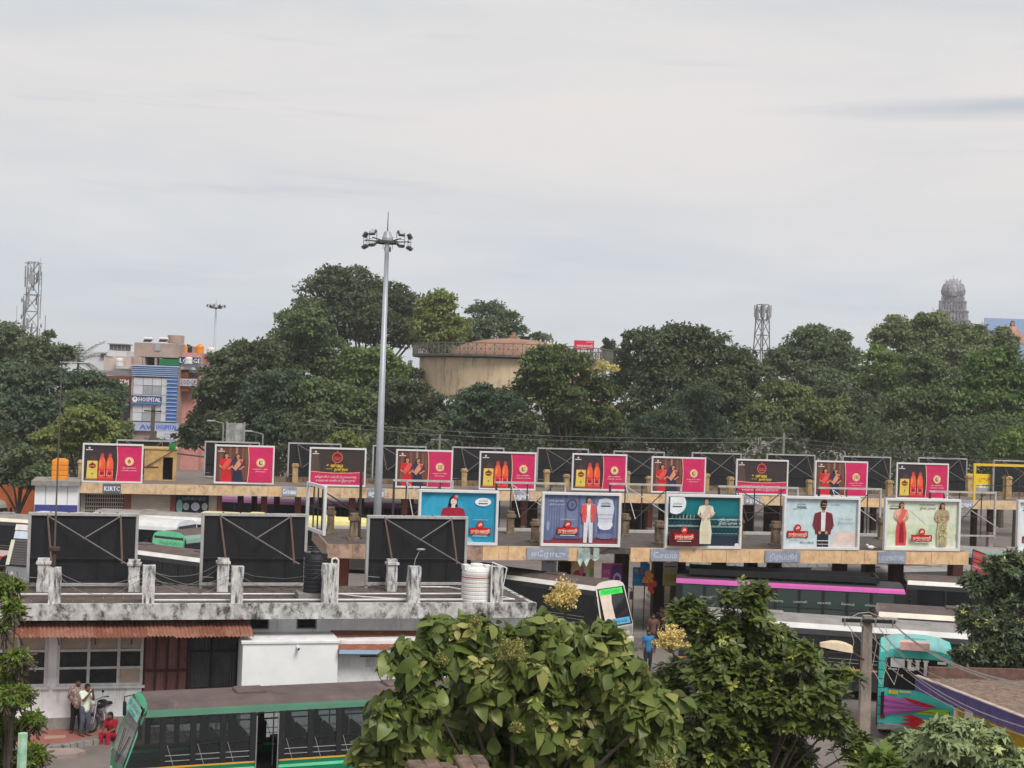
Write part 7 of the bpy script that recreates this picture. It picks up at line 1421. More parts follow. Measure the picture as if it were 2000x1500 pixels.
# ------------------------------------------------------------------ foreground foliage built leaf by leaf
def leaf_shape(L, W, mat, tint, seed, droop=.25, fold=.18, wave=.04, peak=.42, seg=5):
    r_ = random.Random(seed); vs = []; 
    for i in range(seg + 1):
        s_ = i / seg; w = W / 2 * (math.sin(math.pi * s_ ** (math.log(.5) / math.log(peak))) ** .8 if 0 < s_ < 1 else .02); z = -droop * L * s_ * s_
        vs += [(-w, L * s_, z + fold * w + r_.uniform(-wave, wave) * L), (0, L * s_, z), (w, L * s_, z + fold * w + r_.uniform(-wave, wave) * L)]
    fs = [(3 * i + k, 3 * i + k + 1, 3 * i + k + 4, 3 * i + k + 3) for i in range(seg) for k in (0, 1)]
    return vs, fs, tint
def leaf_me(shape, mat):
    vs, fs, tint = shape; return npmesh('leaf', vs, fs, mat, np.full(len(vs), tint), smooth=True)
def orient(T, Nn):
    y = Vector(T).normalized(); z = Vector(Nn); x = y.cross(z)
    if x.length < 1e-4: x = Vector((1, 0, 0))
    x.normalize(); z = x.cross(y); return Matrix((x, y, z)).transposed()
def leafy(name, label, cat, L, d, shapes, mat, shoots, per, seed, dr=.6, n_obj=300, size=(.7, 1.25), spread=(20, 75), up=.5, trunk_r=.09, new_growth=0.0, bush=False, face=.0, sub=0, sag=0.0, roll=.15):
    rs = np.random.default_rng(seed); r_ = random.Random(seed); lb = lobes_px(L, d, rs, dr); lb = [q for c, r in lb for q in [(c, tuple(.8 * v for v in r))] + [(tuple(np.array(c) + unit(rs.normal(size=3)) * np.array(r) * .72), tuple(rs.uniform(.32, .5) * v for v in r)) for _ in range(sub)]] if sub else lb; cx = float(np.mean([l[0][0] for l in lb])); cy = float(np.mean([l[0][1] for l in lb])); t = thing(name, label, cat, (cx, cy, 0))
    C = np.array([l[0] for l in lb]) - np.array([cx, cy, 0]); Rr = np.array([l[1] for l in lb]); pr = Rr[:, 0] * Rr[:, 2]; pr /= pr.sum(); items = []; stems = MB()
    for k in range(shoots):
        i = rs.choice(len(C), p=pr); dv = unit(rs.normal(size=3)); 
        if dv[2] < -.5: dv[2] *= -1
        if face and dv[1] > 0 and rs.random() < face: dv[1] *= -1
        P = Vector(C[i] + dv * Rr[i] * rs.uniform(.55, 1.03)); ax = (Vector(dv) * .8 + Vector((0, 0, up)) + Vector(rs.normal(size=3)) * .25).normalized(); a1 = ax.orthogonal().normalized(); a2 = ax.cross(a1); ph = r_.random() * 6.28; m = r_.choice(per); young = r_.random() < new_growth
        stems.tube(tuple(P - ax * .25), tuple(P), .012, .006, n=3)
        for q in range(m):
            th = ph + 2 * math.pi * q / m * 1.0 + r_.uniform(-.25, .25); el = R(r_.uniform(*spread)); T = (a1 * math.cos(th) + a2 * math.sin(th)) * math.sin(el) + ax * math.cos(el) - Vector((0, 0, sag)); Nn = ax * math.sin(el) - (a1 * math.cos(th) + a2 * math.sin(th)) * math.cos(el) + Vector((0, 0, .35)) + Vector(rs.normal(size=3)) * roll; pos = P - ax * (.04 * r_.random() * (q % 3)); s_ = r_.uniform(*size) * (.75 if young else 1)
            vi = r_.randrange(len(shapes)); 
            if young: vi = len(shapes) - 1 - r_.randrange(2)
            else: vi = r_.randrange(len(shapes) - 2)
            toc = (CAM - (pos + Vector((cx, cy, 0)))).normalized(); score = dv[1] * -1.2 + dv[2] * .6 + abs(Nn.normalized().dot(toc)) * .5 + s_ * .3 - (pos.y) * .2; items.append((score, pos, T, Nn, s_, vi))
    items.sort(key=lambda e: -e[0]); mes = [leaf_me(s_, mat) for s_ in shapes]
    # the pieces that show largest are objects; take them spread over the crown, not only from the very top
    pick = set(range(0, min(len(items), n_obj * 2), 2)) if len(items) > n_obj else set(range(len(items)))
    V = []; F = []; Tn = []; o_ = 0
    for i, (sc, pos, T, Nn, s_, vi) in enumerate(items):
        Mx = orient(T, Nn)
        if i in pick: o = bpy.data.objects.new('leaf', mes[vi]); COL.objects.link(o); o.parent = t; o.matrix_local = Matrix.Translation(pos) @ Mx.to_4x4() @ Matrix.Scale(s_, 4)
        else:
            vs, fs, tint = shapes[vi]; A = np.array(vs) @ (np.array(Mx).T * s_) + np.array(pos); V.append(A); F.append(np.array(fs) + o_); Tn.append(np.full(len(vs), tint)); o_ += len(vs)
    if V: stuff(inst('foliage', npmesh('foliage', np.concatenate(V), np.concatenate(F), mat, np.concatenate(Tn), True), t))
    top = max(min(c[2] for c in C) - .3, .4)
    if not bush: stems.path([(0, 0, 0), (.05, 0, top * .5), (0, 0, top)], trunk_r, 8, 0, trunk_r * .8)
    for c in C[::sub + 1]: stems.path([(0, 0, top * .9), (c[0] * .5, c[1] * .5, (top + c[2]) * .5), tuple(c)], trunk_r * .5, 5, 0, trunk_r * .15)
    stems.build('trunk', M_BARK, t); return t, (cx, cy)
# big-leaved teak
L_TEAK = leaf_mat('leaf_teak', S(60, 76, 36), S(110, 126, 62), S(186, 178, 112), .3, .3, .4)
sh = [leaf_shape(.215, .165, None, .08 + .1 * i, i, droop=.3 + .2 * (i % 4), fold=-.1 + .25 * (i % 3), wave=.045, peak=.4, seg=6) for i in range(7)] + [leaf_shape(.19, .12, None, .95, 31, .1), leaf_shape(.17, .10, None, .85, 32, .15)]
t, c_ = leafy('teak_tree', 'big leaved teak tree in the bottom middle with cream flower heads', 'tree', [(1092, 1250, 78), (1010, 1260, 60), (1160, 1270, 70), (880, 1262, 72), (800, 1290, 60), (1000, 1350, 130), (1210, 1330, 80), (1280, 1390, 62), (800, 1390, 90), (900, 1400, 110), (1120, 1420, 130), (740, 1465, 56), (860, 1490, 90), (1000, 1490, 110), (1240, 1480, 90), (1150, 1520, 100), (930, 1240, 50), (900, 1540, 110), (1050, 1550, 110), (780, 1530, 80), (1230, 1550, 90)], 20.0, sh, L_TEAK, 3300, (4, 5, 6), 5, sub=7, sag=.35, roll=.5, dr=.8, size=(.55, 1.3), spread=(50, 125), up=.6, new_growth=.14, face=.45)
L_PAN = leaf_mat('panicle_cream', g(193, 173, 111), g(233, 211, 142), g(243, 237, 180), .2); L_PAN2 = leaf_mat('panicle_green', g(122, 127, 74), g(169, 163, 102), g(195, 188, 124), .2)
def panicle(px, py, r, mat, n, d=19.2):
    rs = np.random.default_rng(int(px)); p = D(px, py, d); s_ = FPX / d; rr = r / s_; c = Vector((p.x - c_[0], p.y - c_[1], p.z)); b = MB(); tips = []
    for i in range(60):
        dv = Vector(unit(rs.normal(size=3))); dv.z = abs(dv.z) * 1.25 - .35; k_ = rs.uniform(.5, 1.12); e = c + Vector((dv.x * rr * k_, dv.y * rr * k_, dv.z * rr * k_)); b.tube(tuple(c - Vector((0, 0, rr * .75))), tuple(e), .005, .003, n=3); tips.append(e)
    b.build('panicle_stem', L_PAN2, t); k = n; idx = rs.integers(0, 60, k); E = np.array([tuple(e) for e in tips]); o = np.array(tuple(c - Vector((0, 0, rr * .6)))); f = rs.uniform(.55, 1.03, k)[:, None]; P = o + (E[idx] - o) * f + rs.normal(size=(k, 3)) * rr * .06
    V, F = leaf_quads(P, unit(rs.normal(size=(k, 3))), unit(rs.normal(size=(k, 3))), .030, .8, rs); stuff(inst('flower_panicle', npmesh('flower_panicle', V, F, mat, np.repeat(rs.random(k) * .5, 4)), t))
for a in ((1100, 1166, 42, L_PAN, 2600), (1310, 1250, 34, L_PAN, 1800), (1000, 1270, 36, L_PAN2, 1300), (805, 1452, 44, L_PAN2, 1800), (1298, 1494, 26, L_PAN2, 900), (860, 1290, 20, L_PAN2, 350), (930, 1215, 16, L_PAN2, 260), (1010, 1420, 16, L_PAN2, 200), (1150, 1310, 16, L_PAN2, 200)): panicle(*a)
# dark whorled-leaf tree
L_WH = leaf_mat('leaf_whorl', S(62, 76, 38), S(104, 118, 56), S(182, 184, 92), .25, .35, .4)
sh = [leaf_shape(.19, .085, None, .05 + .06 * i, 50 + i, .15, .15, .01, .62, 3) for i in range(6)] + [leaf_shape(.17, .08, None, .78, 61, .1, .1, .01, .6, 3), leaf_shape(.16, .075, None, 1.0, 62, .1, .1, .01, .6, 3)]
leafy('almond_tree', 'dark whorled leaf tree with yellow green tips right of the teak', 'tree', [(1350, 1215, 52), (1450, 1185, 54), (1480, 1165, 30), (1420, 1240, 70), (1520, 1270, 56), (1380, 1300, 70), (1460, 1330, 90), (1560, 1330, 60), (1640, 1330, 50, 36), (1600, 1370, 70), (1400, 1400, 80), (1500, 1420, 90), (1360, 1470, 70), (1450, 1490, 80), (1660, 1470, 44, 40), (1560, 1480, 30, 50), (1580, 1290, 40), (1420, 1450, 90), (1500, 1480, 70), (1340, 1500, 60), (1330, 1420, 50), (1420, 1330, 80), (1500, 1380, 80), (1620, 1420, 46), (1310, 1330, 50), (1480, 1240, 60), (1550, 1400, 60)], 25.5, sh, L_WH, 3000, (7, 8, 9), 6, dr=.9, size=(.7, 1.3), spread=(50, 95), up=.9, new_growth=.15, face=.5, sub=5)
# right-hand dark glossy tree
L_RT = leaf_mat('leaf_glossy', g(59, 72, 51), g(94, 108, 75), g(185, 186, 106), .2, .35, .4)
sh = [leaf_shape(.20, .085, None, .05 + .07 * i, 70 + i, .2, .15, .01, .5, 2) for i in range(6)] + [leaf_shape(.2, .08, None, .95, 81, .2, .1, .01, .5, 2), leaf_shape(.18, .07, None, .85, 82, .1, .1, .01, .5, 2)]
leafy('evergreen_tree', 'dense dark small leaved tree at the right edge beside the turquoise bus', 'tree', [(1975, 1110, 54), (1930, 1150, 50), (1985, 1190, 76), (1910, 1215, 44), (1950, 1250, 70), (2020, 1250, 80), (1900, 1280, 40, 30), (1985, 1305, 56, 36), (2030, 1120, 70), (1925, 1300, 40, 26)], 45.0, sh, L_RT, 2700, (5, 6, 7), 7, sub=5, dr=.8, size=(.7, 1.3), spread=(35, 95), up=.5, new_growth=.10, face=.5)
# star-leaved shrub bottom right
def star(tint, seed):
    r_ = random.Random(seed); vs = [(0, 0, 0)]; fs = []
    for i in range(5):
        a_ = R(-110 + 55 * i); L_ = .10 * r_.uniform(.8, 1.1) * (1 if i == 2 else .85); w = .02; dx, dy = math.sin(a_), math.cos(a_); k = len(vs); vs += [(dx * L_ * .45 - dy * w, dy * L_ * .45 + dx * w, .006), (dx * L_, dy * L_, -.02), (dx * L_ * .45 + dy * w, dy * L_ * .45 - dx * w, .006)]; fs.append((0, k + 2, k + 1, k))
    return vs, fs, tint
L_ST = leaf_mat('leaf_star', g(98, 115, 80), g(150, 163, 118), g(205, 209, 144), .2)
leafy('star_leaf_shrub', 'tall shrub with small star shaped leaves at the bottom right', 'shrub', [(1850, 1450, 56), (1780, 1480, 60), (1920, 1468, 56), (1860, 1510, 110, 60), (1740, 1500, 44), (1955, 1505, 60), (1890, 1430, 30)], 15.5, [star(.1 + .1 * i, i) for i in range(6)] + [star(.9, 8), star(.8, 9)], L_ST, 900, (5, 6, 7), 8, dr=.5, size=(.8, 1.5), spread=(40, 100), up=.5, new_growth=.06, face=.4, trunk_r=.04)
L_BS = leaf_mat('leaf_lime', g(96, 118, 63), g(129, 148, 79), g(159, 172, 102), .35)
sh = [leaf_shape(.17, .07, None, .2 + .12 * i, 90 + i, .25, .15, .01, .5, 4) for i in range(6)]
leafy('lime_shrub', 'small lime green broad leaved shrub at the bottom left of the star leaf shrub', 'shrub', [(1712, 1492, 22), (1728, 1505, 26), (1700, 1510, 20)], 14.5, sh, L_BS, 22, (5, 6), 9, dr=.1, size=(.9, 1.4), spread=(25, 70), up=1.0, trunk_r=.02)
# fine leaved branch tree at the left
L_FE = leaf_mat('leaf_feather', S(70, 88, 36), S(112, 134, 58), S(158, 172, 90), .35)
leafy('fine_leaf_tree', 'bright fine leaved tree along the left edge', 'tree', [(12, 1145, 30), (30, 1185, 20), (6, 1222, 16), (38, 1285, 22), (12, 1310, 32), (26, 1365, 36), (62, 1405, 26, 18), (14, 1425, 36), (60, 1482, 28), (20, 1490, 40), (-20, 1380, 40)], 17.5, [leaf_shape(.085, .036, None, .05 + .13 * i, 120 + i, .2, .1, .01, .5, 2) for i in range(6)] + [leaf_shape(.08, .035, None, .95, 131, .2, .1, .01, .5, 2), leaf_shape(.075, .03, None, .85, 132, .2, .1, .01, .5, 2)], L_FE, 1500, (7, 8, 9, 10), 10, dr=.45, sub=6, size=(.7, 1.3), spread=(25, 120), up=.2, sag=.35, roll=.5, new_growth=.12, face=.3, trunk_r=.05)
p = D(42, 1500, 16.5); o = MB().tube((0, 0, 0), (0, 0, D(44, 1432, 16.5).z), .055, n=8).build('striped_post', pm('green_white_paint', S(196, 214, 200), S(110, 170, 130), 5, .7), None, loc=(p.x, p.y, 0)); tag(o, 'pale green and white painted post among the left leaves', 'post')
# undergrowth that closes the wood below the crowns
rs = np.random.default_rng(5); lb = []
for i in range(46):
    px = -60 + i * 47; dd = rs.uniform(124, 156); q = D(px, 872 + rs.uniform(-25, 15), dd); r = rs.uniform(1.8, 3.2)
    if not 200 < px < 420: lb += [((q.x, q.y, q.z), (r, r, r)), ((q.x + 1, q.y + 1, q.z - 2.6), (r * 1.1, r, r))]
P, Nn, T, tint = crown_points(lb, 42000, rs, .34, .5, .2); V, F = leaf_quads(P, Nn, T, .46, .55, rs); stuff(inst('undergrowth', npmesh('undergrowth', V, F, L_DK, np.repeat(tint, 4))))
# ------------------------------------------------------------------ foreground masonry, kiosk, pole
p = D(820, 1500, 10.0); p1 = D(985, 1484, 10.0); zt = D(950, 1482, 10.65).z; w = p1.x - p.x
t = thing('parapet_block', 'weathered brick parapet corner at the bottom centre below the teak', 'wall', (p.x, 10.0, 0), R(12)); M_PAR = pm('weathered_brick_top', S(126, 104, 92), S(80, 70, 64), 7, .95, .5, streak=.8, streak_col=S(60, 52, 48), sscale=(5, 5, 5), thresh=.52)
b = MB(); b.cbox(-.02, w + .02, 0, .7, 0, zt - .14, .015)
for j in range(3):
    for i in range(5): x = w * i / 5; b.cbox(x + .004, x + w / 5 - .004 + rnd.uniform(-.01, .01), .235 * j + .003, .235 * j + .228, zt - .14, zt - rnd.uniform(0, .035) - (.05 if (i, j) in ((0, 0), (2, 2), (3, 0)) else 0), .012)
b.build('coping', M_PAR, t)
# purple and yellow kiosk
ZK = 3.3; A_ = G(1795, 1320, ZK); F_ = G(2000, 1399, ZK); B_ = G(1968, 1324, ZK); F2 = A_ + (F_ - A_) * 1.9; B2 = A_ + (B_ - A_) * 1.8
t = thing('kiosk', 'kiosk with purple roof edge and yellow walls at the right edge', 'kiosk', (A_.x, A_.y, 0)); M_PUR = pm('purple_paint', S(98, 84, 142), S(78, 66, 120), 2, .7, streak=.5, streak_col=S(60, 52, 84)); M_YEL2 = pm('yellow_wall_paint', S(226, 190, 44), S(196, 156, 34), 1.5, .8, streak=.4, streak_col=S(120, 96, 40))
f2 = F2 - A_; b2 = B2 - A_; q2 = f2 + b2; hf = .42
MB().add([(0, 0, ZK - .06), (f2.x, f2.y, ZK - .06), (q2.x, q2.y, ZK - .06), (b2.x, b2.y, ZK - .06)], [(0, 1, 2, 3)]).add([(0, 0, ZK - .3), (f2.x, f2.y, ZK - .3), (q2.x, q2.y, ZK - .3), (b2.x, b2.y, ZK - .3)], [(3, 2, 1, 0)]).build('roof', pm('leafy_roof', S(146, 124, 112), S(96, 82, 76), 6, .95, .6, streak=.6, streak_col=S(84, 66, 58), sscale=(2.5, 2.5, 2.5), thresh=.5), t)
def edge(v0, v1, th, z0, z1, mat, nm):
    d = (v1 - v0).normalized(); n = Vector((d.y, -d.x, 0)) * th; b = MB(); q = [v0, v1, v1 - n, v0 - n]; b.add([(p.x, p.y, z0) for p in q] + [(p.x, p.y, z1) for p in q], [(3, 2, 1, 0), (4, 5, 6, 7), (0, 1, 5, 4), (1, 2, 6, 5), (2, 3, 7, 6), (3, 0, 4, 7)]); return b.build(nm, mat, t)
Z0 = Vector((0, 0, 0)); f3 = Vector((f2.x, f2.y, 0)); b3 = Vector((b2.x, b2.y, 0))
edge(Z0, f3, -.12, ZK - hf, ZK, M_PUR, 'fascia'); edge(Z0 + b3 * .06, b3, .15, ZK - .05, ZK + .26, pm('mossy_brick', S(120, 92, 84), S(84, 66, 60), 5, .95, .5), 'rear_upstand'); edge(Z0, f3, -.16, ZK, ZK + .03, pm('dusty_lip', S(190, 176, 166), S(150, 136, 126), 4, .9), 'roof_lip')
u_ = f3.normalized(); v_ = b3.normalized()
for k_ in range(5): c = u_ * (1.7 + 1.9 * k_) + v_ * .35; MB().box(c.x - .09, c.x + .09, c.y - .09, c.y + .09, 0, ZK - .3).build('yellow_post', M_YEL2, t)
w0 = v_ * 1.0; edge(w0 + u_ * 1.2, w0 + f3, .12, 0, ZK - .3, M_YEL2, 'wall'); edge(u_ * 1.2 + w0, u_ * 1.2 + b3, -.12, 0, ZK - .3, M_YEL2, 'wall'); edge(u_ * 5.0 + v_ * .3, u_ * 7.5 + v_ * .3, .1, 0, 1.5, M_CONC, 'counter')
b = MB(); r_ = random.Random(3)
for k_ in range(60): c = f2 * r_.random() + b2 * r_.uniform(.05, .95); a_ = r_.random() * 3.1; l_ = r_.uniform(.1, .5); b.tube((c.x, c.y, ZK - .04), (c.x + l_ * math.cos(a_), c.y + l_ * math.sin(a_), ZK - .03), .012, n=3)
stuff(b.build('fallen_twigs', pm('dry_twig', S(170, 140, 116), S(120, 98, 80), 6), None, loc=(A_.x, A_.y, 0)))
# concrete electric pole
d = 28.0; p = D(1682, 1400, d); top = D(1690, 1202, d).z
t = thing('electric_pole', 'near concrete electric pole with a dark crossarm and drooping wires at right', 'utility pole', (p.x + .06, p.y, 0), 0); M_PC = pm('pole_concrete', S(160, 148, 138), S(124, 114, 106), 3, .9, .3, streak=.5, streak_col=S(90, 82, 76), sscale=(4, 4, .5))
MB().add([(-.15, -.12, 0), (.15, -.12, 0), (.15, .12, 0), (-.15, .12, 0), (-.085, -.075, top), (.085, -.075, top), (.085, .075, top), (-.085, .075, top)], [(0, 3, 2, 1), (4, 5, 6, 7), (0, 1, 5, 4), (1, 2, 6, 5), (2, 3, 7, 6), (3, 0, 4, 7)]).build('pole', M_PC, t)
za = D(1690, 1211, d).z; MB().cbox(-.52, .52, -.14, -.075, za - .035, za + .035, .008).build('crossarm', M_DARKBAR, t); im = MB().lathe([(.0, -.09), (.02, -.08), (.035, -.03), (.02, 0), (.035, .03), (.02, .06), (0, .07)], 8).mesh('insulator', M_CONC)
b = MB(); c = Vector((p.x + .06, p.y, 0)); ends = [(2000, 1437, 15), (2000, 1420, 15.5), (1900, 1392, 20), (1870, 1352, 22), (1860, 1330, 23), (2010, 1345, 17), (2010, 1337, 17.5)]
for i, x in enumerate((-.48, -.16, .12, .46)): inst('insulator', im, t, (x, -.16, za + .02), (R(40), 0, 0), .65); inst('insulator', im, t, (x, -.16, za - .06), (R(-30), 0, 0), .65)
for i, (px, py, dd) in enumerate(ends):
    x = (-.48, -.16, -.16, .12, .12, .46, .46)[i]; e = D(px, py, dd) - c; s0_ = Vector((x, -.17, za - .03)); pts = []
    for k_ in range(13): f = k_ / 12; q = s0_.lerp(e, f); q.z -= .55 * 4 * f * (1 - f) * (.5 if i < 2 else .35); pts.append(tuple(q))
    b.path(pts, .008 if i < 5 else .014, n=3)
for x in (-.4, .05, .3): b.path([(x, -.14, za - .04), (x + .1, -.2, za - .4), (x + .02, -.2, za - .9), (x + .2, -.25, za - 1.2), (x + .35, -.1, za - .8)], .006, n=3)
b.path([(-.45, -.12, za), (-.2, -.1, za + .14), (0, -.1, za + .17), (.3, -.1, za + .05), (.48, -.1, za - .02)], .01, n=3); b.build('wire', pm('pale_wire', S(186, 176, 168), S(150, 140, 134), 5), t)
t = thing('street_lamp', 'cream cobra head street lamp held out left of the near concrete pole', 'street lamp', (p.x + .06, p.y, 0)); zl = D(1672, 1280, d).z
MB().path([(-.08, -.14, zl - .06), (-.18, -.2, zl), (-.42, -.3, zl + .16)], .022, n=6).build('arm', M_RUSTBAR, t)
b = MB(); n_ = 6; vs = []
for i in range(n_ + 1):
    f = i / n_; x = -.36 - .62 * f; w = .06 + .09 * math.sin(math.pi * min(1, f * .95 + .12)) ** .7; zc_ = zl + .13 + .09 * f
    vs += [(x, -.3 - w, zc_ - .02), (x, -.3 - w * .7, zc_ + w * .8), (x, -.3, zc_ + w * 1.05), (x, -.3 + w * .7, zc_ + w * .8), (x, -.3 + w, zc_ - .02)]
b.add(vs, [(5 * i + k_, 5 * i + k_ + 1, 5 * i + k_ + 6, 5 * i + k_ + 5) for i in range(n_) for k_ in range(4)] + [(0, 1, 2, 3, 4), tuple(range(5 * n_ + 4, 5 * n_ - 1, -1))]); b.build('lamp_housing', pm('cream_paint', S(222, 204, 178), S(190, 170, 146), 4, .6), t)
MB().ball((-.70, -.3, zl + .15), .10, 12, 6, sc=(2.4, 1.2, .6)).build('lamp_glass', M_GLASS, t)
p0 = D(1380, 1383, 24); p1 = D(1790, 1420, 30); b = MB(); b.path([tuple(p0.lerp(p1, k_ / 8) - Vector((0, 0, .2 * math.sin(math.pi * k_ / 8)))) for k_ in range(9)], .008, n=3); tag(b.build('cable', M_DKPIPE, None), 'single dark cable sagging past the concrete pole above the road', 'cable')

# ------------------------------------------------------------------ people
SKN = pm('brown_skin', (.155, .075, .048), (.125, .06, .038), 6, .6); HAIRM = pm('black_hair', (.012, .010, .010), (.008, .007, .007), 20, .5, .3); SHOE = pm('dark_sandal', (.05, .035, .03), (.03, .022, .02), 8, .7); EYE = pm('eye_white', (.6, .58, .55)); LIP = pm('lip_brown', (.16, .05, .045))
def chain(b, pts, mi=0):
    for (p, r) in pts: b.ball(p, r, 10, 7, mi)
    for (p, r), (q, s_) in zip(pts[:-1], pts[1:]): b.tube(p, q, r, s_, 10, mi)
def skinned(name, b, mat, parent, vox=.018, smooth=True):
    """one continuous surface from overlapping limbs"""
    me = b.mesh(name, mat); o = bpy.data.objects.new(name, me); COL.objects.link(o); md = o.modifiers.new('r', 'REMESH'); md.mode = 'VOXEL'; md.voxel_size = vox; sm = o.modifiers.new('s', 'SMOOTH'); sm.iterations = 4; sm.factor = .5
    ev = o.evaluated_get(bpy.context.evaluated_depsgraph_get()); nm = bpy.data.meshes.new_from_object(ev); nm.polygons.foreach_set('use_smooth', [True] * len(nm.polygons)); o.modifiers.clear(); o.data = nm; nm.name = name; bpy.data.meshes.remove(me); o.parent = parent; return o
STAND = dict(pel=(0, 0, .92), chest=(0, 0, 1.30), neck=(0, -.01, 1.45), head=(0, -.03, 1.575), ls=(.17, 0, 1.39), le=(.22, .03, 1.12), lw=(.22, -.08, .88), rs=(-.17, 0, 1.39), re=(-.22, .03, 1.12), rw=(-.22, -.08, .88), lh=(.09, 0, .88), lk=(.10, -.03, .48), la=(.10, .03, .08), rh=(-.09, 0, .88), rk=(-.10, -.02, .48), ra=(-.10, .04, .08), lfwd=(.02, -1, 0), rfwd=(-.02, -1, 0))
def person(label, loc, rotz, shirt, trouser, pose=None, scale=1.0, group=None, hair_long=False, skirt=None, sleeve=.55, detail=True):
    J = {k: Vector(v) for k, v in {**STAND, **(pose or {})}.items()}; t = thing('person', label, 'person', loc, rotz, group); t.scale = (scale,) * 3; b = MB(); V = Vector
    chain(b, [(J['pel'], .125), (J['pel'].lerp(J['chest'], .5), .118), (J['chest'], .14), (J['neck'], .06), (J['head'] - V((0, -.015, .05)), .06)])
    b.ball(J['pel'], .13, sc=(1.25, .9, .9)); b.ball(J['chest'], .15, sc=(1.25, .85, 1))
    for s_ in 'lr':
        chain(b, [(J['chest'] + V((0, 0, .06)), .09), (J[s_ + 's'], .065), (J[s_ + 'e'], .044), (J[s_ + 'w'], .03)]); chain(b, [(J['pel'], .11), (J[s_ + 'h'], .095), (J[s_ + 'k'], .062), (J[s_ + 'a'], .042)])
        f = J[s_ + 'fwd'].normalized(); chain(b, [(J[s_ + 'a'] - V((0, 0, .03)), .042), (J[s_ + 'a'] + f * .13 - V((0, 0, .045)), .032), (J[s_ + 'a'] + f * .19 - V((0, 0, .05)), .022)])
        hd = (J[s_ + 'w'] - J[s_ + 'e']).normalized(); pw = J[s_ + 'w'] + hd * .05; side = hd.cross(V((0, 0, 1))); side = side.normalized() if side.length > .1 else V((1, 0, 0)); chain(b, [(J[s_ + 'w'], .03), (pw, .036), (pw + hd * .03, .036)])
        nrm = side.cross(hd)
        for k_ in range(4):
            base = pw + hd * .055 + side * (.017 * (k_ - 1.5)); ln = (.062, .075, .07, .055)[k_]; mid_ = base + hd * ln * .55; chain(b, [(base, .0105), (mid_, .0095), (mid_ + hd * ln * .35 + nrm * .018, .008)])
        chain(b, [(pw - hd * .01 + side * .03, .012), (pw + hd * .025 + side * .052, .0105), (pw + hd * .055 + side * .05, .009)])
    h = J['head']; b.ball(h, .1, 14, 10, sc=(.80, .98, 1.18)); b.ball(h + V((0, -.03, -.055)), .062, sc=(.9, 1, 1)); b.tube(h + V((0, -.085, .01)), h + V((0, -.112, -.025)), .010, .018, 6)
    for sx in (-1, 1): b.ball(h + V((sx * .08, .005, -.01)), .026, 8, 6, sc=(.4, .8, 1.2))
    skinned('body', b, SKN, t, .014)
    if detail:
        e = MB()
        for sx in (-1, 1): e.ball(h + V((sx * .032, -.088, .012)), .011, 8, 6); e.ball(h + V((sx * .032, -.097, .012)), .006, 6, 5, 1)
        e.build('eyes', [EYE, HAIRM], t); m_ = MB(); m_.ball(h + V((0, -.092, -.058)), .02, 8, 6, sc=(1.2, .4, .35)); m_.build('mouth', LIP, t)
    hb = MB(); hb.ball(h + V((0, .018, .03)), .108, 14, 10, sc=(.84, .96, 1.08)); hb.ball(h + V((0, -.03, .085)), .07, 10, 8, sc=(.95, 1, .6))
    if hair_long: chain(hb, [(h + V((0, .06, 0)), .08), (h + V((0, .09, -.14)), .06), (h + V((0, .09, -.35)), .035)])
    o = skinned('hair', hb, HAIRM, t, .016)
    # keep the face clear of hair
    for v in o.data.vertices:
        q = v.co - h
        if q.y < -.045 and q.z < .055: v.co.y = h.y - .04
    sb = MB(); hem = J['pel'] - V((0, 0, .06)); chain(sb, [(hem, .150), (J['pel'].lerp(J['chest'], .5), .142), (J['chest'], .158), (J['chest'] + V((0, 0, .1)), .10)]); sb.ball(J['chest'], .168, sc=(1.24, .9, 1)); sb.ball(hem, .158, sc=(1.2, .9, .7))
    for s_ in 'lr': chain(sb, [(J['chest'] + V((0, 0, .05)), .10), (J[s_ + 's'], .085), (J[s_ + 's'].lerp(J[s_ + 'e'], sleeve * 1.25), .066)])
    skinned('shirt', sb, shirt, t, .018)
    tb = MB()
    if skirt: chain(tb, [(J['pel'], .15), (J['pel'] - V((0, 0, .4)), .19), (J['pel'] - V((0, 0, .8)), .22)]); skinned('skirt', tb, skirt, t, .022)
    else:
        for s_ in 'lr': chain(tb, [(J['pel'], .135), (J[s_ + 'h'], .112), (J[s_ + 'k'], .084), (J[s_ + 'a'] + V((0, 0, .02)), .062)])
        skinned('trousers', tb, trouser, t, .018)
    if detail:
        fb = MB()
        for s_ in 'lr': f = J[s_ + 'fwd'].normalized(); a_ = math.atan2(f.x, -f.y); c = J[s_ + 'a'] + f * .06; fb.ball((c.x, c.y, c.z - .068), .07, 10, 6, sc=(.75, 1.0, .22) if abs(f.x) < .5 else (1.9, .7, .22)); fb.ball((c.x + f.x * .06, c.y + f.y * .06, c.z - .06), .055, 8, 6, sc=(.9, 1.3, .4))
        fb.build('footwear', SHOE, t, smooth=True)
    return t
def cloth(n, a, b_, sc=5): return pm(n, a, b_, sc, .85)
M_PRINT = pm('printed_shirt', S(196, 170, 166), S(60, 44, 48), 16, .85); 
G5 = 'people about the station'
p = G(148, 1430, .144)
person('man in a dark printed shirt and black trousers standing by the white wall', (p.x, p.y, .144), R(20), M_PRINT, cloth('black_cloth', S(34, 34, 40), S(22, 22, 26)), dict(le=(.27, .06, 1.13), lw=(.16, -.10, 1.0), re=(-.26, .05, 1.12), rw=(-.14, -.14, .98), head=(.02, -.05, 1.57), neck=(0, -.02, 1.45), la=(.13, .05, .08), ra=(-.13, -.02, .08), rfwd=(-.3, -1, 0)), .99, G5)
p = G(164, 1437, .144)
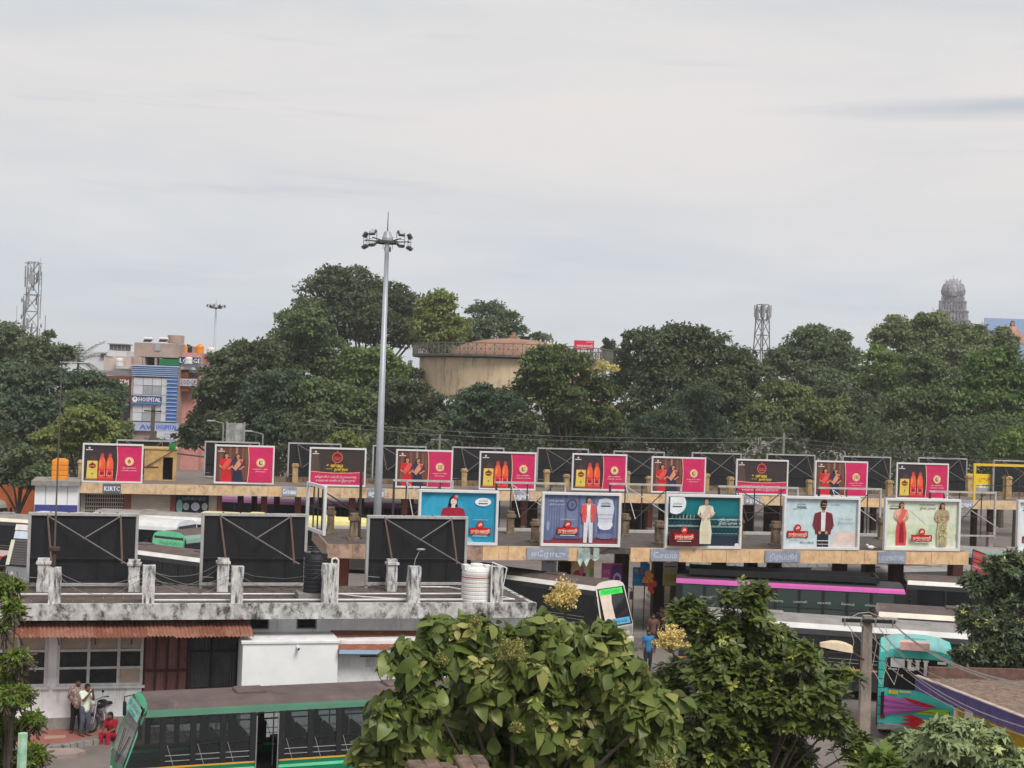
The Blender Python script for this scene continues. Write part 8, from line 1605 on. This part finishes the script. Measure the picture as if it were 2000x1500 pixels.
person('man in a white tee shirt and jeans holding both hands up to his face', (p.x, p.y, .144), R(58), cloth('white_cloth', S(224, 230, 214), S(206, 214, 196)), cloth('grey_jeans', S(88, 92, 106), S(66, 70, 84)), dict(le=(.20, -.16, 1.16), lw=(.07, -.26, 1.40), re=(-.20, -.14, 1.17), rw=(-.06, -.27, 1.42), head=(0, -.09, 1.54), neck=(0, -.04, 1.43), lk=(.10, -.06, .48), la=(.11, .0, .08), ra=(-.09, .06, .08)), .97, G5)
p = G(208, 1442, .14)
person('person in red clothes sitting on the kerb, half hidden by the green bus', (p.x + .1, p.y + .2, -.28), R(-15), cloth('red_cloth', S(150, 30, 44), S(116, 22, 34)), cloth('crimson_cloth', S(176, 34, 60), S(136, 24, 44)), dict(pel=(0, 0, .52), chest=(0, -.06, .88), neck=(0, -.09, 1.03), head=(0, -.13, 1.15), ls=(.16, -.06, .97), le=(.2, -.2, .74), lw=(.12, -.36, .7), rs=(-.16, -.06, .97), re=(-.2, -.2, .74), rw=(-.12, -.36, .7), lh=(.1, -.06, .5), lk=(.13, -.42, .62), la=(.12, -.46, .22), rh=(-.1, -.06, .5), rk=(-.13, -.42, .6), ra=(-.12, -.48, .22)), .95, G5, hair_long=True)
def far_person(px, d, ph, label, c1, c2, rz=0.0, pose=None):
    p = D(px, 785, d); person(label, (p.x, p.y, ph), rz, cloth('cloth_%d_%d' % (px, 1), S(*c1), tuple(q * .7 for q in S(*c1))), cloth('cloth_%d_%d' % (px, 2), S(*c2), tuple(q * .7 for q in S(*c2))), pose, 1.0, G5, detail=True)
far_person(5, 71.5, 0, 'man in an orange shirt walking between buses at the left edge', (230, 124, 50), (40, 40, 46), R(60), dict(la=(.1, -.22, .08), lk=(.1, -.15, .48), ra=(-.1, .25, .1)))
far_person(33, 99, 0, 'man in a dark shirt and pale cap standing by the orange wall, far left', (40, 42, 56), (50, 50, 60), R(20)); far_person(48, 99.5, 0, 'person in a pale pink shirt beside the orange wall, far left', (206, 180, 186), (110, 100, 104), R(-30))
far_person(937, 68.8, .2, 'man in a dark green shirt under the middle shelter, left of the white poster', (66, 74, 66), (50, 48, 50), R(120)); far_person(1304, 66.4, 0, 'woman in dark clothes standing by the maroon pillar', (36, 30, 36), (44, 30, 40), R(30)); far_person(1312, 66.0, 0, 'man in a maroon shirt behind the nose of the white bus', (96, 50, 54), (50, 46, 50), R(-20))
far_person(1338, 58.0, 0, 'man in a white shirt in front of the magenta bus, behind the leaves', (226, 228, 230), (70, 70, 80), R(40)); far_person(1290, 64.2, 0, 'person in a brown shirt beside the slanted windscreen', (110, 80, 66), (60, 50, 50), R(0)); far_person(1282, 59.5, 0, 'person in a blue shirt by the nose of the white bus', (60, 130, 180), (50, 54, 70), R(10))

# ------------------------------------------------------------------ motorcycle leaning by the wall
p = G(208, 1424, .14); t = thing('motorcycle', 'black motorcycle with silver fork parked against the white wall', 'motorcycle', (p.x, p.y, .14), R(62)); M_CHR = pm('chrome', (.55, .55, .56), (.4, .4, .41), 8, .25, metal=.8); M_BK = pm('black_tank_paint', (.02, .02, .022), (.012, .012, .014), 4, .3, coat=.5)
def torus(b, c, Rr, r, n=26, m=8, mi=0):
    vs = [(c[0] + (Rr + r * math.cos(2 * math.pi * j / m)) * math.cos(2 * math.pi * i / n), c[1] + r * math.sin(2 * math.pi * j / m), c[2] + (Rr + r * math.cos(2 * math.pi * j / m)) * math.sin(2 * math.pi * i / n)) for i in range(n) for j in range(m)]
    b.add(vs, [(i * m + j, i * m + (j + 1) % m, ((i + 1) % n) * m + (j + 1) % m, ((i + 1) % n) * m + j) for i in range(n) for j in range(m)], mi)
for x in (-.64, .64):
    b = MB(); torus(b, (0, 0, 0), .26, .045); o = b.build('wheel', M_RUBBER, t, loc=(x, 0, .305), smooth=True); b = MB(); torus(b, (0, 0, 0), .215, .012, 24, 6); b.tube((0, -.06, 0), (0, .06, 0), .05, n=10)
    for i in range(12): a_ = math.pi * i / 6; b.tube((0, .03 * (-1) ** i, 0), (.215 * math.cos(a_), 0, .215 * math.sin(a_)), .004, n=3)
    b.build('rim', M_CHR, o)
b = MB()
for y in (-.09, .09): b.tube((-.64, y, .305), (-.40, y, .98), .022, n=8)
b.build('fork', M_CHR, t); b = MB(); b.path([(-.18, .36, 1.05), (-.34, .30, 1.06), (-.40, .08, 1.0), (-.40, -.08, 1.0), (-.34, -.30, 1.06), (-.18, -.36, 1.05)], .013); b.build('handlebar', M_CHR, t); b = MB()
for sg in (-1, 1): b.tube((-.30, sg * .31, 1.058), (-.16, sg * .37, 1.05), .019, n=6); b.path([(-.34, sg * .27, 1.06), (-.36, sg * .32, 1.2)], .006); b.ball((-.36, sg * .33, 1.24), .055, sc=(.4, 1, .8))
b.build('grip_and_mirror', M_DARKBAR, t); MB().lathe([(0, .09), (.07, .07), (.085, 0), (.06, -.1), (0, -.12)], 14).build('headlight', M_LIGHTG, t, loc=(-.52, 0, .90)).rotation_euler = (0, R(-80), 0)
b = MB(); b.ball((-.12, 0, .82), .2, 14, 9, sc=(1.35, .7, .75)); b.build('fuel_tank', M_BK, t, smooth=True); b = MB(); b.cbox(.08, .72, -.13, .13, .76, .86, .04); b.build('seat', M_RUBBER, t)
b = MB(); b.path([(-.42, 0, .95), (-.30, 0, .55), (-.05, 0, .33), (.25, 0, .36), (.64, 0, .31)], .025); b.path([(-.40, 0, .9), (.1, 0, .74), (.6, .1, .74), (.64, .1, .32)], .02); b.path([(.1, 0, .74), (.6, -.1, .74), (.64, -.1, .32)], .02); b.build('frame', M_BK, t)
b = MB(); b.cbox(-.16, .16, -.12, .12, .30, .52, .03); b.tube((-.08, 0, .5), (-.14, 0, .70), .085, n=10); 
for i in range(4): b.tube((-.09 - .015 * i, 0, .53 + .045 * i), (-.092 - .015 * i, 0, .545 + .045 * i), .11, n=12)
b.build('engine', M_CHR, t); b = MB(); b.path([(-.16, -.1, .5), (-.2, -.13, .3), (.1, -.15, .25), (.75, -.17, .36)], .03, n=8); b.build('exhaust', M_CHR, t)
for x, a0, a1 in ((-.64, 40, 150), (.64, 20, 130)):
    b = MB(); n_ = 8; vs = []
    for i in range(n_ + 1): a_ = R(a0 + (a1 - a0) * i / n_); vs += [(x + .34 * math.cos(a_), -.07, .305 + .34 * math.sin(a_)), (x + .36 * math.cos(a_), 0, .305 + .36 * math.sin(a_)), (x + .34 * math.cos(a_), .07, .305 + .34 * math.sin(a_))]
    b.add(vs, [(3 * i + k_, 3 * i + k_ + 1, 3 * i + k_ + 4, 3 * i + k_ + 3) for i in range(n_) for k_ in (0, 1)]); b.build('mudguard', M_CHR if x < 0 else M_BK, t)
b = MB(); b.cbox(.84, .90, -.06, .06, .58, .68, .01); b.build('tail_light', M_REDLENS, t); b = MB(); b.tube((.02, .1, .32), (-.02, .34, .02), .014, n=6); b.build('side_stand', M_DARKBAR, t)
t.rotation_euler = (R(-9), 0, R(62))
